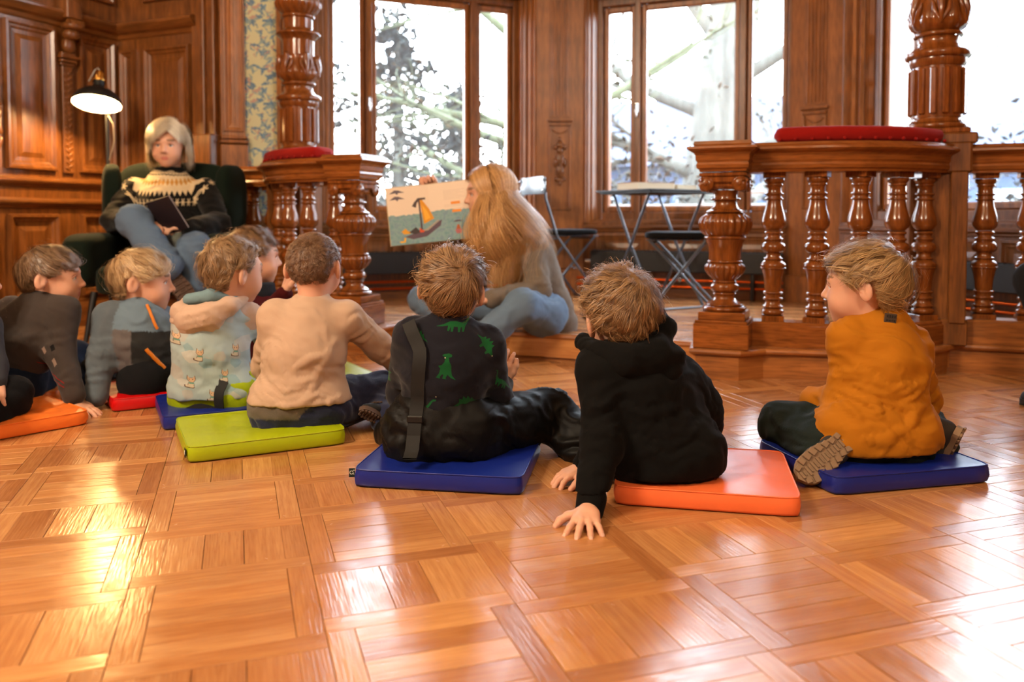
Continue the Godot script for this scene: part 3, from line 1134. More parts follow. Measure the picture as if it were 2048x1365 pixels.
func newel_parts(parent: Node3D, at: Vector3) -> void:      # at: foot of the newel on the platform
	var n := Node3D.new()
	n.name = "newel_post"
	n.position = at
	parent.add_child(n)
	var b := -PLAT
	var mb := MB.new()
	mb.box(Vector3(0, 0.055, 0), Vector3(0.235, 0.11, 0.235), 0.003)
	mb.box(Vector3(0, 0.116, 0), Vector3(0.225, 0.014, 0.225), 0.004)
	mb.box(Vector3(0, 0.14, 0), Vector3(0.20, 0.035, 0.20), 0.004)
	put(mb, "newel_plinth", M.turned_h, n)
	var s := 0.00108
	var Y := func(z: float) -> float: return 0.156 + (1290.0 - z) * s * 0.99
	mb = MB.new()
	var sec := []
	sec.append(torus_pts(0.075, Y.call(1290), Y.call(1266), 0.021, 10))
	sec.append(torus_pts(0.072, Y.call(1266), Y.call(1258), 0.008, 6))
	sec.append(arc_pts(0.078, Y.call(1258), 0.046, Y.call(1222), -0.012, 8))
	sec.append(torus_pts(0.046, Y.call(1222), Y.call(1212), 0.006, 6))
	sec.append(torus_pts(0.044, Y.call(1210), Y.call(1172), 0.019, 10))
	sec.append(torus_pts(0.044, Y.call(1172), Y.call(1162), 0.008, 6))
	mb.lathe(sec, Vector3.ZERO, 32)
	put(mb, "turned_base", M.turned, n)
	mb = MB.new()
	sec = []
	sec.append(torus_pts(0.066, Y.call(1090), Y.call(1078), 0.012, 7))
	sec.append(arc_pts(0.071, Y.call(1078), 0.086, Y.call(992), -0.006, 10))
	sec.append(torus_pts(0.082, Y.call(992), Y.call(978), 0.010, 7))
	mb.lathe(sec, Vector3.ZERO, 32)
	put(mb, "turned_shaft", M.turned, n)
	mb = MB.new()
	sec = []
	sec.append(torus_pts(0.070, Y.call(886), Y.call(878), 0.004, 5))
	sec.append(arc_pts(0.084, Y.call(880), 0.062, Y.call(868), 0.004, 5))
	sec.append(arc_pts(0.066, Y.call(868), 0.051, Y.call(832), -0.006, 7))
	sec.append(torus_pts(0.056, Y.call(832), Y.call(822), 0.012, 7))
	sec.append(arc_pts(0.054, Y.call(822), 0.056, Y.call(790), -0.003, 5))
	mb.lathe(sec, Vector3.ZERO, 32)
	put(mb, "turned_neck", M.turned, n)
	var bulb := []
	for q in [[1162, 44], [1152, 56], [1140, 68], [1128, 77], [1114, 83], [1102, 81], [1094, 74], [1090, 66]]:
		bulb.append(Vector2(q[1] * s, Y.call(q[0])))
	mb = MB.new()
	mb.lathe([bulb], Vector3.ZERO, 120, 20, 0.09)
	put(mb, "lower_gadroon", M.turned, n)
	bulb = []
	for q in [[978, 78], [972, 88], [960, 99], [945, 106], [928, 109], [912, 106], [900, 98], [890, 84], [886, 74]]:
		bulb.append(Vector2(q[1] * s, Y.call(q[0])))
	mb = MB.new()
	mb.lathe([bulb], Vector3.ZERO, 132, 22, 0.10)
	put(mb, "upper_gadroon", M.turned, n)
	mb = MB.new()
	var yc: float = Y.call(768)
	for q in [[0, 1], [1, 0], [0, -1], [-1, 0]]:
		var ax := Vector3(q[0], 0, q[1])
		var sd := ax.cross(Vector3.UP)
		for f in [-1.0, 1.0]:
			volute(mb, ax * 0.088 + sd * f * 0.072 + Vector3(0, yc, 0), 0.034, ax, f)
		mb.box(ax * 0.078 + Vector3(0, yc + 0.022, 0), Vector3(0.13, 0.03, 0.03) if q[0] == 0 else Vector3(0.03, 0.03, 0.13), 0.006)
	mb.box(Vector3(0, yc + 0.01, 0), Vector3(0.155, 0.055, 0.155), 0.01)
	mb.box(Vector3(0, yc + 0.043, 0), Vector3(0.20, 0.016, 0.20), 0.004)
	put(mb, "scroll_capital", M.turned, n)

const RAILP := [Vector2(-0.085, 0.905), Vector2(0.075, 0.905), Vector2(0.078, 0.915), Vector2(0.086, 0.920), Vector2(0.088, 0.935), Vector2(0.084, 0.945), Vector2(0.090, 0.955), Vector2(0.091, 0.975), Vector2(0.098, 0.985), Vector2(0.115, 0.995), Vector2(0.124, 1.003), Vector2(0.122, 1.012), Vector2(0.105, 1.022), Vector2(0.10, 1.032), Vector2(-0.10, 1.032), Vector2(-0.12, 1.010), Vector2(-0.10, 0.985), Vector2(-0.088, 0.935), Vector2(-0.085, 0.905)]
const CURBP := [Vector2(-0.07, PLAT), Vector2(0.075, PLAT), Vector2(0.075, 0.222), Vector2(0.068, 0.228), Vector2(0.07, 0.236), Vector2(0.06, 0.245), Vector2(-0.06, 0.245), Vector2(-0.07, 0.236), Vector2(-0.07, PLAT)]

func block_rail(mb: MB, c: Vector3, hx: float, hz: float, prof: Array) -> void:      # a moulded block around a centre
	var ring := [c + Vector3(-hx, 0, hz), c + Vector3(hx, 0, hz), c + Vector3(hx, 0, -hz), c + Vector3(-hx, 0, -hz)]
	mb.mould(ring, prof, true)

func balustrade(sg: float, cx: float, nx: float, end_x: float, label: String) -> void:
	var o := thing("balustrade", label, "balustrade", Transform3D.IDENTITY)
	newel_parts(o, Vector3(sg * nx, PLAT, 0.05))
	var R := 0.64
	var path := []
	path.append(Vector3(nx + 0.06, 0, -0.055))
	for k in 19:
		var a := deg_to_rad(lerpf(-4.0, 66.0, k / 18.0))
		path.append(Vector3(cx + R * sin(a), 0, -(0.7 - R * cos(a))))
	for k in path.size():
		path[k] = Vector3(path[k].x * sg, 0, path[k].z)
	if sg < 0:
		path.reverse()
	var mb := MB.new()
	mb.mould(path, RAILP, false, true)
	# moulded block over the newel
	var half := []
	for q in RAILP.slice(0, 15):
		half.append(Vector2(maxf(q.x, -0.09), q.y))
	block_rail(mb, Vector3(sg * nx, 0, 0.05), 0.03, 0.03, [Vector2(0.0, 0.905), Vector2(0.068, 0.905), Vector2(0.071, 0.915), Vector2(0.079, 0.920), Vector2(0.081, 0.935), Vector2(0.077, 0.945), Vector2(0.083, 0.955), Vector2(0.084, 0.975), Vector2(0.091, 0.985), Vector2(0.108, 0.995), Vector2(0.117, 1.003), Vector2(0.115, 1.012), Vector2(0.092, 1.022), Vector2(0.088, 1.036), Vector2(-0.03, 1.036)])
	put(mb, "handrail", M.turned_h, o)
	mb = MB.new()
	mb.mould(path, CURBP, false, true)
	put(mb, "curb", M.turned_h, o)
	# straight run beyond the column
	var x0: float = sg * 1.88
	var x1: float = end_x
	var line := [Vector3(minf(x0, x1), 0, -0.5), Vector3(maxf(x0, x1), 0, -0.5)]
	mb = MB.new()
	mb.mould(line, RAILP)
	put(mb, "straight_handrail", M.turned_h, o)
	mb = MB.new()
	mb.mould(line, CURBP)
	put(mb, "straight_curb", M.wood_lh, o)
	# pedestal of the column
	mb = MB.new()
	var pc := Vector3(sg * 1.80, 0, -0.5)
	mb.box(pc + Vector3(0, 0.52, 0), Vector3(0.23, 0.77, 0.23), 0.005)
	mb.box(pc + Vector3(0, 0.19, 0), Vector3(0.26, 0.12, 0.26), 0.006)
	mb.box(pc + Vector3(sg * 0.085, 0.57, 0.115), Vector3(0.07, 0.68, 0.05), 0.005)
	mb.box(pc + Vector3(0, 0.975, 0), Vector3(0.27, 0.14, 0.27), 0.01)
	mb.box(pc + Vector3(sg * 0.02, 1.06, 0.0), Vector3(0.27, 0.05, 0.27), 0.008)
	put(mb, "pedestal", M.wood_v, o)
	var bm := baluster_mesh()
	var spots := []
	for k in 5:
		var a := deg_to_rad(-7.0 + 16.4 * k)
		spots.append([Vector3(sg * (cx + R * sin(a)), 0.243, -(0.7 - R * cos(a))), -a * sg])
	if sg > 0:
		for k in 5:
			spots.append([Vector3(2.005 + k * 0.175, 0.243, -0.5), 0.0])
	else:
		for x in [-1.985, -2.135, -2.275]:
			spots.append([Vector3(x, 0.243, -0.5), 0.0])
	for s in spots:
		putm(bm, "baluster", M.turned, o, Transform3D(Basis(Vector3.UP, -s[1] if false else s[1]), s[0]))

func velvet_pad(sg: float, cx: float, a0: float, a1: float, label: String) -> void:
	var o := thing("velvet_pad", label, "cushion")
	var mb := MB.new()
	var rows := []
	var N := 40
	for i in N + 1:
		var t := float(i) / N
		var a := deg_to_rad(lerpf(a0, a1, t))
		var e := clampf(minf(t, 1.0 - t) / 0.06, 0.0, 1.0)
		var round_ := sqrt(1.0 - (1.0 - e) * (1.0 - e))
		var row := PackedVector3Array()
		for j in 20:
			var b := TAU * j / 20
			var cb := signf(cos(b)) * pow(absf(cos(b)), 0.5)
			var sb := signf(sin(b)) * pow(absf(sin(b)), 0.6)
			var w := 0.096 * (0.35 + 0.65 * round_)
			var tuft := 1.0 - 0.06 * absf(sin(t * PI * 9.0)) * float(sb < 0)
			var r := 0.625 + cb * w * tuft
			row.append(Vector3(sg * (cx + r * sin(a)), 1.066 + sb * 0.037 * (0.25 + 0.75 * round_), -(0.7 - r * cos(a))))
		rows.append(row)
	if sg > 0:
		rows.reverse()
	mb.sheet(rows, false, true)
	for e in [0, N]:
		var c := Vector3.ZERO
		for p in rows[e]:
			c += p / 20.0
		for j in 20:
			if e == N:
				mb.tri(c, rows[e][j], rows[e][(j + 1) % 20])
			else:
				mb.tri(c, rows[e][(j + 1) % 20], rows[e][j])
	put(mb, "pad_cover", M.velvet_red, o)
	for k in 13:
		mb = MB.new()
		var a := deg_to_rad(lerpf(a0 + 3, a1 - 3, k / 12.0))
		mb.pillow(Vector3(sg * (cx + 0.722 * sin(a)), 1.045, -(0.7 - 0.722 * cos(a))), Vector3(0.008, 0.008, 0.008), Basis.IDENTITY, 1.0, 8, 6)
		put(mb, "button", M.velvet_red, o)

func build_balustrades() -> void:
	balustrade(1.0, 1.2, 0.926, 2.93, "glossy brown balustrade with five turned balusters bowing beside the mustard shirted child")
	balustrade(-1.0, 1.285, 1.01, -2.30, "glossy brown bowed balustrade next to the green armchair")
	velvet_pad(1.0, 1.2, -7.0, 62.0, "long red velvet pad on the bowed handrail above the mustard shirted child")
	velvet_pad(-1.0, 1.285, -2.0, 64.0, "red velvet pad on the bowed handrail next to the green armchair")

func column(at: Vector3, label: String) -> void:      # at: top of the pedestal
	var o := thing("column", label, "column", Transform3D(Basis.IDENTITY, at))
	var mb := MB.new()
	mb.box(Vector3(0, 0.012, 0), Vector3(0.25, 0.024, 0.25), 0.004)
	var base := 1.08
	var sec := []
	sec.append(torus_pts(0.118, 0.024, 0.052, 0.012, 8))
	sec.append(arc_pts(0.125, 0.052, 0.104, 0.078, -0.006, 6))
	sec.append(arc_pts(0.108, 0.078, 0.108, 0.31, 0.0, 3))
	sec.append(arc_pts(0.112, 0.31, 0.122, 0.345, 0.004, 5))
	sec.append(torus_pts(0.122, 0.345, 0.385, 0.018, 8))
	sec.append(arc_pts(0.12, 0.385, 0.09, 0.445, -0.014, 8))
	sec.append(torus_pts(0.094, 0.445, 0.468, 0.012, 7))
	put_lathe(mb, sec, 40)
	put(mb, "lower_drum", M.turned, o)
	mb = MB.new()                                          # ribs between the sunk flutes of the drum
	for k in 14:
		var a := TAU * k / 14
		mb.box(Vector3(cos(a) * 0.112, 0.195, sin(a) * 0.112), Vector3(0.022, 0.21, 0.028), 0.005, Basis(Vector3.UP, -a))
	put(mb, "flutes", M.turned, o)
	mb = MB.new()
	var cup := []
	for q in [[0.468, 0.088], [0.485, 0.112], [0.505, 0.126], [0.53, 0.129], [0.56, 0.121], [0.59, 0.110], [0.615, 0.104], [0.63, 0.106]]:
		cup.append(Vector2(q[1], q[0]))
	mb.lathe([cup], Vector3.ZERO, 96, 12, 0.08)
	for k in 6:                                          # acanthus leaves curling out at the rim
		var a := TAU * (k + 0.5) / 6
		var d := Vector3(cos(a), 0, sin(a))
		var sd := Vector3(-sin(a), 0, cos(a))
		mb.tube([d * 0.124 + Vector3(0, 0.50, 0), d * 0.127 + Vector3(0, 0.56, 0), d * 0.113 + Vector3(0, 0.61, 0), d * 0.122 + Vector3(0, 0.632, 0), d * 0.134 + Vector3(0, 0.628, 0)], [0.006, 0.016, 0.02, 0.016, 0.006], 8)
		for s in [-1.0, 1.0]:
			mb.tube([d * 0.122 + Vector3(0, 0.495, 0), d * 0.120 + sd * s * 0.028 + Vector3(0, 0.55, 0), d * 0.110 + sd * s * 0.034 + Vector3(0, 0.595, 0)], [0.005, 0.013, 0.006], 7)
	put(mb, "acanthus_cup", M.turned, o)
	mb = MB.new()
	sec = []
	sec.append(arc_pts(0.096, 0.60, 0.098, 0.73, 0.0, 3))
	sec.append(arc_pts(0.10, 0.725, 0.132, 0.755, -0.004, 5))
	sec.append(torus_pts(0.126, 0.755, 0.772, 0.01, 6))
	sec.append(arc_pts(0.126, 0.772, 0.088, 0.80, -0.01, 6))
	sec.append(arc_pts(0.09, 0.80, 0.09, 0.86, 0.0, 3))
	sec.append(torus_pts(0.092, 0.86, 0.885, 0.012, 7))
	put_lathe(mb, sec, 36)
	put(mb, "neck", M.turned, o)
	mb = MB.new()
	var g := []
	for q in [[0.885, 0.092], [0.905, 0.118], [0.93, 0.138], [0.955, 0.143], [0.975, 0.136], [0.99, 0.118]]:
		g.append(Vector2(q[1], q[0]))
	mb.lathe([g], Vector3.ZERO, 120, 20, 0.08)
	put(mb, "gadroon_bulb", M.turned, o)
	mb = MB.new()
	sec = [torus_pts(0.118, 0.985, 1.005, 0.012, 7), arc_pts(0.1, 1.0, 0.09, 2.12, -0.004, 8), torus_pts(0.1, 2.10, 2.17, 0.03, 8)]
	put_lathe(mb, sec, 36)
	put(mb, "upper_shaft", M.turned, o)

func put_lathe(mb: MB, sec: Array, seg: int) -> void:
	mb.lathe(sec, Vector3.ZERO, seg)

func build_columns() -> void:
	column(Vector3(1.80, 1.085, -0.5), "turned brown wooden column rising behind the long red velvet pad")
	column(Vector3(-1.775, 1.085, -0.5), "turned brown wooden column beside the flowered wallpaper")

# ------------------------------------------------------------------ the chandelier behind and above the viewer, and an added fill one
func chandelier(at: Vector3, label: String, energy: float) -> void:
	var o := thing("chandelier", label, "chandelier", Transform3D(Basis.IDENTITY, at))
	var mb := MB.new()
	mb.tube([Vector3(0, 0, 0), Vector3(0, CEIL - at.y, 0)], 0.012, 10)
	mb.lathe([torus_pts(0.02, -0.1, 0.02, 0.05, 12)], Vector3.ZERO, 20)
	put(mb, "stem", M.brass, o)
	var glow := mat(Color(1.0, 0.9, 0.75), 0.4)
	glow.emission_enabled = true
	glow.emission = Color(1.0, 0.78, 0.52)
	glow.emission_energy_multiplier = 6.0
	for k in 5:
		var a := TAU * k / 5 + 0.3
		var d := Vector3(cos(a), 0, sin(a))
		mb = MB.new()
		mb.tube([d * 0.03, d * 0.16 + Vector3(0, -0.07, 0), d * 0.30 + Vector3(0, -0.05, 0), d * 0.34 + Vector3(0, 0.02, 0)], 0.009, 8)
		put(mb, "arm", M.brass, o)
		mb = MB.new()
		mb.pillow(d * 0.34 + Vector3(0, 0.07, 0), Vector3(0.035, 0.045, 0.035), Basis.IDENTITY, 1.0, 14, 10)
		put(mb, "bulb", glow, o)
		var l := OmniLight3D.new()
		l.light_color = Color(1.0, 0.92, 0.81)
		l.light_energy = energy
		l.light_size = 0.035
		l.omni_range = 14.0
		l.omni_attenuation = 2.0
		l.shadow_enabled = true
		l.position = d * 0.34 + Vector3(0, 0.07, 0)
		o.add_child(l)

func build_chandeliers() -> void:
	chandelier(Vector3(-1.0, 2.75, 4.4), "brass chandelier with five glowing bulbs over the left of the open floor", 3.0)
	chandelier(Vector3(2.9, 2.75, 4.6), "added fill light built as a brass chandelier with five bulbs over the right of the open floor", 1.2)  # unseen second fixture, added so upright faces get more light

# ------------------------------------------------------------------ soft bodies: joined capsules meshed as surface nets
class Field:
	var o: Vector3
	var h: float
	var nx: int
	var ny: int
	var nz: int
	var f := PackedFloat32Array()

	func _init(lo: Vector3, hi: Vector3, cell: float) -> void:
		o = lo
		h = cell
		nx = int(ceil((hi.x - lo.x) / cell)) + 1
		ny = int(ceil((hi.y - lo.y) / cell)) + 1
		nz = int(ceil((hi.z - lo.z) / cell)) + 1
		f.resize(nx * ny * nz)
		f.fill(1.0)

	# a tapered capsule; w with s > 1 makes it thinner along w
	func cap(a: Vector3, b: Vector3, ra: float, rb: float, k := 0.03, w := Vector3.ZERO, s := 1.0) -> void:
		var m := maxf(ra, rb) + k * 0.5 + h * 1.5
		var lo := a.min(b) - Vector3(m, m, m)
		var hi := a.max(b) + Vector3(m, m, m)
		var x0 := maxi(0, int((lo.x - o.x) / h))
		var y0 := maxi(0, int((lo.y - o.y) / h))
		var z0 := maxi(0, int((lo.z - o.z) / h))
		var x1 := mini(nx - 1, int((hi.x - o.x) / h) + 1)
		var y1 := mini(ny - 1, int((hi.y - o.y) / h) + 1)
		var z1 := mini(nz - 1, int((hi.z - o.z) / h) + 1)
		var ab := b - a
		var flat := s != 1.0
		if flat:
			ab += w * (ab.dot(w) * (s - 1.0))
		var il := 1.0 / maxf(ab.length_squared(), 1e-9)
		var dr := rb - ra
		for z in range(z0, z1 + 1):
			for y in range(y0, y1 + 1):
				var i := (z * ny + y) * nx + x0
				var q := Vector3(o.x + x0 * h, o.y + y * h, o.z + z * h) - a
				for x in range(x0, x1 + 1):
					var g := q
					if flat:
						g += w * (q.dot(w) * (s - 1.0))
					var t := clampf(g.dot(ab) * il, 0.0, 1.0)
					var d := (g - ab * t).length() - ra - dr * t
					var e := f[i]
					var hh := k - absf(d - e)
					f[i] = minf(d, e) - (hh * hh * 0.25 / k if hh > 0.0 else 0.0)
					i += 1
					q.x += h

	func ell(c: Vector3, r: Vector3, k := 0.02, bs := Basis.IDENTITY) -> void:
		var m := maxf(r.x, maxf(r.y, r.z)) + k * 0.5 + h * 1.5
		var x0 := maxi(0, int((c.x - m - o.x) / h))
		var y0 := maxi(0, int((c.y - m - o.y) / h))
		var z0 := maxi(0, int((c.z - m - o.z) / h))
		var x1 := mini(nx - 1, int((c.x + m - o.x) / h) + 1)
		var y1 := mini(ny - 1, int((c.y + m - o.y) / h) + 1)
		var z1 := mini(nz - 1, int((c.z + m - o.z) / h) + 1)
		var inv := bs.transposed()
		var mr := minf(r.x, minf(r.y, r.z))
		var kk := absf(k)
		for z in range(z0, z1 + 1):
			for y in range(y0, y1 + 1):
				var i := (z * ny + y) * nx + x0
				for x in range(x0, x1 + 1):
					var q := inv * (Vector3(o.x + x * h, o.y + y * h, o.z + z * h) - c)
					var u := q / r
					var l := u.length()
					var d: float
					if l < 1e-4:
						d = -mr
					else:
						d = l * (l - 1.0) / (u / r).length()
					var e := f[i]
					if k >= 0.0:
						var hh := kk - absf(d - e)
						f[i] = minf(d, e) - (hh * hh * 0.25 / kk if hh > 0.0 else 0.0)
					else:                               # k < 0 hollows out
						var hh := kk - absf(d + e)
						f[i] = maxf(-d, e) + (hh * hh * 0.25 / kk if hh > 0.0 else 0.0)
					i += 1

	func cut(p: Vector3, n: Vector3) -> void:           # removes what lies on the side n points to
		var i := 0
		for z in nz:
			for y in ny:
				var d := (Vector3(o.x, o.y + y * h, o.z + z * h) - p).dot(n)
				var st := n.x * h
				for x in nx:
					if d > f[i]:
						f[i] = d
					d += st
					i += 1

	func at(p: Vector3) -> float:
		var q := (p - o) / h
		if q.x < 0 or q.y < 0 or q.z < 0 or q.x > nx - 1 or q.y > ny - 1 or q.z > nz - 1:
			return 1.0
		var x := clampi(int(q.x), 0, nx - 2)
		var y := clampi(int(q.y), 0, ny - 2)
		var z := clampi(int(q.z), 0, nz - 2)
		var i := (z * ny + y) * nx + x
		var fx := q.x - x
		var fy := q.y - y
		var fz := q.z - z
		var s := nx * ny
		return lerpf(lerpf(lerpf(f[i], f[i + 1], fx), lerpf(f[i + nx], f[i + nx + 1], fx), fy), lerpf(lerpf(f[i + s], f[i + s + 1], fx), lerpf(f[i + s + nx], f[i + s + nx + 1], fx), fy), fz)

	# moved(p, n) -> p and colour(p) -> Color and place(p) -> Vector2 are optional
	func mesh(moved = null, colour = null, place = null) -> MB:
		var mb := MB.new()
		var id := PackedInt32Array()
		id.resize(f.size())
		id.fill(-1)
		var v := PackedVector3Array()
		var s := nx * ny
		var lim := h * 3.0
		var off := PackedInt32Array([0, 1, nx, nx + 1, s, s + 1, s + nx, s + nx + 1])
		var ea := PackedInt32Array([0, 2, 4, 6, 0, 1, 4, 5, 0, 1, 2, 3])
		var eb := PackedInt32Array([1, 3, 5, 7, 2, 3, 6, 7, 4, 5, 6, 7])
		var cn := [Vector3(0, 0, 0), Vector3(1, 0, 0), Vector3(0, 1, 0), Vector3(1, 1, 0), Vector3(0, 0, 1), Vector3(1, 0, 1), Vector3(0, 1, 1), Vector3(1, 1, 1)]
		var val := PackedFloat32Array()
		val.resize(8)
		for z in nz - 1:
			for y in ny - 1:
				var i := (z * ny + y) * nx - 1
				for x in nx - 1:
					i += 1
					var f0 := f[i]
					if f0 > lim or f0 < -lim:
						continue
					var neg := 0
					for c in 8:
						var q := f[i + off[c]]
						val[c] = q
						if q < 0.0:
							neg += 1
					if neg == 0 or neg == 8:
						continue
					var sum := Vector3.ZERO
					var n := 0
					for e in 12:
						var a := ea[e]
						var b := eb[e]
						var fa := val[a]
						var fb := val[b]
						if (fa < 0.0) != (fb < 0.0):
							sum += (cn[a] as Vector3).lerp(cn[b], fa / (fa - fb))
							n += 1
					id[i] = v.size()
					v.append(o + (sum / n + Vector3(x, y, z)) * h)
		# quads round crossed edges
		var ix := PackedInt32Array()
		for z in range(1, nz - 1):
			for y in range(1, ny - 1):
				var i := (z * ny + y) * nx
				for x in range(1, nx - 1):
					i += 1
					if id[i] < 0:
						continue
					var a := f[i] < 0.0
					for ax in 3:
						var st: int = 1 if ax == 0 else nx if ax == 1 else s
						var b := f[i + st] < 0.0
						if a == b:
							continue
						var s1: int = nx if ax == 0 else s if ax == 1 else 1
						var s2: int = s if ax == 0 else 1 if ax == 1 else nx
						var p0 := id[i]
						var p1 := id[i - s1]
						var p2 := id[i - s1 - s2]
						var p3 := id[i - s2]
						if p1 < 0 or p2 < 0 or p3 < 0:
							continue
						if a:
							ix.append(p0); ix.append(p2); ix.append(p1); ix.append(p0); ix.append(p3); ix.append(p2)
						else:
							ix.append(p0); ix.append(p1); ix.append(p2); ix.append(p0); ix.append(p2); ix.append(p3)
		mb.ix = ix
		if colour != null:
			mb.use_c = true
			for p in v:
				mb.c.append(colour.call(p))
		if place != null:
			mb.use_uv = true
			for p in v:
				mb.uv.append(place.call(p))
		mb.v = v
		settle(mb)
		if moved != null:
			for k in v.size():
				v[k] = moved.call(v[k], mb.n[k])
			mb.v = v
			settle(mb)
		return mb

	static func settle(mb: MB) -> void:                 # smooth normals; indices run clockwise
		var acc := PackedVector3Array()
		acc.resize(mb.v.size())
		for k in range(0, mb.ix.size(), 3):
			var a := mb.ix[k]
			var b := mb.ix[k + 1]
			var c := mb.ix[k + 2]
			var m := (mb.v[c] - mb.v[a]).cross(mb.v[b] - mb.v[a])
			acc[a] += m; acc[b] += m; acc[c] += m
		for k in acc.size():
			acc[k] = acc[k].normalized()
		mb.n = acc

# ------------------------------------------------------------------ heads, hands, hair
const SKIN := Color(0.62, 0.33, 0.22)
var head_child: MB
var head_adult: MB

func make_head(adult: bool) -> MB:      # local: face towards -z, ear level at y = 0
	var F := Field.new(Vector3(-0.105, -0.165, -0.125), Vector3(0.105, 0.12, 0.12), 0.0042)
	F.ell(Vector3(0, 0.025, 0.008), Vector3(0.073, 0.080, 0.090), 0.02)
	F.ell(Vector3(0, -0.012, -0.034), Vector3(0.060, 0.074, 0.056), 0.03)
	F.ell(Vector3(0, -0.055, -0.028), Vector3(0.047, 0.042, 0.050), 0.03)
	F.ell(Vector3(0, -0.086, -0.060), Vector3(0.019, 0.014, 0.016), 0.03)
	for s in [-1.0, 1.0]:
		F.ell(Vector3(s * 0.032, -0.040, -0.052), Vector3(0.026, 0.026, 0.026), 0.03)
		F.ell(Vector3(s * 0.029, 0.003, -0.0935), Vector3(0.015, 0.010, 0.012), -0.012)
	F.cap(Vector3(-0.03, 0.022, -0.080), Vector3(0.03, 0.022, -0.080), 0.007, 0.007, 0.02)
	F.cap(Vector3(0, 0.004, -0.086), Vector3(0, -0.026, -0.102), 0.006, 0.0095, 0.012)
	for s in [-1.0, 1.0]:
		F.ell(Vector3(s * 0.010, -0.030, -0.092), Vector3(0.007, 0.006, 0.007), 0.008)
	F.cap(Vector3(-0.014, -0.056, -0.082), Vector3(0.014, -0.056, -0.082), 0.005, 0.005, 0.008)
	F.cap(Vector3(-0.010, -0.065, -0.079), Vector3(0.010, -0.065, -0.079), 0.006, 0.006, 0.008)
	for s in [-1.0, 1.0]:
		var bs := Basis(Vector3.UP, s * 0.45) * Basis(Vector3.RIGHT, -0.2)
		F.ell(Vector3(s * 0.080, -0.002, 0.014), Vector3(0.009, 0.031, 0.020), 0.006, bs)
		F.ell(Vector3(s * 0.0885, 0.0, 0.006), Vector3(0.007, 0.018, 0.010), -0.005, bs)
	F.cap(Vector3(0, -0.05, 0.022), Vector3(0, -0.16, 0.03), 0.043, 0.046, 0.03)
	var tone := func(p: Vector3) -> Color:
		var c := SKIN
		var lip := Vector2(p.x / 0.017, (p.y + 0.060) / 0.010).length()
		if p.z < -0.072 and lip < 1.0:
			c = Color(0.50, 0.17, 0.13)
		if p.z < -0.05:
			var br := Vector2((absf(p.x) - 0.030) / 0.019, (p.y - 0.026) / 0.0055).length()
			if br < 1.0:
				c = Color(0.22, 0.11, 0.06)
		return c
	var mb := F.mesh(null, tone)
	for s in [-1.0, 1.0]:                                # eyeballs with iris and pupil, lids over them
		var e := MB.new()
		e.pillow(Vector3.ZERO, Vector3(0.0115, 0.0115, 0.0115), Basis(Vector3.RIGHT, PI / 2), 1.0, 16, 14)
		e.use_c = true
		for p in e.v:
			var a := Vector2(p.x, p.y + 0.001).length()
			e.c.append(Color(0.02, 0.015, 0.01) if a < 0.0028 and p.z < 0 else Color(0.10, 0.16, 0.2) if a < 0.0056 and p.z < 0 else Color(0.75, 0.70, 0.66))
		mb.add(e, Transform3D(Basis.IDENTITY, Vector3(s * 0.029, 0.002, -0.0752)))
		var lid := MB.new()
		lid.tube([Vector3(-0.014, -0.002, 0.003), Vector3(-0.007, 0.0045, -0.0035), Vector3(0.0, 0.006, -0.006), Vector3(0.008, 0.0045, -0.003), Vector3(0.014, -0.002, 0.004)], [0.002, 0.003, 0.0034, 0.003, 0.002], 7)
		lid.use_c = true
		for p in lid.v:
			lid.c.append(Color(0.36, 0.17, 0.11))
		mb.add(lid, Transform3D(Basis.IDENTITY, Vector3(s * 0.029, 0.002, -0.0815)))
	return mb

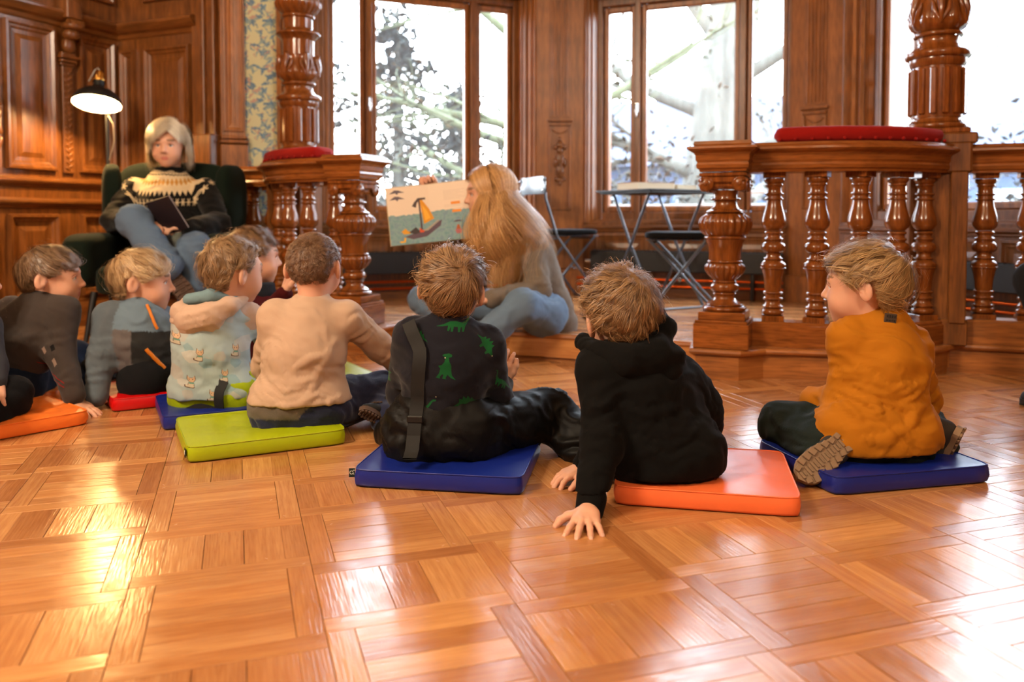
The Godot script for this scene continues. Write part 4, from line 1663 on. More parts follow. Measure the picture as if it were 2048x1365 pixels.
# a hand: wrist at the origin, fingers towards -z, palm down, thumb towards +x (flip by a mirrored transform)
func make_hand(curl: Array, spread := 0.16, thumb := 0.7, sc := 1.0, thumb_drop := 0.15) -> MB:
	var F := Field.new(Vector3(-0.07, -0.075, -0.15), Vector3(0.085, 0.03, 0.035), 0.0034)
	F.cap(Vector3(0.012, 0, -0.022), Vector3(0.018, 0, -0.052), 0.017, 0.015, 0.012, Vector3.UP, 1.45)
	F.cap(Vector3(-0.012, 0, -0.022), Vector3(-0.019, -0.001, -0.050), 0.017, 0.014, 0.012, Vector3.UP, 1.45)
	F.cap(Vector3(0, 0.0, 0.03), Vector3(0, 0, -0.022), 0.018, 0.020, 0.012, Vector3.UP, 1.25)
	var nails := []
	var base := [Vector3(0.024, 0.001, -0.058), Vector3(0.008, 0.003, -0.062), Vector3(-0.008, 0.002, -0.060), Vector3(-0.023, -0.001, -0.054)]
	var lens := [0.048, 0.053, 0.049, 0.039]
	for k in 4:
		var a := (1.4 - k) * spread
		var p: Vector3 = base[k]
		var c: float = curl[k + 1]
		var dir := Vector3(sin(a), 0, -cos(a))
		var axis := dir.cross(Vector3.UP).normalized()
		var r := 0.0082 - 0.0006 * absf(k - 1)
		F.cap(p + dir * -0.016, p, r, r, 0.007)
		var ang := c * 0.25
		for s in 3:
			ang += c * [0.5, 0.9, 0.7][s]
			var d: Vector3 = dir.rotated(axis, -ang)
			var q: Vector3 = p + d * lens[k] * [0.44, 0.31, 0.25][s]
			F.cap(p, q, r, r * 0.92, 0.004)
			p = q
			r *= 0.92
			if s == 2:
				nails.append([p - d * 0.0015, along(p, p + d, Vector3.UP), r])
	var ta := thumb
	var tp := Vector3(0.018, -0.004, -0.018)
	var tl := [0.026, 0.022, 0.018]
	for s in 3:
		var d := Vector3(sin(ta), -thumb_drop - curl[0] * 0.25 * s, -cos(ta)).normalized()
		var q: Vector3 = tp + d * tl[s]
		F.cap(tp, q, [0.0115, 0.0095, 0.0088][s], [0.0095, 0.0088, 0.0075][s], 0.006)
		tp = q
		ta -= 0.22 + curl[0] * 0.3
	var tone := func(_p: Vector3) -> Color:
		return SKIN
	var mb := F.mesh(null, tone)
	for q in nails:
		var e := MB.new()
		e.pillow(Vector3(0, 0, 0), Vector3(0.0044, 0.0012, 0.0050), Basis.IDENTITY, 0.8, 12, 6)
		e.use_c = true
		for k in e.v.size():
			e.c.append(Color(0.66, 0.36, 0.27))
		mb.add(e, Transform3D(q[1], q[0] + (q[1] as Basis).y * (q[2] as float) * 0.97))
	if sc != 1.0:
		var o := MB.new()
		o.add(mb, Transform3D(Basis.from_scale(Vector3(sc, sc, sc)), Vector3.ZERO))
		return o
	return mb

func hair_floor(az: float, st: Dictionary) -> float:     # lowest hair at angle az from the back (0) to the face (PI)
	var t := absf(az) / PI
	var nape: float = st.get("nape", -0.082)
	var brow: float = st.get("brow", 0.055)
	if t < 0.31:
		return lerpf(nape, nape + 0.012, t / 0.31)
	if t < 0.37:
		return lerpf(nape + 0.012, 0.026, (t - 0.31) / 0.06)
	if t < 0.52:
		return 0.030
	if t < 0.60:
		return lerpf(0.030, 0.002, minf((t - 0.52) / 0.03, 1.0))
	if t < 0.72:
		return lerpf(0.002, brow, (t - 0.60) / 0.12)
	return brow

func scalp_point(d: Vector3, off: float) -> Vector3:     # on the skull in direction d, off above it
	var r := Vector3(0.0745, 0.0815, 0.0915)
	var l := 1.0 / (d / r).length()
	return Vector3(0, 0.025, 0.008) + d * (l + off)

# short hair: a shaped cap and combed locks over it. st: thick, len, count, crown, comb, dark, light, wild
func make_hair(st: Dictionary, seed_: int) -> MB:
	var rng := RandomNumberGenerator.new()
	rng.seed = seed_
	var mb := MB.new()
	mb.use_c = true
	var thick: float = st.get("thick", 0.014)
	var dark: Color = st.dark
	var light: Color = st.light
	var nz := FastNoiseLite.new()
	nz.seed = seed_
	nz.frequency = 22.0
	var rows := []
	var NI := 22
	var NJ := 40
	for i in NI + 1:
		var row := PackedVector3Array()
		for j in NJ:
			var az := TAU * j / NJ - PI
			# walk from the top down to the hair line
			var yl := hair_floor(az, st)
			var t := float(i) / NI
			var el_low := asin(clampf((yl - 0.025) / 0.086, -0.99, 0.99))
			var el := lerpf(PI * 0.499, el_low, t)
			var d := Vector3(sin(az) * cos(el), sin(el), cos(az) * cos(el))
			var off := thick * (0.75 + 0.5 * nz.get_noise_3dv(d)) * (1.0 - 0.65 * smoothstep(0.82, 1.0, t)) * lerpf(1.1, 0.65, t)
			row.append(scalp_point(d, off))
		rows.append(row)
	var b0 := mb.v.size()
	mb.sheet(rows, false, true)
	for k in range(b0, mb.v.size()):
		mb.c.append(dark.lerp(light, 0.34 + 0.4 * nz.get_noise_3dv(mb.v[k] * 3.0)))
	var crown: Vector3 = (st.get("crown", Vector3(0.15, 0.75, 0.6)) as Vector3).normalized()
	var comb: Vector3 = st.get("comb", Vector3.ZERO)
	var L: float = st.get("len", 0.06)
	var wild: float = st.get("wild", 0.1)
	var wid: float = st.get("width", 0.0012)
	var count: int = st.get("count", 2600)
	var SEG := 6
	var per: int = st.get("per", 14)
	for n in count / per:
		var d := Vector3(rng.randfn(), rng.randfn(), rng.randfn()).normalized()
		var az := atan2(d.x, d.z)
		if scalp_point(d, 0.0).y < hair_floor(az, st) + 0.003:
			continue
		var clump := nz.get_noise_3dv(d * 2.2)
		var len: float = L * rng.randf_range(0.65, 1.1) * (1.0 + 0.3 * clump)
		var lift := thick * rng.randf_range(0.55, 1.3) * (1.0 + 0.5 * clump)
		var lock_tone := 0.34 + 0.5 * clump + rng.randf_range(-0.22, 0.25)
		var over := rng.randf_range(0.003, 0.013)
		var ang := rng.randf() * TAU
		var stray := Vector3(sin(ang), cos(ang * 1.7), cos(ang)) * wild + Vector3(clump, nz.get_noise_3dv(d * 4.0), -clump) * wild * 2.0
		var way := [d]                                  # the middle of the lock, as directions
		var q := d
		for s in SEG:
			var aw := (q - crown * q.dot(crown))
			var dist := aw.length()
			aw = aw.normalized() if dist > 0.02 else Vector3(rng.randfn(), 0, rng.randfn()).normalized()
			var swirl: Vector3 = q.cross(crown).normalized() * st.get("swirl", 0.5) * exp(-dist * 2.0)
			var g: Vector3 = aw + swirl + comb * clampf(1.2 - absf(q.y) * 0.4, 0, 1) * smoothstep(0.25, -0.5, q.z) + Vector3(0, -0.35, 0) * (float(s) / SEG) + stray
			g -= q * g.dot(q)
			q = (q + g.normalized() * len / SEG / 0.092).normalized()
			way.append(q)
		for m in per:
			var jit: Vector3 = Vector3(rng.randfn(), rng.randfn(), rng.randfn()) * st.get("lock", 0.055)
			var tint := dark.lerp(light, clampf(lock_tone + rng.randf_range(-0.26, 0.26), 0.0, 1.0))
			var own := lift * (rng.randf_range(0.75, 1.15) if rng.randf() > 0.04 else rng.randf_range(1.4, 2.0))
			var cut := rng.randf_range(0.8, 1.0)
			var pts := PackedVector3Array()
			for s in SEG + 1:
				var t := float(s) / SEG
				if t > cut:
					break
				var e: Vector3 = ((way[s] as Vector3) + jit * (1.0 - 0.75 * t)).normalized()
				var p: Vector3 = scalp_point(e, own * (0.5 + 0.65 * sin(PI * minf(t + 0.12, 1.0))) + st.get("stand", 0.0) * t * len)
				pts.append(p)
				if p.y < hair_floor(atan2(e.x, e.z), st) - over:
					break
			if pts.size() > 1:
				ribbon(mb, pts, wid * rng.randf_range(0.7, 1.5), tint, light)
	return mb

func ribbon(mb: MB, pts: PackedVector3Array, w: float, c0: Color, c1: Color, ctr := Vector3(0, 0.0, 0.0)) -> void:
	var b := mb.v.size()
	var n := pts.size()
	for k in n:
		var t := (pts[mini(k + 1, n - 1)] - pts[maxi(k - 1, 0)])
		var up := (pts[k] - ctr)
		var side := t.cross(up).normalized() * w * 0.5 * (1.0 - 0.8 * float(k) / (n - 1)) * (0.5 + minf(k, 1) * 0.5)
		var nm := side.cross(t).normalized()
		if nm.dot(up) < 0:
			nm = -nm
		mb.v.append(pts[k] - side)
		mb.v.append(pts[k] + side)
		mb.n.append((nm + side.normalized() * -0.3).normalized())
		mb.n.append((nm + side.normalized() * 0.3).normalized())
		var c := c0.lerp(c1, 0.25 * float(k) / n)
		mb.c.append(c)
		mb.c.append(c)
		if k > 0:
			var q := b + k * 2
			# wound so that the outward side is the front
			var gn := (mb.v[q - 1] - mb.v[q - 2]).cross(mb.v[q] - mb.v[q - 2])
			if gn.dot(nm) > 0:
				mb.ix.append(q - 2); mb.ix.append(q); mb.ix.append(q - 1)
				mb.ix.append(q - 1); mb.ix.append(q); mb.ix.append(q + 1)
			else:
				mb.ix.append(q - 2); mb.ix.append(q - 1); mb.ix.append(q)
				mb.ix.append(q - 1); mb.ix.append(q + 1); mb.ix.append(q)

# joints of everyone in the plan frame of the circle: [to the right, up, away]
const JOINTS := {
	"dino": {"hip": [-0.198, 0.13, 2.27], "chest": [-0.182, 0.302, 2.26], "neck": [-0.167, 0.406, 2.27], "shl": [-0.276, 0.378, 2.25], "shr": [-0.068, 0.348, 2.28], "el": [-0.32, 0.197, 2.36], "wl": [-0.28, 0.098, 2.5], "er": [-0.046, 0.183, 2.34], "wr": [-0.031, 0.191, 2.5], "hl": [-0.254, 0.108, 2.27], "hr": [-0.131, 0.108, 2.27], "kl": [-0.359, 0.012, 2.6], "al": [-0.189, -0.042, 2.58], "kr": [0.119, 0.108, 2.47], "ar": [0.207, 0.03, 2.38], "head": [-0.167, 0.501, 2.29]},
	"black": {"hip": [0.386, 0.128, 2.08], "chest": [0.328, 0.272, 2.1], "neck": [0.309, 0.366, 2.12], "shl": [0.22, 0.328, 2.04], "shr": [0.441, 0.278, 2.19], "el": [0.218, 0.149, 1.98], "wl": [0.179, 0.013, 1.885], "er": [0.525, 0.144, 2.22], "wr": [0.508, 0.016, 2.38], "hl": [0.328, 0.102, 2.08], "hr": [0.444, 0.102, 2.08], "kl": [0.363, 0.072, 2.48], "al": [0.456, -0.058, 2.5], "kr": [0.555, 0.067, 2.5], "ar": [0.497, -0.073, 2.55], "head": [0.284, 0.448, 2.12], "el2": [0.252, 0.144, 2.14], "wl2": [0.194, 0.028, 2.15]},
	"mustard": {"hip": [1.008, 0.13, 2.25], "chest": [1.036, 0.294, 2.27], "neck": [1.039, 0.453, 2.3], "shl": [0.929, 0.375, 2.27], "shr": [1.136, 0.341, 2.31], "el": [0.929, 0.195, 2.27], "wl": [0.882, 0.166, 2.4], "er": [1.223, 0.162, 2.42], "wr": [1.178, 0.074, 2.5], "hl": [0.937, 0.105, 2.25], "hr": [1.075, 0.105, 2.25], "kl": [0.809, 0.087, 2.42], "al": [0.839, 0.056, 2.24], "kr": [1.263, 0.059, 2.5], "ar": [1.212, 0.062, 2.32], "head": [0.996, 0.507, 2.31], "heel": [0.907, 0.121, 2.17], "toe": [0.753, 0.035, 2.1], "heel2": [1.232, 0.113, 2.22], "toe2": [1.221, 0.066, 2.28]},
	"beige": {"hip": [-0.686, 0.121, 2.62], "chest": [-0.664, 0.286, 2.63], "neck": [-0.642, 0.438, 2.65], "shl": [-0.76, 0.389, 2.62], "shr": [-0.536, 0.384, 2.66], "el": [-0.829, 0.199, 2.75], "wl": [-0.809, 0.1, 2.9], "er": [-0.45, 0.271, 2.76], "wr": [-0.362, 0.164, 2.82], "hl": [-0.748, 0.098, 2.62], "hr": [-0.623, 0.093, 2.64], "kl": [-0.842, 0.017, 2.95], "al": [-0.679, -0.038, 2.95], "kr": [-0.459, 0.093, 2.85], "ar": [-0.412, 0.051, 2.66], "head": [-0.642, 0.539, 2.66], "heel": [-0.401, 0.039, 2.62], "toe": [-0.462, 0.074, 2.6]},
	"fox": {"hip": [-1.062, 0.118, 2.9], "chest": [-1.07, 0.252, 2.9], "neck": [-1.025, 0.393, 2.92], "shl": [-1.139, 0.335, 2.88], "shr": [-0.971, 0.332, 2.98], "el": [-1.177, 0.173, 3.05], "wl": [-1.127, 0.107, 3.2], "er": [-0.929, 0.256, 3.1], "wr": [-0.878, 0.191, 3.3], "hl": [-1.121, 0.091, 2.9], "hr": [-0.987, 0.082, 2.9], "kl": [-1.167, 0.068, 3.2], "al": [-1.09, -0.012, 3.2], "kr": [-0.95, 0.059, 3.1], "ar": [-0.893, 0.014, 3], "head": [-1.001, 0.509, 2.93]},
	"red": {"hip": [-1.051, 0.112, 3.4], "chest": [-1.033, 0.259, 3.4], "neck": [-1.042, 0.403, 3.38], "shl": [-1.088, 0.36, 3.33], "shr": [-0.979, 0.333, 3.45], "el": [-1.019, 0.272, 3.3], "wl": [-0.911, 0.405, 3.28], "er": [-0.93, 0.246, 3.5], "wr": [-0.936, 0.144, 3.6], "hl": [-1.104, 0.081, 3.4], "hr": [-1, 0.081, 3.4], "kl": [-1.025, 0.078, 3.6], "al": [-0.937, 0.022, 3.6], "kr": [-0.914, 0.078, 3.6], "ar": [-0.849, 0.022, 3.6], "head": [-1.071, 0.541, 3.38]},
	"fleece": {"hip": [-1.39, 0.113, 3.15], "chest": [-1.436, 0.243, 3.15], "neck": [-1.424, 0.365, 3.15], "shl": [-1.53, 0.332, 3.1], "shr": [-1.395, 0.297, 3.26], "el": [-1.531, 0.178, 3.04], "wl": [-1.525, 0.049, 2.985], "er": [-1.344, 0.17, 3.3], "wr": [-1.344, 0.07, 3.4], "hl": [-1.397, 0.087, 3.1], "hr": [-1.405, 0.068, 3.25], "kl": [-1.284, 0.089, 3.3], "al": [-1.255, 0.008, 3.5], "kr": [-1.321, 0.072, 3.45], "ar": [-1.247, -0.011, 3.6], "head": [-1.434, 0.454, 3.17]},
	"sweater": {"hip": [-1.87, 0.137, 3.02], "chest": [-1.78, 0.28, 3.02], "neck": [-1.727, 0.403, 3.04], "shl": [-1.908, 0.349, 3.12], "shr": [-1.645, 0.362, 3], "el": [-1.931, 0.186, 3.2], "wl": [-1.914, 0.076, 3.24], "er": [-1.641, 0.216, 2.96], "wr": [-1.567, 0.071, 2.91], "hl": [-1.961, 0.103, 3.12], "hr": [-1.819, 0.102, 2.98], "kl": [-1.823, 0.123, 3.4], "al": [-1.799, 0.029, 3.45], "kr": [-1.831, 0.089, 3.3], "ar": [-1.741, 0.038, 3.3], "head": [-1.718, 0.477, 3.05]},
	"edge": {"hip": [-1.934, 0.095, 2.8], "chest": [-1.913, 0.251, 2.8], "neck": [-1.9, 0.388, 2.8], "shl": [-2.049, 0.33, 2.85], "shr": [-1.775, 0.343, 2.75], "el": [-2.054, 0.172, 2.85], "wl": [-1.865, 0.133, 2.7], "er": [-1.722, 0.208, 2.7], "wr": [-1.686, 0.166, 2.66], "hl": [-2.004, 0.066, 2.85], "hr": [-1.858, 0.089, 2.75], "kl": [-1.665, 0.16, 2.5], "al": [-1.761, 0.051, 2.5], "kr": [-1.678, 0.104, 2.72], "ar": [-1.687, 0.041, 2.6], "head": [-1.889, 0.491, 2.8]},
	"reader": {"hip": [0.164, 0.255, 4.18], "chest": [0.079, 0.517, 4.17], "neck": [-0.061, 0.675, 4.16], "shl": [0.094, 0.572, 4.05], "shr": [-0.09, 0.583, 4.36], "el": [0.131, 0.36, 3.98], "wl": [-0.092, 0.323, 3.86], "er": [-0.267, 0.533, 4.42], "wr": [-0.393, 0.826, 4.225], "hl": [0.159, 0.229, 4.05], "hr": [0.142, 0.216, 4.3], "kl": [0.049, 0.292, 3.84], "al": [-0.183, 0.117, 3.78], "kr": [-0.474, 0.264, 4.4], "ar": [-0.239, 0.116, 4.15], "head": [-0.113, 0.826, 4.14]},
	"armchair": {"hip": [-2.02, 0.599, 4.88], "chest": [-2.059, 0.814, 4.93], "neck": [-2.058, 0.977, 4.95], "shl": [-2.268, 0.874, 4.93], "shr": [-1.843, 0.869, 4.95], "el": [-2.304, 0.694, 4.75], "wl": [-1.977, 0.678, 4.5], "er": [-1.714, 0.671, 4.8], "wr": [-1.772, 0.651, 4.5], "hl": [-2.097, 0.576, 4.85], "hr": [-1.92, 0.57, 4.85], "kl": [-2.027, 0.689, 4.4], "al": [-1.801, 0.455, 4.28], "kr": [-1.705, 0.533, 4.42], "ar": [-1.741, 0.15, 4.45], "head": [-2.049, 1.139, 4.92]},
}

# ------------------------------------------------------------------ people
func jt(who: String) -> Dictionary:
	var d := {}
	for k in JOINTS[who]:
		var q: Array = JOINTS[who][k]
		d[k] = pt(q[0], q[1], q[2])
	return d

func look(yaw: float, pitch := 0.0, roll := 0.0, sc := 1.1) -> Basis:      # yaw 0 faces away into the bay, positive turns right
	var y := deg_to_rad(yaw)
	var f := (pt(sin(y), 0, cos(y)) - pt(0, 0, 0)).normalized()
	var r := f.cross(Vector3.UP)
	var b := Basis(r, Vector3.UP, -f)
	b = b * Basis(Vector3.RIGHT, deg_to_rad(pitch)) * Basis(Vector3.BACK, deg_to_rad(roll))
	return b.scaled_local(Vector3(sc, sc, sc))

func along(from: Vector3, to: Vector3, up: Vector3) -> Basis:      # -z from one point to the other
	var z := (from - to).normalized()
	var x := up.cross(z).normalized()
	return Basis(x, z.cross(x), z)

func bounds(J: Dictionary, keys: Array, m: float) -> Array:
	var lo := Vector3(99, 99, 99)
	var hi := -lo
	for k in keys:
		lo = lo.min(J[k])
		hi = hi.max(J[k])
	return [lo - Vector3(m, m, m), hi + Vector3(m, m, m)]

class Folds:
	var a := FastNoiseLite.new()
	var b := FastNoiseLite.new()
	var amp := 0.005
	var lat := Vector3.RIGHT
	var up := Vector3.UP
	var fr := Vector3.BACK
	var fu := 1.0
	var lines := []                                      # [a, b, width, height]
	func crease(pts: Array, w: float, h: float) -> void:
		var n := pts.size() - 1
		for k in n:
			var t := sin(PI * (k + 0.5) / n)
			lines.append([pts[k], pts[k + 1], w * (0.6 + 0.4 * t), h * t, ((pts[k] + pts[k + 1]) as Vector3) * 0.5, (pts[k] as Vector3).distance_to(pts[k + 1]) * 0.5 + w * 3.2])
	func _init(seed_: int, amp_: float, lat_: Vector3, up_: Vector3) -> void:
		a.seed = seed_
		a.frequency = 7.0
		a.fractal_type = FastNoiseLite.FRACTAL_RIDGED
		a.fractal_octaves = 2
		b.seed = seed_ + 7
		b.frequency = 5.0
		b.fractal_octaves = 2
		amp = amp_
		lat = lat_
		up = up_
		fr = lat.cross(up)
	func move(p: Vector3, n: Vector3) -> Vector3:
		var w := b.get_noise_3dv(p) * 0.07
		var q := Vector3(p.dot(lat) * 0.5 + w, p.dot(up) * 1.7 + w * 1.6 + p.dot(lat) * 0.55, p.dot(fr) * 0.5)
		var r := a.get_noise_3dv(q)
		r = signf(r) * pow(absf(r), 0.75)
		var out := amp * (r * 0.9 - 0.2) + amp * 0.7 * b.get_noise_3dv(p * 1.6)
		if lines.size() > 0:
			out *= 0.85
			var best := 0.0
			for l in lines:
				if p.distance_squared_to(l[4]) > l[5] * l[5]:
					continue
				var d := Geometry3D.get_closest_point_to_segment(p, l[0], l[1]).distance_to(p) / (l[2] as float)
				if d < 3.0:
					var v: float = l[3] * (exp(-d * d * 0.8) - 0.3 * exp(-(d - 1.7) * (d - 1.7) * 1.2))
					if absf(v) > absf(best):
						best = v
			out += best
		return p + n * out

func torso_axes(J: Dictionary) -> Array:
	var lat: Vector3 = (J.shr - J.shl).normalized()
	var up: Vector3 = (J.neck - J.hip).normalized()
	var fr := lat.cross(up).normalized() * -1.0          # towards the chest... sign does not matter for flattening
	return [lat, up, fr]

func top_field(J: Dictionary, cell: float, sz: Dictionary) -> Field:
	var keys := ["hip", "chest", "neck", "shl", "shr", "el", "er", "wl", "wr"]
	var bb := bounds(J, keys, 0.15)
	var F := Field.new(bb[0], bb[1], cell)
	var ax := torso_axes(J)
	var t: float = sz.get("t", 1.0)
	var fl: float = sz.get("flat", 1.25)
	var up: Vector3 = ax[1]
	var drop: float = sz.get("hem", 0.0)
	F.cap(J.hip - up * drop, J.chest, 0.112 * t * sz.get("belly", 1.0), 0.116 * t, 0.06, ax[2], fl)
	F.cap(J.chest, J.chest.lerp(J.neck, 0.55), 0.114 * t, 0.080 * t, 0.06, ax[2], fl)
	F.cap(J.shl - up * 0.010, J.shr - up * 0.010, 0.044 * t, 0.044 * t, 0.05)
	F.cap(J.chest.lerp(J.neck, 0.4), J.neck + up * (sz.get("collar", 0.0) - 0.012), 0.062 * t, 0.046 * t, 0.045)
	if sz.has("skirt"):                                  # cloth hanging over the hips, ended by a hem
		F.cap(J.hl, J.hr, sz.skirt, sz.skirt, 0.05)
	var a: float = sz.get("arm", 1.0)
	for s in ["l", "r"]:
		F.cap(J["sh" + s], J["e" + s], 0.049 * a, 0.043 * a, 0.03)
		F.cap(J["e" + s], J["w" + s], 0.043 * a, 0.034 * a, 0.025)
	if sz.has("hem_y"):
		F.cut(Vector3(0, sz.hem_y, 0), Vector3.DOWN)
	if J.has("el2"):
		F.cap(J.shl, J.el2, 0.045 * a, 0.042 * a, 0.03)
		F.cap(J.el2, J.wl2, 0.042 * a, 0.036 * a, 0.025)
	return F

func leg_field(J: Dictionary, cell: float, sz: Dictionary) -> Field:
	var keys := ["hip", "hl", "hr", "kl", "kr", "al", "ar"]
	var bb := bounds(J, keys, 0.15)
	var F := Field.new(bb[0], bb[1], cell)
	var t: float = sz.get("t", 1.0)
	F.cap(J.hl, J.hr, 0.088 * t, 0.088 * t, 0.05)
	F.cap(J.hip, J.hip.lerp(J.chest, 0.10), 0.10 * t, 0.098 * t, 0.05, torso_axes(J)[2], 1.2)
	for s in ["l", "r"]:
		F.cap(J["h" + s], J["k" + s], 0.085 * t, 0.064 * t, 0.05)
		F.cap(J["k" + s], J["a" + s], 0.062 * t, sz.get("hemr", 0.050) * t, 0.035)
	if sz.has("floor"):
		F.cut(Vector3(0, sz.floor, 0), Vector3.DOWN)
	return F

# skin: neck, head, hands and the limbs inside the clothes, one surface
func body_mesh(J: Dictionary, head: Transform3D, hands: Array, adult := false, thin := 1.0) -> MB:
	var keys := ["hip", "chest", "neck", "shl", "shr", "el", "er", "wl", "wr", "hl", "hr", "kl", "kr", "al", "ar"]
	var bb := bounds(J, keys, 0.12)
	var F := Field.new(bb[0], bb[1], 0.016)
	var w := torso_axes(J)[2] as Vector3
	var k := thin * (1.35 if adult else 1.0)
	F.cap(J.hip, J.chest, 0.075 * k, 0.078 * k, 0.05, w, 1.3)
	F.cap(J.chest, J.chest.lerp(J.neck, 0.7), 0.078 * k, 0.05 * k, 0.05, w, 1.3)
	F.cap(J.chest.lerp(J.neck, 0.7), head * Vector3(0, -0.09, 0.022), 0.040 * k, 0.042 * k, 0.03)
	for s in ["l", "r"]:
		F.cap(J.chest.lerp(J["sh" + s], 0.5), J["sh" + s], 0.03, 0.028, 0.03)
		F.cap(J["sh" + s], J["e" + s], 0.030 * k, 0.025 * k, 0.03)
		F.cap(J["e" + s], J["w" + s], 0.025 * k, 0.021 * k, 0.02)
		F.cap(J.hip, J["h" + s], 0.06, 0.055, 0.03)
		F.cap(J["h" + s], J["k" + s], 0.055 * k, 0.04 * k, 0.03)
		F.cap(J["k" + s], J["a" + s], 0.038 * k, 0.03 * k, 0.02)
	if J.has("wl2"):
		F.cap(J.el2, J.wl2, 0.025, 0.021, 0.02)
	var mb := F.mesh(null, func(_p): return SKIN)
	mb.add(head_adult if adult else head_child, head)
	for q in hands:
		mb.add(q[0], q[1])
	return mb

func onto(F, p: Vector3, dir: Vector3, out := 0.0) -> Vector3:      # walk from p along dir to the cloth (one field or the first of several)
	var q := p
	for k in 160:
		if F is Array:
			if minf(F[0].at(q), F[1].at(q)) < out:
				break
		elif F.at(q) < out:
			break
		q += dir * 0.004
	return q

func strap(mb: MB, pts: Array, nrm: Array, w: float, t := 0.003) -> void:
	var rows := []
	for k in pts.size():
		var d: Vector3 = ((pts[mini(k + 1, pts.size() - 1)] as Vector3) - (pts[maxi(k - 1, 0)] as Vector3)).normalized()
		var n: Vector3 = nrm[k]
		var s := d.cross(n).normalized() * w * 0.5
		var p: Vector3 = pts[k]
		rows.append(PackedVector3Array([p - s, p - s + n * t, p + s + n * t, p + s]))
	for j in 4:
		var rr := []
		for r in rows:
			rr.append(PackedVector3Array([r[j], r[(j + 1) % 4]]))
		mb.sheet(rr)

func along_cloth(F, ctl: Array, dir: Vector3, n := 14, out := 0.003) -> Array:     # points of a curve laid on the cloth
	var c := Curve3D.new()
	for p in ctl:
		c.add_point(p)
	var o := []
	for k in n:
		o.append(onto(F, c.sample_baked(c.get_baked_length() * k / (n - 1)) - dir * 0.15, dir, out))
	return o

# creases of a shirt seen from behind: from the armpits to the waist, across the waist, round the elbows
func shirt_folds(F: Field, J: Dictionary, seed_: int, amp: float, h := 0.006, arms := true) -> Folds:
	var ax := torso_axes(J)
	var fo := Folds.new(seed_, amp, ax[0], ax[1])
	var rng := RandomNumberGenerator.new()
	rng.seed = seed_ + 300
	var lat: Vector3 = ax[0]
	var up: Vector3 = ax[1]
	var d := away(0)
	for s in [-1.0, 1.0]:
		var arm: Vector3 = (J.shl if s < 0 else J.shr) - up * 0.075 - lat * s * 0.015
		for k in 3:
			var to: Vector3 = J.hip + up * rng.randf_range(0.02, 0.14) + lat * (-s * rng.randf_range(-0.06, 0.07))
			fo.crease(along_cloth(F, [arm - up * k * 0.018, arm.lerp(to, 0.5) - up * rng.randf_range(0.0, 0.03), to], d, 7, 0.0), rng.randf_range(0.012, 0.019), h * rng.randf_range(0.7, 1.2))
	for k in 5:
		var y := rng.randf_range(-0.01, 0.13)
		var x0 := rng.randf_range(-0.12, -0.02)
		var x1 := x0 + rng.randf_range(0.08, 0.2)
		fo.crease(along_cloth(F, [J.hip + up * (y + rng.randf_range(-0.02, 0.02)) + lat * x0, J.hip + up * (y - 0.015) + lat * (x0 + x1) * 0.5, J.hip + up * (y + rng.randf_range(-0.01, 0.035)) + lat * x1], d, 7, 0.0), rng.randf_range(0.011, 0.017), h * rng.randf_range(0.7, 1.2))
	if arms:
		for s in ["l", "r"]:
			for k in 5:
				var t := rng.randf_range(0.45, 1.0)
				var c: Vector3 = J["sh" + s].lerp(J["e" + s], t) if k < 3 else J["e" + s].lerp(J["w" + s], rng.randf_range(0.1, 0.8))
				var dr: Vector3 = (J["e" + s] - J["sh" + s]).normalized() if k < 3 else (J["w" + s] - J["e" + s]).normalized()
				var sd := dr.cross(d).normalized()
				fo.crease(along_cloth(F, [c - sd * 0.04 + dr * rng.randf_range(-0.02, 0.02), c, c + sd * 0.04 + dr * rng.randf_range(-0.02, 0.02)], d, 5, 0.0), 0.011, h * 0.9)
	return fo

func child_at(root: Node3D, mb: MB, called: String, m: Material, label := "") -> MeshInstance3D:
	var o := put(mb, called, m, root, label)
	o.position = -root.position
	return o

func skin_mat() -> StandardMaterial3D:
	if not M.has("skin"):
		var m := mat(Color.WHITE, 0.5, 0.4)
		m.vertex_color_use_as_albedo = true
		m.subsurf_scatter_enabled = true
		m.subsurf_scatter_strength = 0.12
		M.skin = m
		var h := mat(Color.WHITE, 0.42, 0.5)
		h.vertex_color_use_as_albedo = true
		M.hair = h
	return M.skin

func person(who: String, label: String, hd: Transform3D, hands: Array, hair: MB, adult := false) -> Array:
	var J := jt(who)
	var p := Vector3(J.hip.x, minf(minf(J.hip.y, J.al.y), J.ar.y) - 0.09, J.hip.z)
	var root := thing("person", label, "person", Transform3D(Basis.IDENTITY, p))
	child_at(root, body_mesh(J, hd, hands, adult), "body", skin_mat())
	if hair != null:
		var o := put(hair, "hair", M.hair, root)
		o.transform = Transform3D(hd.basis, hd.origin - p)
	return [root, J]

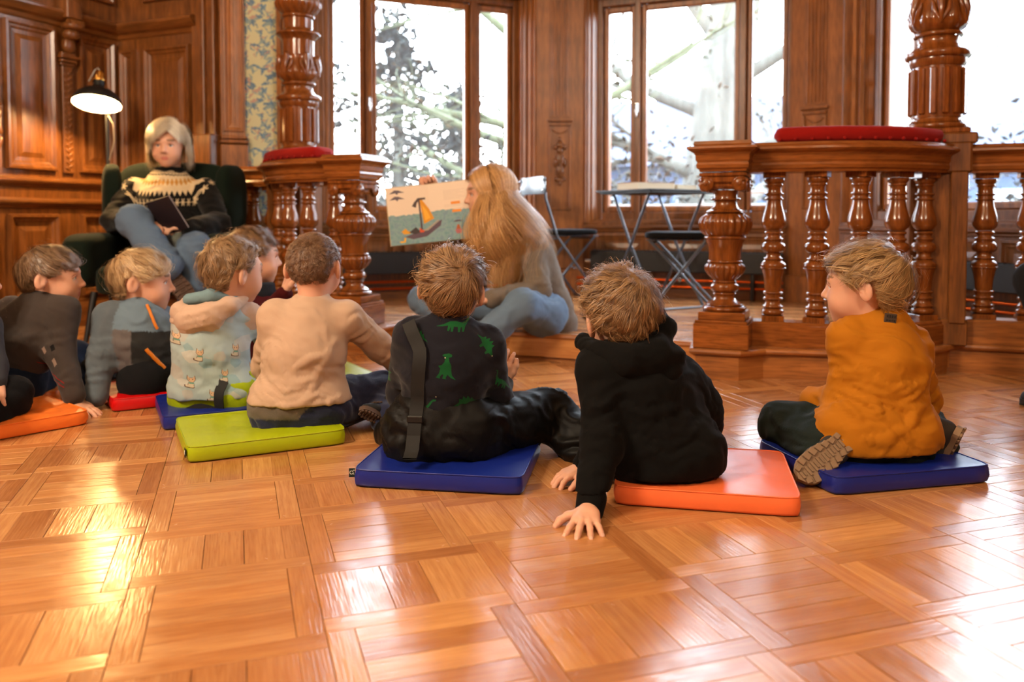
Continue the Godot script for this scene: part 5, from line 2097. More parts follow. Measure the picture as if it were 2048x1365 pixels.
# a shoe: heel at the origin, toe towards -z, tread facing -y
func shoe(root: Node3D, heel: Vector3, toe: Vector3, up: Vector3, L: float, upper: Material, sole: Material, boot := 0.0) -> void:
	var at := Transform3D(along(heel, toe, up), heel - root.position)
	var o := Node3D.new()
	o.name = "shoe"
	o.transform = at
	root.add_child(o, true)
	var wd := func(t: float) -> float:
		return L * (0.155 + 0.045 * sin(PI * clampf((t - 0.28) / 0.72, 0, 1)) - 0.015 * sin(PI * clampf(t / 0.55, 0, 1))) * sqrt(clampf(t / 0.07, 0.02, 1.0)) * pow(clampf((1.0 - t) / 0.16, 0.0, 1.0), 0.45)
	var poly := PackedVector2Array()
	for k in 17:
		var t := k / 16.0
		poly.append(Vector2(wd.call(t), t * L))
	for k in range(16, -1, -1):
		var t := k / 16.0
		poly.append(Vector2(-wd.call(t), t * L))
	var mb := MB.new()
	mb.prism(poly, 0.016, Transform3D(Basis(Vector3.RIGHT, Vector3.FORWARD, Vector3.UP), Vector3(0, 0.0, 0)))
	put(mb, "sole", sole, o)
	mb = MB.new()
	for k in 9:
		var t := 0.07 + k * 0.105
		var w: float = wd.call(t)
		for s in [-1.0, 1.0]:
			mb.box(Vector3(s * w * 0.72, -0.0035, -t * L), Vector3(w * 0.5, 0.007, L * 0.08), 0.0015, Basis(Vector3.UP, s * 0.25))
		mb.box(Vector3(0, -0.0025, -(t + 0.02) * L), Vector3(w * 0.72, 0.005, L * 0.035), 0.001)
		mb.box(Vector3(0, -0.002, -(t - 0.025) * L), Vector3(w * 0.5, 0.004, L * 0.02), 0.001)
	put(mb, "tread", sole, o)
	var F := Field.new(Vector3(-0.09, -0.01, -L - 0.03), Vector3(0.09, 0.13 + boot, 0.06), 0.0065)
	F.cap(Vector3(0, 0.034, -L * 0.18), Vector3(0, 0.030, -L * 0.55), L * 0.165, L * 0.19, 0.02, Vector3.UP, 1.05)
	F.cap(Vector3(0, 0.026, -L * 0.55), Vector3(0, 0.020, -L * 0.80), L * 0.19, L * 0.165, 0.02, Vector3.UP, 1.3)
	F.cap(Vector3(0, 0.04, -L * 0.22), Vector3(0, 0.085 + boot, -L * 0.20), L * 0.18, L * 0.19, 0.02)
	F.cut(Vector3(0, 0.012, 0), Vector3.DOWN)
	put(F.mesh(), "upper", upper, o)
	mb = MB.new()
	for k in 3:
		var z := -L * (0.42 + 0.1 * k)
		mb.tube([Vector3(-0.022, 0.055 - k * 0.006, z), Vector3(0, 0.066 - k * 0.008, z - 0.004), Vector3(0.022, 0.055 - k * 0.006, z)], 0.003, 6)
	put(mb, "laces", sole, o)

func planar(J: Dictionary, scale: float, off := Vector2.ZERO) -> Callable:
	var ax := torso_axes(J)
	var c: Vector3 = J.chest
	return func(p: Vector3) -> Vector2:
		var q := p - c
		return Vector2(q.dot(ax[0]) / scale + 0.5 + off.x, 0.5 - q.dot(ax[1]) / scale + off.y)

func print_mat(im: Image, rough := 0.92) -> StandardMaterial3D:
	var m := mat(Color.WHITE, rough, 0.3)
	m.albedo_texture = tex(im)
	m.rim_enabled = true
	m.rim = 0.2
	m.rim_tint = 0.6
	return m

func fill_poly(im: Image, pts: Array, at: Vector2, sc: float, col: Color, flip := 1.0, rot := 0.0) -> void:
	var q := PackedVector2Array()
	for p in pts:
		q.append(at + (Vector2(p[0] * flip, p[1]) * sc).rotated(rot))
	var lo := q[0]
	var hi := q[0]
	for p in q:
		lo = lo.min(p)
		hi = hi.max(p)
	for y in range(int(lo.y), int(hi.y) + 2):
		for x in range(int(lo.x), int(hi.x) + 2):
			if x >= 0 and y >= 0 and x < im.get_width() and y < im.get_height() and Geometry2D.is_point_in_polygon(Vector2(x + 0.5, y + 0.5), q):
				im.set_pixel(x, y, col)

const LONGNECK := [[-1, 0.12], [-0.6, 0.0], [-0.3, -0.14], [0.05, -0.16], [0.3, -0.1], [0.5, -0.2], [0.68, -0.45], [0.8, -0.55], [0.97, -0.52], [0.95, -0.46], [0.8, -0.44], [0.66, -0.2], [0.48, 0.06], [0.42, 0.32], [0.33, 0.32], [0.32, 0.12], [0.24, 0.12], [0.22, 0.34], [0.12, 0.34], [0.1, 0.1], [-0.1, 0.1], [-0.14, 0.32], [-0.24, 0.32], [-0.24, 0.08], [-0.34, 0.3], [-0.43, 0.28], [-0.38, 0.05], [-0.65, 0.1]]
const STANDER := [[-0.25, -0.9], [0.05, -1.0], [0.3, -0.95], [0.32, -0.8], [0.12, -0.72], [0.2, -0.5], [0.42, -0.2], [0.5, 0.15], [0.62, 0.45], [0.95, 0.7], [0.55, 0.62], [0.3, 0.45], [0.22, 0.7], [0.3, 0.78], [0.0, 0.78], [0.02, 0.5], [-0.1, 0.5], [-0.2, 0.7], [-0.12, 0.8], [-0.45, 0.8], [-0.3, 0.45], [-0.3, 0.1], [-0.42, 0.05], [-0.48, -0.05], [-0.25, -0.15], [-0.12, -0.4], [-0.12, -0.7], [-0.35, -0.78]]
const SPIKED := [[-1, 0.3], [-0.6, 0.05], [-0.5, -0.2], [-0.38, -0.1], [-0.25, -0.38], [-0.12, -0.2], [0.05, -0.45], [0.15, -0.22], [0.35, -0.35], [0.4, -0.1], [0.6, 0.0], [0.85, 0.1], [0.9, 0.22], [0.55, 0.25], [0.45, 0.5], [0.32, 0.5], [0.3, 0.28], [-0.1, 0.3], [-0.15, 0.55], [-0.3, 0.55], [-0.32, 0.28], [-0.6, 0.22]]

func build_people() -> void:
	skin_mat()
	head_child = make_head(false)
	head_adult = head_child
	kid_dino()
	kid_black()
	kid_mustard()
	kid_beige()
	kid_fox()
	kid_red()
	kid_fleece()
	kid_sweater()
	kid_edge()
	woman_reader()
	woman_armchair()

func away(yaw := 0.0) -> Vector3:
	var y := deg_to_rad(yaw)
	return (pt(sin(y), 0, cos(y)) - pt(0, 0, 0)).normalized()

func kid_dino() -> void:
	var hd := Transform3D(look(4, 6, -6, 1.03), jt("dino").head)
	var hair := make_hair({"dark": Color(0.085, 0.038, 0.014), "light": Color(0.42, 0.24, 0.11), "thick": 0.016, "len": 0.075, "count": 15000, "crown": Vector3(0.35, 0.55, 0.75), "wild": 0.16, "swirl": 0.9}, 11)
	var J0 := jt("dino")
	var hand := make_hand([0.5, 0.5, 0.5, 0.6, 0.6], 0.12)
	var up_hand := Transform3D(along(J0.wr, J0.wr + Vector3(0, 0.1, 0), -away(20)), J0.wr)
	var r := person("dino", "child with tousled brown hair in a navy shirt with green dinosaurs", hd, [[hand, up_hand]], hair)
	var root: Node3D = r[0]
	var J: Dictionary = r[1]
	var im := Image.create(640, 640, false, Image.FORMAT_RGB8)
	im.fill(Color(0.075, 0.075, 0.11))
	var g := Color(0.05, 0.30, 0.14)
	var S := 640.0 / 0.44
	for q in [[LONGNECK, 0.235, 0.115, 62, 1, -0.05], [SPIKED, 0.135, 0.150, 40, -1, 0.2], [STANDER, 0.218, 0.225, 44, 1, 0.1], [SPIKED, 0.330, 0.160, 46, 1, 0.9], [LONGNECK, 0.165, 0.345, 55, 1, -0.1], [SPIKED, 0.285, 0.315, 46, -1, -0.3], [LONGNECK, 0.300, 0.375, 50, -1, 0.1], [STANDER, 0.07, 0.28, 40, -1, 0.0], [LONGNECK, 0.39, 0.27, 50, -1, 0.5], [SPIKED, 0.08, 0.07, 40, 1, 0.2], [STANDER, 0.37, 0.06, 40, 1, 0.2]]:
		fill_poly(im, q[0], Vector2(q[1], q[2]) * S, q[3] * 1.25, g, q[4], q[5])
	for e in [[0.263, 0.085], [0.214, 0.198], [0.205, 0.305], [0.345, 0.19]]:
		for dx in 5:
			for dy in 4:
				im.set_pixel(int(e[0] * S) + dx, int(e[1] * S) + dy, Color(0.75, 0.72, 0.6))
	var ax := torso_axes(J)
	var F := top_field(J, 0.0065, {"t": 0.98, "arm": 1.0, "collar": -0.005})
	var fo := shirt_folds(F, J, 5, 0.005, 0.004)
	child_at(root, F.mesh(fo.move, null, planar(J, 0.44, Vector2(0.02, 0.02))), "shirt", print_mat(im), "navy shirt with green dinosaurs")
	var L := leg_field(J, 0.0075, {"t": 1.12, "hemr": 0.06})
	L.cap(J.hip, J.hip.lerp(J.chest, 0.12), 0.108, 0.104, 0.04, ax[2], 1.15)
	var fl := Folds.new(9, 0.012, ax[0], ax[1])
	var tm := cloth(Color(0.035, 0.033, 0.03), M.weave, 16.0, 0.3, 0.55, 0.1)
	child_at(root, L.mesh(fl.move), "snow_trousers", tm, "black snow trousers")
	var bm := mat(Color(0.03, 0.028, 0.026), 0.8)
	var d := away(4)
	var Bt := top_field(J, 0.02, {"t": 0.98})
	var pts := along_cloth([F, L], [J.shl + Vector3(0, 0.045, 0) + d * 0.0, J.shl.lerp(J.chest, 0.42), J.hip.lerp(J.shl, 0.45) + ax[0] * -0.012, J.hip + ax[0] * -0.055 - Vector3(0, 0.01, 0)], d, 16, 0.012)
	var nn := []
	for k in pts.size():
		nn.append(-d)
	var mb := MB.new()
	strap(mb, pts, nn, 0.036, 0.004)
	child_at(root, mb, "shoulder_strap", bm, "black webbing shoulder strap")
	mb = MB.new()
	var e0: Vector3 = pts[15]
	strap(mb, [e0, e0 + Vector3(0, -0.03, 0) - d * 0.02, e0 + Vector3(0, -0.045, 0) - d * 0.045, e0 + Vector3(0, -0.048, 0) - d * 0.06], [-d, -d, (-d + Vector3.UP).normalized(), Vector3.UP], 0.036, 0.004)
	child_at(root, mb, "strap_end", bm)
	mb = MB.new()
	mb.box((pts[13] as Vector3) - d * 0.006, Vector3(0.044, 0.02, 0.008), 0.003, look(4, 0, 0, 1.0))
	child_at(root, mb, "buckle", M.black_metal)

func kid_black() -> void:
	var J0 := jt("black")
	var hd := Transform3D(look(-12, 0, 12, 1.13), J0.head)
	var hair := make_hair({"dark": Color(0.09, 0.042, 0.016), "light": Color(0.38, 0.22, 0.10), "thick": 0.014, "len": 0.05, "count": 15000, "crown": Vector3(0.3, 0.72, 0.62), "wild": 0.12, "swirl": 0.8, "stand": 0.10, "width": 0.0011}, 21)
	var flat := make_hand([0.5, 0.28, 0.24, 0.26, 0.3], 0.30, 1.25, 1.02, 0.12)
	var side := make_hand([0.4, 0.45, 0.4, 0.4, 0.4], 0.2, 0.9)
	var w1: Vector3 = J0.wl
	var fw := pt(-0.02, 0.0, -0.105) - pt(0, 0, 0)
	var hb := along(w1, w1 + fw + Vector3(0, -0.018, 0), Vector3.UP)
	var h1 := Transform3D(hb * Basis.from_scale(Vector3(-1, 1, 1)) * Basis.from_scale(Vector3(-1, 1, 1)), pt(JOINTS.black.wl[0] - 0.003, 0.030, JOINTS.black.wl[2] - 0.012))
	var w2: Vector3 = J0.wl2
	var f2 := pt(-0.1, 0.0, -0.03) - pt(0, 0, 0)
	var h2 := Transform3D(along(w2, w2 + f2 + Vector3(0, -0.03, 0), Vector3.UP) * Basis.from_scale(Vector3(-1, 1, 1)), Vector3(w2.x, 0.042, w2.z))
	var r := person("black", "child in a black hooded sweatshirt leaning on one arm on an orange mat", hd, [[flat, h1], [side, h2]], hair)
	var root: Node3D = r[0]
	var J: Dictionary = r[1]
	var ax := torso_axes(J)
	var bm := cloth(Color(0.022, 0.02, 0.019), M.weave, 18.0, 0.4, 0.95, 0.12)
	var F := top_field(J, 0.0068, {"t": 1.10, "arm": 1.10, "hem": 0.02, "belly": 1.0, "skirt": 0.104, "hem_y": 0.06})
	F.cap(J.chest, J.er.lerp(J.shr, 0.5), 0.09, 0.07, 0.06)
	var fo := shirt_folds(F, J, 15, 0.007, 0.005)
	child_at(root, F.mesh(fo.move), "hooded_sweatshirt", bm, "black hooded sweatshirt")
	var H := Field.new(J.neck - Vector3(0.2, 0.14, 0.2), J.neck + Vector3(0.2, 0.14, 0.2), 0.0085)
	var hp := [pt(0.185, 0.385, 2.09), pt(0.225, 0.360, 2.03), pt(0.290, 0.352, 2.005), pt(0.355, 0.372, 2.03), pt(0.392, 0.420, 2.10), pt(0.388, 0.445, 2.16)]
	for k in 5:
		H.cap(hp[k], hp[k + 1], [0.026, 0.030, 0.033, 0.034, 0.028][k], [0.030, 0.033, 0.034, 0.028, 0.02][k], 0.02)
	H.cap(pt(0.26, 0.345, 2.02), pt(0.385, 0.330, 2.045), 0.035, 0.042, 0.03)
	H.cap(pt(0.33, 0.335, 2.03), pt(0.405, 0.345, 2.06), 0.042, 0.032, 0.03)
	child_at(root, H.mesh(Folds.new(18, 0.007, ax[0], ax[1]).move), "hood", bm)
	var C := Field.new(J.wl - Vector3(0.08, 0.08, 0.08), J.wl + Vector3(0.08, 0.1, 0.08), 0.006)
	C.cap(J.wl + (J.el - J.wl) * 0.22, J.wl + (J.el - J.wl) * -0.02, 0.036, 0.0325, 0.01)
	C.cut(J.wl + (J.el - J.wl) * -0.03, (J.wl - J.el).normalized())
	child_at(root, C.mesh(), "cuff", bm)
	var L := leg_field(J, 0.013, {"t": 1.0})
	child_at(root, L.mesh(Folds.new(19, 0.006, ax[0], ax[1]).move), "trousers", cloth(Color(0.03, 0.03, 0.034), M.weave))
	var er := MB.new()
	er.pillow(hd * Vector3(-0.087, -0.028, 0.006), Vector3(0.0028, 0.0028, 0.0028), Basis.IDENTITY, 1.0, 10, 8)
	child_at(root, er, "earring", M.steel)

func kid_mustard() -> void:
	var J0 := jt("mustard")
	var hd := Transform3D(look(-58, 0, 0, 1.06), J0.head)
	var hair := make_hair({"dark": Color(0.17, 0.085, 0.028), "light": Color(0.62, 0.39, 0.17), "thick": 0.019, "len": 0.095, "count": 15000, "crown": Vector3(0.1, 0.72, 0.7), "wild": 0.20, "swirl": 0.6, "comb": Vector3(0.1, -0.3, -0.4)}, 31)
	var r := person("mustard", "fair haired child in a mustard yellow shirt kneeling between both shoes on a blue mat", hd, [], hair)
	var root: Node3D = r[0]
	var J: Dictionary = r[1]
	var ax := torso_axes(J)
	var F := top_field(J, 0.0062, {"t": 0.98, "arm": 0.98, "collar": 0.012, "hem": 0.035, "belly": 1.04, "skirt": 0.109, "hem_y": 0.070})
	var fo := shirt_folds(F, J, 25, 0.008, 0.009)
	child_at(root, F.mesh(fo.move), "shirt", cloth(Color(0.64, 0.39, 0.05), M.weave, 22.0, 0.25, 0.85, 0.15), "mustard yellow long sleeved shirt")
	var L := leg_field(J, 0.0075, {"t": 0.98, "hemr": 0.056})
	child_at(root, L.mesh(Folds.new(27, 0.009, ax[0], ax[1]).move), "trousers", cloth(Color(0.075, 0.115, 0.105), M.weave, 18.0, 0.3, 0.75, 0.1), "dark green trousers")
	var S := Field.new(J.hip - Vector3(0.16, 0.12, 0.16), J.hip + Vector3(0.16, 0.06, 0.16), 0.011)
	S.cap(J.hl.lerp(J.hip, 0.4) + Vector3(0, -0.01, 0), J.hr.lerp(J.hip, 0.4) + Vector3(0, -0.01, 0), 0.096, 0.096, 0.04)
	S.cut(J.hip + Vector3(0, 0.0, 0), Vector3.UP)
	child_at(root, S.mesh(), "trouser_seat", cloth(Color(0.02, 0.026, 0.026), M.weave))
	var tan := mat(Color(0.50, 0.40, 0.30), 0.75)
	var up := mat(Color(0.16, 0.13, 0.105), 0.85)
	# soles turned back towards the room
	shoe(root, J.heel, J.toe, (pt(0.40, -0.22, 0.9) - pt(0, 0, 0)).normalized(), 0.205, up, tan, 0.02)
	shoe(root, J.heel2 + Vector3(0, 0.012, 0), J.toe2 + Vector3(0, -0.05, 0), (pt(-0.75, 0.25, 0.6) - pt(0, 0, 0)).normalized(), 0.17, up, tan, 0.02)
	var d := away(-8)
	var lp := onto(F, pt(1.045, 0.430, 2.10), d, 0.009)
	var mb := MB.new()
	var lb := look(8, 4, -6, 1.0)
	mb.box(lp, Vector3(0.032, 0.026, 0.004), 0.0015, lb)
	child_at(root, mb, "shirt_tag", mat(Color(0.24, 0.18, 0.13), 0.7), "small brown rubber tag")
	mb = MB.new()
	for k in 4:
		mb.box(lp - d * 0.0025 + lb * Vector3((k - 1.5) * 0.0065, 0.005, 0), Vector3(0.003, 0.007, 0.002), 0.0005, lb)
		mb.box(lp - d * 0.0025 + lb * Vector3((k - 1.5) * 0.0065, -0.006, 0), Vector3(0.004, 0.004, 0.002), 0.0005, lb)
	child_at(root, mb, "tag_marks", mat(Color(0.07, 0.05, 0.04), 0.7))

func kid_beige() -> void:
	var J0 := jt("beige")
	var hd := Transform3D(look(6, 2, 0, 1.03), J0.head)
	var hair := make_hair({"dark": Color(0.09, 0.042, 0.02), "light": Color(0.25, 0.135, 0.07), "thick": 0.004, "len": 0.012, "count": 26000, "crown": Vector3(0.1, 0.8, 0.55), "wild": 0.3, "stand": 0.7, "width": 0.0009, "nape": -0.078}, 41)
	var r := person("beige", "close cropped child in a pale beige sweatshirt and navy trousers on a lime mat", hd, [], hair)
	var root: Node3D = r[0]
	var J: Dictionary = r[1]
	var ax := torso_axes(J)
	var F := top_field(J, 0.0068, {"t": 1.03, "arm": 1.05, "hem": 0.02, "belly": 1.06, "flat": 1.2, "skirt": 0.107, "hem_y": 0.116})
	child_at(root, F.mesh(shirt_folds(F, J, 35, 0.006, 0.006).move), "sweatshirt", cloth(Color(0.70, 0.59, 0.50), M.weave, 20.0, 0.25, 0.9, 0.2), "pale beige sweatshirt")
	var L := leg_field(J, 0.0075, {"t": 1.03, "hemr": 0.052})
	var tone := func(p: Vector3) -> Color:
		var q: Vector3 = p - J.hip
		return Color(0.115, 0.092, 0.072) if q.dot(ax[0]) < 0.045 + q.y * 0.9 and p.y > 0.072 and q.dot(away(0)) < 0.06 else Color(0.016, 0.022, 0.05)
	var lm := cloth(Color.WHITE, M.knit, 16.0, 0.5)
	lm.vertex_color_use_as_albedo = true
	child_at(root, L.mesh(Folds.new(37, 0.009, ax[0], ax[1]).move, tone), "trousers", lm, "navy trousers with a grey brown seat panel")
	shoe(root, J.heel, J.toe, (pt(0.1, 0.5, 0.8) - pt(0, 0, 0)).normalized(), 0.105, mat(Color(0.03, 0.03, 0.035), 0.8), mat(Color(0.30, 0.22, 0.17), 0.8))

func kid_fox() -> void:
	var J0 := jt("fox")
	var hd := Transform3D(look(38, 0, -4, 1.11), J0.head)
	var hair := make_hair({"dark": Color(0.12, 0.06, 0.025), "light": Color(0.42, 0.26, 0.13), "thick": 0.013, "len": 0.045, "count": 11000, "crown": Vector3(-0.25, 0.7, 0.65), "wild": 0.13, "swirl": 0.9, "stand": 0.12}, 51)
	var r := person("fox", "child in a pale blue hooded jacket printed with small foxes and lime green trousers", hd, [], hair)
	var root: Node3D = r[0]
	var J: Dictionary = r[1]
	var ax := torso_axes(J)
	var im := Image.create(512, 512, false, Image.FORMAT_RGB8)
	im.fill(Color(0.58, 0.64, 0.64))
	var rng := RandomNumberGenerator.new()
	rng.seed = 8
	for k in 26:
		var c := Vector2(rng.randf() * 512, rng.randf() * 512)
		var p := []
		for a in 7:
			p.append([cos(TAU * a / 7) * rng.randf_range(0.6, 1.0), sin(TAU * a / 7) * rng.randf_range(0.5, 1.0)])
		fill_poly(im, p, c, rng.randf_range(24, 60), [Color(0.66, 0.67, 0.64), Color(0.50, 0.60, 0.62), Color(0.62, 0.63, 0.60)][rng.randi() % 3])
	for q in [[0.36, 0.56], [0.56, 0.72], [0.66, 0.50], [0.30, 0.80], [0.46, 0.90], [0.20, 0.45], [0.82, 0.66]]:
		var c := Vector2(q[0], q[1]) * 512.0
		var ink := Color(0.30, 0.20, 0.15)
		var fur := Color(0.74, 0.62, 0.50)
		fill_poly(im, [[-0.5, -1.2], [-0.25, -0.75], [0.25, -0.75], [0.5, -1.2], [0.6, -0.4], [0.3, 0.05], [-0.3, 0.05], [-0.6, -0.4]], c, 25, ink)
		fill_poly(im, [[-0.5, -1.2], [-0.25, -0.75], [0.25, -0.75], [0.5, -1.2], [0.6, -0.4], [0.3, 0.05], [-0.3, 0.05], [-0.6, -0.4]], c + Vector2(0, -1), 22, fur)
		fill_poly(im, [[-0.4, 0], [0.4, 0], [0.5, 0.9], [0.3, 1.0], [-0.3, 1.0], [-0.9, 0.9], [-0.95, 0.5], [-0.5, 0.55]], c + Vector2(0, 2), 25, ink)
		fill_poly(im, [[-0.4, 0], [0.4, 0], [0.5, 0.9], [0.3, 1.0], [-0.3, 1.0], [-0.9, 0.9], [-0.95, 0.5], [-0.5, 0.55]], c + Vector2(0, 3), 21, Color(0.70, 0.66, 0.58))
		fill_poly(im, [[-0.45, 0], [0.45, 0], [0.4, 0.25], [-0.3, 0.3]], c + Vector2(0, 2), 24, Color(0.36, 0.52, 0.46))
		for e in [-6, 5]:
			fill_poly(im, [[-1, -1], [1, -1], [1, 1], [-1, 1]], c + Vector2(e, -11), 1.6, ink)
	var F := top_field(J, 0.008, {"t": 1.04, "arm": 1.05, "hem": 0.03, "belly": 1.05, "flat": 1.15, "skirt": 0.10, "hem_y": 0.075})
	child_at(root, F.mesh(shirt_folds(F, J, 45, 0.005, 0.004).move, null, planar(J, 0.40)), "jacket", print_mat(im), "pale blue jacket with small foxes")
	var bm := cloth(Color(0.72, 0.61, 0.53), M.weave, 20.0, 0.25)
	var Y := Field.new(J.neck - Vector3(0.25, 0.22, 0.25), J.neck + Vector3(0.28, 0.12, 0.28), 0.0105)
	Y.cap(J.shl, J.shr, 0.056, 0.056, 0.07)
	Y.cap(J.chest.lerp(J.neck, 0.45), J.neck, 0.098, 0.06, 0.05, ax[2], 1.15)
	for s in ["l", "r"]:
		Y.cap(J["sh" + s], J["e" + s].lerp(J["sh" + s], 0.2), 0.055, 0.049, 0.03)
	Y.cut(J.chest.lerp(J.neck, 0.42), (-ax[1]).normalized())
	child_at(root, Y.mesh(Folds.new(46, 0.006, ax[0], ax[1]).move), "yoke", bm, "beige shoulder yoke")
	var H := Field.new(J.neck - Vector3(0.22, 0.12, 0.22), J.neck + Vector3(0.22, 0.14, 0.22), 0.0095)
	var hp := [pt(-1.165, 0.402, 2.93), pt(-1.160, 0.376, 2.86), pt(-1.105, 0.358, 2.815), pt(-1.045, 0.372, 2.815), pt(-0.99, 0.396, 2.85), pt(-0.955, 0.412, 2.92)]
	var hr := [0.018, 0.030, 0.038, 0.036, 0.028, 0.016]
	for k in 5:
		H.cap(hp[k], hp[k + 1], hr[k], hr[k + 1], 0.025)
	H.cap(pt(-1.115, 0.330, 2.83), pt(-1.045, 0.338, 2.835), 0.040, 0.038, 0.03)
	var hf := Folds.new(47, 0.006, ax[0], ax[1])
	for e in [0.0, 0.022, 0.045]:
		var cr := []
		for k in 6:
			cr.append(hp[k] + Vector3(0, 0.012 - e, 0) - away(0) * (hr[k] as float) * 0.95)
		hf.crease(cr, 0.010, 0.007)
	child_at(root, H.mesh(hf.move), "hood", bm, "beige hood")
	var H2 := Field.new(J.neck - Vector3(0.22, 0.08, 0.22), J.neck + Vector3(0.22, 0.16, 0.22), 0.0095)
	H2.cap(pt(-1.13, 0.418, 2.86), pt(-1.05, 0.432, 2.85), 0.022, 0.022, 0.02)
	H2.cap(pt(-1.05, 0.432, 2.85), pt(-0.98, 0.420, 2.90), 0.022, 0.016, 0.02)
	child_at(root, H2.mesh(), "hood_lining", cloth(Color(0.42, 0.52, 0.55), M.weave), "blue hood lining")
	var L := leg_field(J, 0.0115, {"t": 1.02})
	child_at(root, L.mesh(Folds.new(48, 0.008, ax[0], ax[1]).move), "trousers", cloth(Color(0.55, 0.62, 0.02), M.weave, 16.0, 0.3, 0.6, 0.1), "lime green trousers")
	var d := away(8)
	var mb := MB.new()
	var pts := along_cloth(L, [J.hr + Vector3(0.01, 0.06, 0.0), J.hr + Vector3(0.0, 0.03, 0), J.hr + Vector3(-0.005, -0.05, 0)], d, 8, 0.012)
	var nn := []
	for k in 8:
		nn.append(-d)
	strap(mb, pts, nn, 0.034, 0.004)
	child_at(root, mb, "strap", mat(Color(0.02, 0.02, 0.02), 0.8), "black webbing strap")
	mb = MB.new()
	pts = along_cloth(L, [J.hl + Vector3(0.02, -0.055, 0), J.hip + Vector3(0, -0.065, 0), J.hr + Vector3(0, -0.05, 0)], d, 8, 0.012)
	strap(mb, pts, nn, 0.03, 0.004)
	child_at(root, mb, "seat_band", mat(Color(0.02, 0.02, 0.02), 0.8))

func kid_red() -> void:
	var J0 := jt("red")
	var hd := Transform3D(look(62, 0, 0, 1.08), J0.head)
	var hair := make_hair({"dark": Color(0.075, 0.035, 0.015), "light": Color(0.30, 0.16, 0.07), "thick": 0.015, "len": 0.075, "count": 9000, "wild": 0.1, "crown": Vector3(0, 0.8, 0.5), "comb": Vector3(0, -0.2, -0.6)}, 61)
	var hand := make_hand([0.3, 0.35, 0.3, 0.3, 0.35], 0.2, 0.8)
	var hx := Transform3D(along(J0.wl, J0.wl + Vector3(0, 0.09, 0) + away(80) * 0.02, -away(60)), J0.wl)
	var r := person("red", "dark haired child in a dark red jacket seen from the side, one hand raised", hd, [[hand, hx]], hair)
	var root: Node3D = r[0]
	var J: Dictionary = r[1]
	var ax := torso_axes(J)
	var F := top_field(J, 0.012, {"t": 0.95, "arm": 1.0, "hem": 0.02})
	child_at(root, F.mesh(Folds.new(55, 0.007, ax[0], ax[1]).move), "jacket", cloth(Color(0.23, 0.02, 0.025), M.weave), "dark red jacket")
	var C := Field.new(J.neck - Vector3(0.12, 0.1, 0.12), J.neck + Vector3(0.12, 0.1, 0.12), 0.01)
	C.cap(J.neck + Vector3(0, -0.01, 0), J.neck + Vector3(0, 0.025, 0), 0.066, 0.06, 0.02)
	C.cut(J.neck + Vector3(0, 0.035, 0), Vector3.UP)
	child_at(root, C.mesh(), "scarf", cloth(Color(0.10, 0.105, 0.13), M.knit), "grey scarf collar")
	var L := leg_field(J, 0.014, {"t": 1.0})
	child_at(root, L.mesh(), "trousers", cloth(Color(0.04, 0.04, 0.05), M.weave))

func kid_fleece() -> void:
	var J0 := jt("fleece")
	var hd := Transform3D(look(76, 0, 0, 1.1), J0.head)
	var hair := make_hair({"dark": Color(0.24, 0.12, 0.045), "light": Color(0.80, 0.57, 0.31), "thick": 0.015, "len": 0.085, "count": 11000, "wild": 0.1, "crown": Vector3(0.1, 0.72, 0.7), "comb": Vector3(0.1, -0.25, -0.6), "brow": 0.04}, 71)
	var hand := make_hand([0.4, 0.3, 0.3, 0.3, 0.3], 0.2, 0.9)
	var hx := Transform3D(along(J0.wl, J0.wl + (pt(-0.09, -0.02, -0.05) - pt(0, 0, 0)), Vector3.UP), Vector3(J0.wl.x, 0.030, J0.wl.z))
	var r := person("fleece", "blond child in a blue grey and black fleece jacket with yellow zips", hd, [[hand, hx]], hair)
	var root: Node3D = r[0]
	var J: Dictionary = r[1]
	var ax := torso_axes(J)
	var F := top_field(J, 0.0075, {"t": 1.04, "arm": 1.12, "hem": 0.03, "collar": 0.01, "flat": 1.15})
	F.cap(J.chest, J.kl.lerp(J.chest, 0.55), 0.10, 0.10, 0.06)
	var tone := func(p: Vector3) -> Color:
		var q: Vector3 = p - J.chest
		var fr := q.dot(away(70))
		var arm_d: float = minf(Geometry3D.get_closest_point_to_segment(p, J.shl, J.el).distance_to(p), Geometry3D.get_closest_point_to_segment(p, J.el, J.wl).distance_to(p))
		if arm_d < 0.066:
			return Color(0.085, 0.105, 0.125)
		if q.y > 0.035 + 0.12 * clampf(0.03 - fr, -0.2, 0.2):
			return Color(0.12, 0.17, 0.22)
		if fr > -0.02 and q.y > -0.11 + 0.3 * (0.06 - fr):
			return Color(0.016, 0.016, 0.018)
		return Color(0.10, 0.09, 0.09)
	var m := cloth(Color.WHITE, M.knit, 20.0, 0.35)
	m.vertex_color_use_as_albedo = true
	child_at(root, F.mesh(shirt_folds(F, J, 65, 0.006, 0.005).move, tone), "fleece_jacket", m, "blue grey and black fleece jacket")
	var yel := mat(Color(0.80, 0.45, 0.03), 0.6)
	var d := away(-6)
	var mb := MB.new()
	var pts := along_cloth(F, [pt(-1.372, 0.375, 3.0), pt(-1.352, 0.335, 3.0), pt(-1.330, 0.285, 3.0)], d, 10, 0.009)
	mb.tube(pts, 0.006, 7)
	child_at(root, mb, "neck_zip", yel, "yellow neck zip")
	mb = MB.new()
	pts = along_cloth(F, [pt(-1.355, 0.215, 2.95), pt(-1.335, 0.185, 2.95), pt(-1.300, 0.135, 2.95)], d, 8, 0.009)
	mb.tube(pts, 0.008, 7)
	child_at(root, mb, "pocket_zip", yel, "yellow pocket zip")
	var L := leg_field(J, 0.014, {"t": 1.0})
	child_at(root, L.mesh(), "trousers", cloth(Color(0.05, 0.05, 0.06), M.weave))

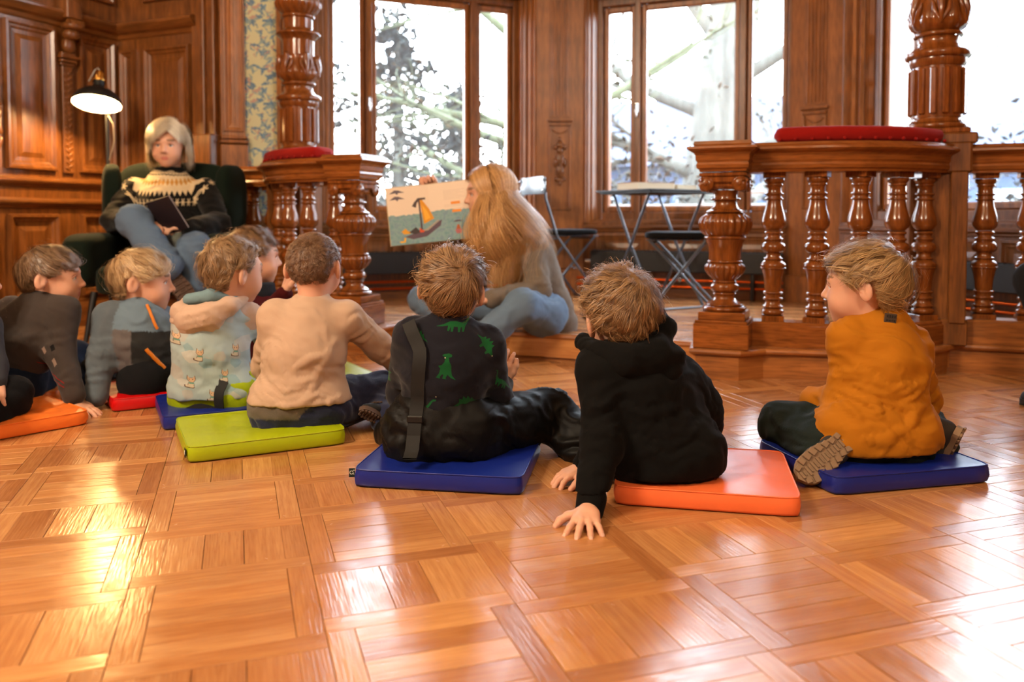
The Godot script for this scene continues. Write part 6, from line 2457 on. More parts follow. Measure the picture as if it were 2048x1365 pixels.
func kid_sweater() -> void:
	var J0 := jt("sweater")
	var hd := Transform3D(look(74, 2, 0, 1.05), J0.head)
	var hair := make_hair({"dark": Color(0.075, 0.036, 0.016), "light": Color(0.30, 0.175, 0.09), "thick": 0.014, "len": 0.085, "count": 11000, "wild": 0.1, "crown": Vector3(0.0, 0.75, 0.65), "comb": Vector3(0.1, -0.1, -0.7), "brow": 0.045}, 81)
	var hand := make_hand([0.4, 0.3, 0.3, 0.3, 0.3], 0.2, 0.9)
	var h1 := Transform3D(along(J0.wr, J0.wr + (pt(0.09, -0.02, -0.02) - pt(0, 0, 0)), Vector3.UP), Vector3(J0.wr.x, 0.034, J0.wr.z))
	var h2 := Transform3D(along(J0.wl, J0.wl + (pt(0.09, -0.01, 0.0) - pt(0, 0, 0)), Vector3.UP), J0.wl)
	var r := person("sweater", "brown haired child in a dark grey patterned sweater with red sleeve stripes", hd, [[hand, h1], [hand, h2]], hair)
	var root: Node3D = r[0]
	var J: Dictionary = r[1]
	var ax := torso_axes(J)
	var F := top_field(J, 0.008, {"t": 1.10, "arm": 1.12, "hem": 0.02, "flat": 1.15})
	var im := Image.create(512, 512, false, Image.FORMAT_RGB8)
	im.fill(Color(0.22, 0.19, 0.175))
	var pale := Color(0.52, 0.43, 0.38)
	var dia := [[0, -1], [0.7, 0], [0, 1], [-0.7, 0]]
	for q in [[0.80, 0.50, 15], [0.89, 0.54, 17], [0.85, 0.78, 15], [0.93, 0.76, 16], [0.80, 0.88, 13]]:
		fill_poly(im, dia, Vector2(q[0], q[1]) * 512, q[2], pale)
	for q in [[0.87, 0.45, 14], [0.78, 0.58, 12], [0.82, 0.72, 18]]:
		fill_poly(im, dia, Vector2(q[0], q[1]) * 512, q[2], Color(0.05, 0.04, 0.04))
	for y in [0.625, 0.655]:
		im.fill_rect(Rect2i(int(0.70 * 512), int(y * 512), 150, 4), Color(0.50, 0.07, 0.06))
	for k in 60:                                        # knitted flecks in bands on the back
		im.fill_rect(Rect2i(20 + (k * 37) % 250, 110 + (k * 53) % 230, 5 + (k * 7) % 9, 3), pale.darkened(0.35))
	child_at(root, F.mesh(shirt_folds(F, J, 75, 0.005, 0.004).move, null, planar(J, 0.46)), "sweater", print_mat(im), "dark grey knitted sweater")
	var L := leg_field(J, 0.013, {"t": 1.0})
	child_at(root, L.mesh(Folds.new(76, 0.007, ax[0], ax[1]).move), "jeans", cloth(Color(0.05, 0.085, 0.15), M.weave), "blue jeans")
	shoe(root, J.ar + Vector3(0, -0.02, 0), J.ar + (pt(0.13, -0.01, 0.1) - pt(0, 0, 0)), Vector3.UP, 0.17, mat(Color(0.04, 0.04, 0.04), 0.8), mat(Color(0.45, 0.38, 0.30), 0.8))

func kid_edge() -> void:
	var J0 := jt("edge")
	var hd := Transform3D(look(60, 0, 0, 1.1), J0.head)
	var hair := make_hair({"dark": Color(0.12, 0.06, 0.028), "light": Color(0.40, 0.25, 0.13), "count": 1200}, 91)
	var hand := make_hand([0.4, 0.4, 0.4, 0.4, 0.4], 0.15, 0.8)
	var hx := Transform3D(along(J0.wr, J0.wr + (pt(0.02, -0.06, -0.05) - pt(0, 0, 0)), Vector3.UP), J0.wr)
	var r := person("edge", "child in dark trousers kneeling at the end of the wrinkled orange mat", hd, [[hand, hx]], hair)
	var root: Node3D = r[0]
	var J: Dictionary = r[1]
	var ax := torso_axes(J)
	child_at(root, top_field(J, 0.014, {"t": 1.0}).mesh(), "sweatshirt", cloth(Color(0.2, 0.2, 0.22), M.knit))
	var L := leg_field(J, 0.0115, {"t": 1.0})
	child_at(root, L.mesh(Folds.new(86, 0.008, ax[0], ax[1]).move), "trousers", cloth(Color(0.03, 0.028, 0.04), M.weave), "dark trousers")

# long hair: strands that leave the scalp, fall, and rest on the shoulders
func make_long_hair(seed_: int, count: int, drop: float, dark: Color, light: Color, balls: Array, part: float, face_open := 0.62, wave := 0.012, spread := 0.012, vol := 0.0, fringe := 0) -> MB:
	var rng := RandomNumberGenerator.new()
	rng.seed = seed_
	var mb := MB.new()
	mb.use_c = true
	var nz := FastNoiseLite.new()
	nz.seed = seed_
	nz.frequency = 16.0
	var rows := []
	for i in 19:
		var row := PackedVector3Array()
		for j in 36:
			var az := TAU * j / 36 - PI
			var low := -0.5 if absf(az) < PI * face_open else 0.55
			var el := lerpf(PI * 0.499, low, i / 18.0)
			var d := Vector3(sin(az) * cos(el), sin(el), cos(az) * cos(el))
			row.append(scalp_point(d, 0.012 + vol * 0.6 + 0.004 * nz.get_noise_3dv(d * 2.0)))
		rows.append(row)
	mb.sheet(rows, false, true)
	for k in mb.v.size():
		mb.c.append(dark.lerp(light, 0.35 + 0.3 * nz.get_noise_3dv(mb.v[k] * 3.0)))
	for n in count:
		var d := Vector3(rng.randfn(), absf(rng.randfn()) * 1.2 - 0.25, rng.randfn()).normalized()
		var az := absf(atan2(d.x, d.z)) / PI
		if d.y < -0.3 or (az > face_open and d.y < 0.62):
			continue
		var clump := nz.get_noise_3dv(d * 3.0)
		var q := d
		var p := scalp_point(q, 0.014)
		var pts := PackedVector3Array([p])
		var len := drop * rng.randf_range(0.72, 1.0)
		var step := 0.019
		var trav := 0.0
		var lift := rng.randf_range(0.012, 0.026) + vol * rng.randf_range(0.6, 1.2)
		var side := 1.0 if d.x > part else -1.0
		while trav < len and pts.size() < 34:
			var on := p.y > 0.012
			if on:
				var g := Vector3(side * 0.9, -0.9, 0.35 if q.z > -0.2 else -0.15)
				g -= q * g.dot(q)
				q = (q + g.normalized() * step / 0.09).normalized()
				var lim := scalp_point(q, lift)
				p = lim
			else:
				p += Vector3(sin(trav * 21.0 + clump * 9.0) * wave * 0.35, -step, cos(trav * 17.0 + clump * 7.0) * wave * 0.35)
				p += Vector3(p.x, 0, p.z) * (spread if trav < drop * 0.6 else -0.012)
			for b in balls:
				var v: Vector3 = p - b[0]
				if v.length() < b[1] + lift * 0.4:
					p = b[0] + v.normalized() * (b[1] + lift * 0.4)
			pts.append(p)
			trav += step
		var tint := dark.lerp(light, clampf(0.5 + 0.7 * clump + rng.randf_range(-0.3, 0.35), 0, 1))
		ribbon(mb, pts, 0.0022 * rng.randf_range(0.6, 1.3), tint, light, Vector3(0, pts[0].y - 0.2, 0.02))
	for n in fringe:                                     # swept from the parting across the forehead
		var q := Vector3(rng.randf_range(-0.25, 0.55), rng.randf_range(0.7, 1.0), rng.randf_range(-0.75, -0.1)).normalized()
		var pts := PackedVector3Array()
		var lift := rng.randf_range(0.014, 0.030)
		for s in 13:
			var t := s / 12.0
			pts.append(scalp_point(q, lift * (1.0 - 0.3 * t)))
			var g := Vector3(-1.0, -0.25 - t * 1.1, -0.35 + 0.5 * t)
			g -= q * g.dot(q)
			q = (q + g.normalized() * 0.011 / 0.09).normalized()
		ribbon(mb, pts, 0.0022 * rng.randf_range(0.6, 1.3), dark.lerp(light, rng.randf_range(0.35, 1.0)), light, Vector3(0, -0.05, 0.02))
	return mb

func woman_reader() -> void:
	var J0 := jt("reader")
	var hd := Transform3D(look(-104, -4, 0, 1.2), J0.head)
	var inv := hd.affine_inverse()
	var balls := []
	for q in [[J0.neck + Vector3(0, -0.06, 0), 0.075], [J0.shl.lerp(J0.neck, 0.15), 0.07], [J0.shr.lerp(J0.neck, 0.15), 0.07], [J0.shl, 0.075], [J0.chest.lerp(J0.neck, 0.5), 0.12], [J0.chest, 0.14]]:
		balls.append([inv * (q[0] as Vector3), (q[1] as float) / 1.2])
	var hair := make_long_hair(101, 15000, 0.43, Color(0.20, 0.075, 0.018), Color(0.72, 0.42, 0.17), balls, 0.0, 0.68, 0.034, 0.032)
	var hand := make_hand([0.2, 1.25, 1.25, 1.25, 1.2], 0.10, 0.3, 1.3)
	var w: Vector3 = J0.wr
	# the far hand comes up behind the book; its fingers bend over the upper edge
	var hx := Transform3D(along(w, w + (pt(-0.045, 0.085, 0.0) - pt(0, 0, 0)), away(0)), w)
	var h2m := make_hand([0.3, 0.4, 0.4, 0.4, 0.4], 0.1, 0.6, 1.3)
	var h2 := Transform3D(along(J0.wl, J0.wl + (pt(-0.1, -0.02, 0.0) - pt(0, 0, 0)), Vector3.UP), J0.wl)
	var r := person("reader", "long haired woman in a grey coat and jeans holding up a picture book", hd, [[hand, hx], [h2m, h2]], hair, true)
	var root: Node3D = r[0]
	var J: Dictionary = r[1]
	var ax := torso_axes(J)
	var cm := cloth(Color(0.42, 0.38, 0.34), M.knit, 14.0, 0.5)
	var F := top_field(J, 0.013, {"t": 1.3, "arm": 1.32, "hem": 0.06, "flat": 1.3, "belly": 1.1})
	F.cap(J.hip + Vector3(0, -0.02, 0), pt(0.22, 0.17, 4.12), 0.13, 0.05, 0.06)
	child_at(root, F.mesh(shirt_folds(F, J, 95, 0.008, 0.010).move), "coat", cm, "grey wool coat")
	var L := leg_field(J, 0.0125, {"t": 1.22, "hemr": 0.055})
	child_at(root, L.mesh(Folds.new(96, 0.007, ax[0], ax[1]).move), "jeans", cloth(Color(0.37, 0.45, 0.54), M.weave, 22.0, 0.3), "light blue jeans")
	shoe(root, J.al + Vector3(0, -0.03, 0), J.al + (pt(-0.2, -0.03, -0.06) - pt(0, 0, 0)), Vector3.UP, 0.24, mat(Color(0.03, 0.03, 0.03), 0.6), mat(Color(0.05, 0.05, 0.05), 0.7))

func woman_armchair() -> void:
	var J0 := jt("armchair")
	var hd := Transform3D(look(172, -6, 0, 1.22), J0.head)
	var hair := make_long_hair(111, 9000, 0.135, Color(0.40, 0.31, 0.20), Color(0.95, 0.86, 0.68), [], -0.45, 0.60, 0.004, 0.01, 0.010, 1500)
	var hm := make_hand([0.4, 0.5, 0.5, 0.5, 0.5], 0.08, 0.5, 1.3)
	var wl: Vector3 = J0.wl
	var wr: Vector3 = J0.wr
	var h1 := Transform3D(along(wl, wl + (pt(0.1, -0.02, -0.03) - pt(0, 0, 0)), Vector3.UP) * Basis.from_scale(Vector3(-1, 1, 1)), wl)
	var h2 := Transform3D(along(wr, wr + (pt(-0.1, 0.0, -0.03) - pt(0, 0, 0)), Vector3.UP), wr)
	var r := person("armchair", "woman with a blond bob and patterned sweater sitting in the green armchair", hd, [[hm, h1], [hm, h2]], hair, true)
	var root: Node3D = r[0]
	var J: Dictionary = r[1]
	var ax := torso_axes(J)
	var F := top_field(J, 0.013, {"t": 1.42, "arm": 1.5, "collar": -0.035, "hem": 0.02, "flat": 1.15, "belly": 1.15})
	# round yoke pattern: u around the neck, v down from it
	var im := Image.create(1024, 256, false, Image.FORMAT_RGB8)
	var blk := Color(0.05, 0.045, 0.04)
	var crm := Color(0.80, 0.72, 0.58)
	for x in 1024:
		for y in 256:
			var v := y / 256.0
			var t := fmod(x, 32.0) / 32.0
			var z := absf(t - 0.5) * 2.0
			var c := crm
			if v < 0.06:
				c = blk
			elif v < 0.12:
				c = Color(0.5, 0.44, 0.36)
			elif v < 0.17:
				c = blk if fmod(x, 16.0) < 8.0 else crm
			elif v < 0.24:
				c = blk if absf(v - 0.20 - 0.02 * (z - 0.5)) < 0.012 else crm
			elif v < 0.44:
				var dd := absf((v - 0.34) / 0.085) + z * 0.95
				c = Color(0.72, 0.52, 0.25) if dd < 0.85 else crm
			elif v < 0.62:
				c = blk if v > 0.50 + 0.10 * z else crm
			elif v < 0.78:
				var p := Vector2((t - 0.5) * 1.1, (v - 0.70) * 7.0)
				var a := atan2(p.y, p.x)
				c = crm if p.length() < 0.30 + 0.18 * cos(a * 6.0) else blk
			else:
				c = blk
			im.set_pixel(x, y, c)
	var nk: Vector3 = J.neck
	var place := func(p: Vector3) -> Vector2:
		var q := p - nk - Vector3(0, 0.02, 0)
		var a := atan2(q.dot(ax[0]), q.dot(ax[2]))
		var dist := q.length() - 0.05
		return Vector2(a / TAU + 0.5, clampf(dist / 0.32, 0.0, 0.99))
	var pm := print_mat(im)
	pm.normal_enabled = false
	child_at(root, F.mesh(Folds.new(105, 0.009, ax[0], ax[1]).move, null, place), "sweater", pm, "black knitted sweater with a cream patterned yoke")
	var C := Field.new(J.neck - Vector3(0.15, 0.1, 0.15), J.neck + Vector3(0.15, 0.1, 0.15), 0.01)
	C.cap(J.neck + Vector3(0, -0.01, 0), J.neck + Vector3(0, 0.018, 0), 0.100, 0.086, 0.02)
	C.cut(J.neck + Vector3(0, 0.032, 0), Vector3.UP)
	child_at(root, C.mesh(), "collar", cloth(Color(0.02, 0.02, 0.02), M.knit))
	var L := leg_field(J, 0.0125, {"t": 1.32, "hemr": 0.06})
	child_at(root, L.mesh(Folds.new(106, 0.008, ax[0], ax[1]).move), "jeans", cloth(Color(0.34, 0.42, 0.52), M.weave, 22.0, 0.3), "faded blue jeans")
	var bt := mat(Color(0.12, 0.08, 0.06), 0.7)
	shoe(root, J.al + (pt(-0.01, 0.0, 0.0) - pt(0, 0, 0)), J.al + (pt(0.09, -0.13, -0.02) - pt(0, 0, 0)), (pt(-0.6, 0.2, 0.75) - pt(0, 0, 0)).normalized(), 0.24, bt, mat(Color(0.27, 0.17, 0.11), 0.7))
	shoe(root, J.ar + Vector3(0, -0.06, 0), J.ar + (pt(0.0, -0.06, -0.24) - pt(0, 0, 0)), Vector3.UP, 0.24, bt, bt)

# ------------------------------------------------------------------ floor mats
func seat_mat(x: float, d: float, yaw: float, w: float, l: float, col: Color, label: String, tag := 0, wrinkle := 0.0015) -> void:
	var o := thing("floor_mat", label, "mat", Transform3D(Basis(Vector3.UP, deg_to_rad(22.5 + yaw)), pt(x, 0.002, d)), "vinyl floor mats of the story circle")
	var vin := mat(col, 0.33, 0.5)
	vin.normal_enabled = true
	vin.normal_texture = M.weave
	vin.normal_scale = 0.12
	vin.uv1_triplanar = true
	vin.uv1_scale = Vector3(30, 30, 30)
	var h := 0.048
	var nz := FastNoiseLite.new()
	nz.seed = int(absf(x * 1000))
	nz.frequency = 9.0
	# top sheet, softly bulged, and a side band with rounded corners
	var N := 22
	var rows := []
	var top := func(u: float, v: float) -> Vector3:
		var ex := 1.0 - pow(absf(u), 6.0)
		var ey := 1.0 - pow(absf(v), 6.0)
		var p := Vector3(u * w / 2, h, v * l / 2)
		p.y += 0.004 * ex * ey - 0.0035 + wrinkle * nz.get_noise_2d(p.x * 2.2, p.z * 2.2) * ex * ey * 3.0
		p.y -= 0.012 * exp(-((u * u) + (v + 0.15) * (v + 0.15)) * 3.0)
		# corners drawn in
		var c := maxf(0.0, absf(u) + absf(v) - 1.86)
		p.x -= signf(u) * c * 0.05
		p.z -= signf(v) * c * 0.05
		return p
	for i in N + 1:
		var row := PackedVector3Array()
		for j in N + 1:
			row.append(top.call(-1.0 + 2.0 * j / N, 1.0 - 2.0 * i / N))
		rows.append(row)
	for r in rows:
		r.reverse()
	var mb := MB.new()
	mb.sheet(rows)
	put(mb, "top_cover", vin, o)
	var rim := []
	for k in N: rim.append(top.call(-1.0 + 2.0 * k / N, 1.0))
	for k in N: rim.append(top.call(1.0, 1.0 - 2.0 * k / N))
	for k in N: rim.append(top.call(1.0 - 2.0 * k / N, -1.0))
	for k in N: rim.append(top.call(-1.0, -1.0 + 2.0 * k / N))
	mb = MB.new()
	var band := []
	for t in [0.0, 0.12, 0.35, 0.6, 0.85, 0.97, 1.0]:
		var row := PackedVector3Array()
		for p in rim:
			var out := 0.004 * sin(PI * t) + 0.0015 * nz.get_noise_2d(p.x * 3.0 + p.z * 3.0, t) * wrinkle * 600.0
			if t >= 0.97:
				out -= 0.006 * (t - 0.97) / 0.03
			var q := Vector3(p.x, 0, p.z)
			row.append(q + Vector3(signf(p.x) * float(absf(p.x) > w * 0.47), 0, signf(p.z) * float(absf(p.z) > l * 0.47)) * out + Vector3(0, p.y * (1.0 - t), 0))
		band.append(row)
	band.reverse()
	mb.sheet(band, false, true)
	put(mb, "side_band", vin, o)
	rim.append(rim[0])
	mb = MB.new()
	mb.tube(rim, 0.0022, 6, false)
	put(mb, "piping", vin, o)
	if tag > 0:
		var n := Node3D.new()
		n.name = "label_tag"
		n.transform = Transform3D(Basis(Vector3.UP, -PI / 2), Vector3(-w / 2 - 0.005, 0.026, l / 2 - 0.022)) if tag == 1 else Transform3D(Basis(Vector3.UP, 0.25), Vector3(-w / 2 - 0.010, 0.030, l / 2 - 0.02))
		o.add_child(n)
		mb = MB.new()
		mb.box(Vector3.ZERO, Vector3(0.026 if tag == 1 else 0.016, 0.024, 0.0016), 0.0004)
		put(mb, "tag_cloth", mat(Color(0.01, 0.09, 0.05), 0.8), n, "dark green cloth tag")
		mb = MB.new()
		var pth := []
		for k in 15:
			var a := -0.6 + k * 0.42
			pth.append(Vector3(cos(a) * 0.0045 - 0.001, sin(a) * 0.005 - 0.001 + k * 0.0002, 0.0012))
		pth.append(Vector3(0.006, -0.004, 0.0012))
		mb.tube(pth, 0.0007, 5)
		mb.tube([Vector3(0.002, 0.005, 0.0012), Vector3(0.005, 0.007, 0.0012), Vector3(0.008, 0.006, 0.0012)], [0.0003, 0.0012, 0.0003], 5)
		put(mb, "tag_mark", mat(Color(0.85, 0.85, 0.8), 0.7), n, "white curl mark")

func build_mats() -> void:
	var blue := Color(0.06, 0.13, 0.46)
	var orange := Color(0.90, 0.42, 0.22)
	seat_mat(-0.165, 2.265, -9.0, 0.445, 0.38, blue, "blue vinyl mat under the child in the dinosaur shirt", 2)
	seat_mat(0.504, 2.13, -12.0, 0.436, 0.40, orange, "orange vinyl mat under the child in the black sweatshirt")
	seat_mat(1.00, 2.275, 13.3, 0.47, 0.37, blue, "blue vinyl mat under the child in the mustard shirt")
	seat_mat(-0.81, 2.596, 26.8, 0.46, 0.40, Color(0.62, 0.68, 0.03), "lime green vinyl mat under the close cropped child", 1)
	seat_mat(-1.03, 2.95, 27.0, 0.46, 0.38, blue, "blue vinyl mat under the child in the fox print jacket")
	seat_mat(-1.36, 3.20, 32.0, 0.42, 0.36, Color(0.75, 0.02, 0.03), "red vinyl mat under the child in the fleece jacket")
	seat_mat(-1.744, 2.746, 50.0, 0.43, 0.43, Color(0.93, 0.47, 0.18), "wrinkled orange vinyl mat under the kneeling child", 0, 0.004)
	seat_mat(-1.98, 3.18, 20.0, 0.42, 0.38, Color(0.93, 0.47, 0.18), "orange vinyl mat beside the hand of the child in the grey sweater")
	seat_mat(-0.86, 3.50, 32.0, 0.42, 0.40, Color(0.62, 0.68, 0.03), "lime green vinyl mat in front of the bowed balustrade")

# ------------------------------------------------------------------ furniture
func folding_chair(at: Transform3D, label: String) -> Node3D:      # faces -z
	var o := thing("folding_chair", label, "chair", at, "blue folding chairs on the platform")
	for s in [-1.0, 1.0]:
		var mb := MB.new()
		mb.tube([Vector3(s * 0.185, 0.85, 0.237), Vector3(s * 0.185, 0.70, 0.225), Vector3(s * 0.185, 0.44, 0.135), Vector3(s * 0.185, 0.008, -0.20)], 0.0085, 8)
		put(mb, "back_leg", M.blue_metal, o)
		mb = MB.new()
		mb.tube([Vector3(s * 0.165, 0.45, -0.175), Vector3(s * 0.165, 0.008, 0.235)], 0.0085, 8)
		put(mb, "front_leg", M.blue_metal, o)
		mb = MB.new()
		mb.tube([Vector3(s * 0.19, 0.225, -0.002), Vector3(s * 0.155, 0.225, -0.002)], 0.012, 10)
		put(mb, "pivot", M.steel, o)
	for q in [[0.008, -0.20, 0.185], [0.008, 0.235, 0.165], [0.43, -0.16, 0.165], [0.43, 0.14, 0.185]]:
		var mb := MB.new()
		mb.tube([Vector3(-q[2], q[0], q[1]), Vector3(q[2], q[0], q[1])], 0.007, 8)
		put(mb, "crossbar", M.blue_metal, o)
	for k in 6:
		var mb := MB.new()
		mb.box(Vector3(0, 0.447, -0.165 + k * 0.062), Vector3(0.37, 0.006, 0.05), 0.002)
		put(mb, "seat_slat", M.blue_metal, o)
	var b := MB.new()
	var rows := []
	for i in 13:
		var x := lerpf(-0.205, 0.205, i / 12.0)
		var e := 0.012 * float(i == 0 or i == 12)
		var z := 0.245 - 0.012 * (x / 0.2) * (x / 0.2)
		rows.append(PackedVector3Array([Vector3(x, 0.855 - e, z + 0.004), Vector3(x, 0.80, z + 0.002), Vector3(x, 0.792, z + 0.006), Vector3(x, 0.735 + e, z), Vector3(x, 0.735 + e, z - 0.004), Vector3(x, 0.855 - e, z)]))
	b.sheet(rows, false, true)
	put(b, "backrest", M.blue_metal, o)
	for s in [-1.0, 1.0]:
		for y in [0.76, 0.83]:
			var mb := MB.new()
			mb.pillow(Vector3(s * 0.185, y, 0.25), Vector3(0.008, 0.008, 0.005), Basis.IDENTITY, 1.0, 10, 8)
			put(mb, "rivet", M.steel, o)
	return o

func build_furniture() -> void:
	var cush := cloth(Color(0.045, 0.047, 0.062), M.weave, 18.0, 0.4, 0.9, 0.3)
	var spots := [[0.36, 5.85, 66.0, "blue folding chair with a dark seat pad behind the reading woman"], [0.98, 4.72, -75.0, "blue folding chair with a dark seat pad in front of the folding table"]]
	for s in spots:
		var at := Transform3D(look(s[2], 0, 0, 1.0), pt(s[0], PLAT, s[1]))
		folding_chair(at, s[3])
		var o := thing("seat_pad", "dark grey seat pad on the chair " + ("behind the reading woman" if s[0] < 0.5 else "in front of the folding table"), "cushion", at * Transform3D(Basis.IDENTITY, Vector3(0, 0.452, 0)))
		var mb := MB.new()
		mb.pillow(Vector3(0, 0.021, -0.01), Vector3(0.195, 0.021, 0.195), Basis.IDENTITY, 0.35, 40, 12)
		put(mb, "pad", cush, o)
		if s[0] > 0.5:
			mb = MB.new()
			mb.tube([Vector3(0.11, 0.03, 0.17), Vector3(0.14, 0.075, 0.185), Vector3(0.165, 0.12, 0.20), Vector3(0.175, 0.20, 0.215)], [0.05, 0.03, 0.012, 0.006], 10)
			put(mb, "tied_corner", cush, o)
	# folding table
	var tt := Transform3D(look(-30, 0, 0, 1.0), pt(0.93, PLAT, 5.30))
	var t := thing("folding_table", "dark folding table with thin crossed legs in front of the middle window", "table", tt)
	var mb := MB.new()
	mb.box(Vector3(0, 0.742, 0), Vector3(0.56, 0.012, 0.56), 0.004)
	mb.box(Vector3(0, 0.730, 0), Vector3(0.52, 0.014, 0.52), 0.003)
	put(mb, "tabletop", M.black_metal, t)
	for s in [-1.0, 1.0]:
		for f in [-1.0, 1.0]:
			mb = MB.new()
			mb.tube([Vector3(s * (0.22 if f > 0 else 0.19), 0.725, f * 0.20), Vector3(s * (0.22 if f > 0 else 0.19), 0.40, f * 0.02), Vector3(s * (0.22 if f > 0 else 0.19), 0.006, -f * 0.24)], 0.009, 8)
			put(mb, "leg", M.blue_metal, t)
	for f in [-1.0, 1.0]:
		mb = MB.new()
		mb.tube([Vector3(-0.22, 0.008, f * 0.24), Vector3(0.22, 0.008, f * 0.24)], 0.007, 8)
		put(mb, "foot_bar", M.blue_metal, t)
	var top := tt * Transform3D(Basis.IDENTITY, Vector3(0, 0.748, 0))
	for q in [[-0.10, 0.02, 0.30, 0.046, 0.22, 0.0, M.wood_lh, "book", "brown bound book lying flat on the folding table"], [0.16, -0.05, 0.21, 0.038, 0.28, 0.2, mat(Color(0.82, 0.82, 0.8), 0.7), "paper_stack", "stack of white papers on the folding table"]]:
		var o := thing(q[7], q[8], "book" if q[7] == "book" else "papers", top * Transform3D(Basis(Vector3.UP, q[5]), Vector3(q[0], 0, q[1])))
		mb = MB.new()
		mb.box(Vector3(0, q[3] / 2, 0), Vector3(q[2] - 0.008, q[3] - 0.005, q[4] - 0.008), 0.001)
		put(mb, "pages", mat(Color(0.75, 0.7, 0.6), 0.8), o)
		mb = MB.new()
		mb.box(Vector3(0, q[3] - 0.0015, 0), Vector3(q[2], 0.003, q[4]), 0.001)
		put(mb, "upper_cover", q[6], o)
		mb = MB.new()
		mb.box(Vector3(0, 0.0015, 0), Vector3(q[2], 0.003, q[4]), 0.001)
		put(mb, "lower_cover", q[6], o)
	build_lamp()
	build_armchair()
	build_books()
	# grey knee and shoe of somebody sitting on the platform at the right end
	edge_person()

func edge_person() -> void:
	var st := thing("stool", "low wooden stool under the person in grey trousers", "stool", Transform3D(Basis.IDENTITY, pt(2.56, 0, 3.44)))
	var mb := MB.new()
	mb.lathe([[Vector2(0.0, 0.335), Vector2(0.15, 0.335), Vector2(0.155, 0.35), Vector2(0.15, 0.365), Vector2(0.0, 0.365)]], Vector3.ZERO, 28)
	put(mb, "seat", M.wood_h, st)
	for k in 4:
		var a := TAU * k / 4 + 0.4
		mb = MB.new()
		mb.tube([Vector3(cos(a) * 0.10, 0.34, sin(a) * 0.10), Vector3(cos(a) * 0.14, 0.0, sin(a) * 0.14)], 0.014, 8)
		put(mb, "leg", M.wood_v, st)
	var o := thing("person", "seated person in grey trousers in front of the straight balustrade", "person", Transform3D(Basis.IDENTITY, pt(2.56, 0.0, 3.44)))
	var F := Field.new(Vector3(-0.6, -0.02, -0.6), Vector3(0.6, 1.25, 0.6), 0.014)
	var L := func(x: float, y: float, d: float) -> Vector3: return pt(x, y, d) - o.position
	F.cap(L.call(2.54, 0.46, 3.40), L.call(2.135, 0.45, 3.34), 0.09, 0.072, 0.05)
	F.cap(L.call(2.135, 0.45, 3.34), L.call(2.10, 0.09, 3.12), 0.070, 0.046, 0.04)
	F.cap(L.call(2.58, 0.46, 3.50), L.call(2.28, 0.46, 3.46), 0.09, 0.075, 0.05)
	F.cap(L.call(2.28, 0.46, 3.46), L.call(2.32, 0.09, 3.30), 0.072, 0.05, 0.04)
	F.cap(L.call(2.58, 0.5, 3.45), L.call(2.62, 0.85, 3.45), 0.13, 0.12, 0.06)
	F.cap(L.call(2.62, 0.85, 3.45), L.call(2.62, 1.0, 3.45), 0.10, 0.05, 0.06)
	F.ell(L.call(2.60, 1.12, 3.44), Vector3(0.08, 0.11, 0.09), 0.03)
	put(F.mesh(), "body", cloth(Color(0.09, 0.085, 0.085), M.knit), o)
	var heel := pt(2.12, 0.012, 3.13)
	shoe(o, heel, heel + (pt(-0.22, 0, -0.12) - pt(0, 0, 0)), Vector3.UP, 0.25, mat(Color(0.04, 0.035, 0.03), 0.7), mat(Color(0.1, 0.08, 0.06), 0.8))

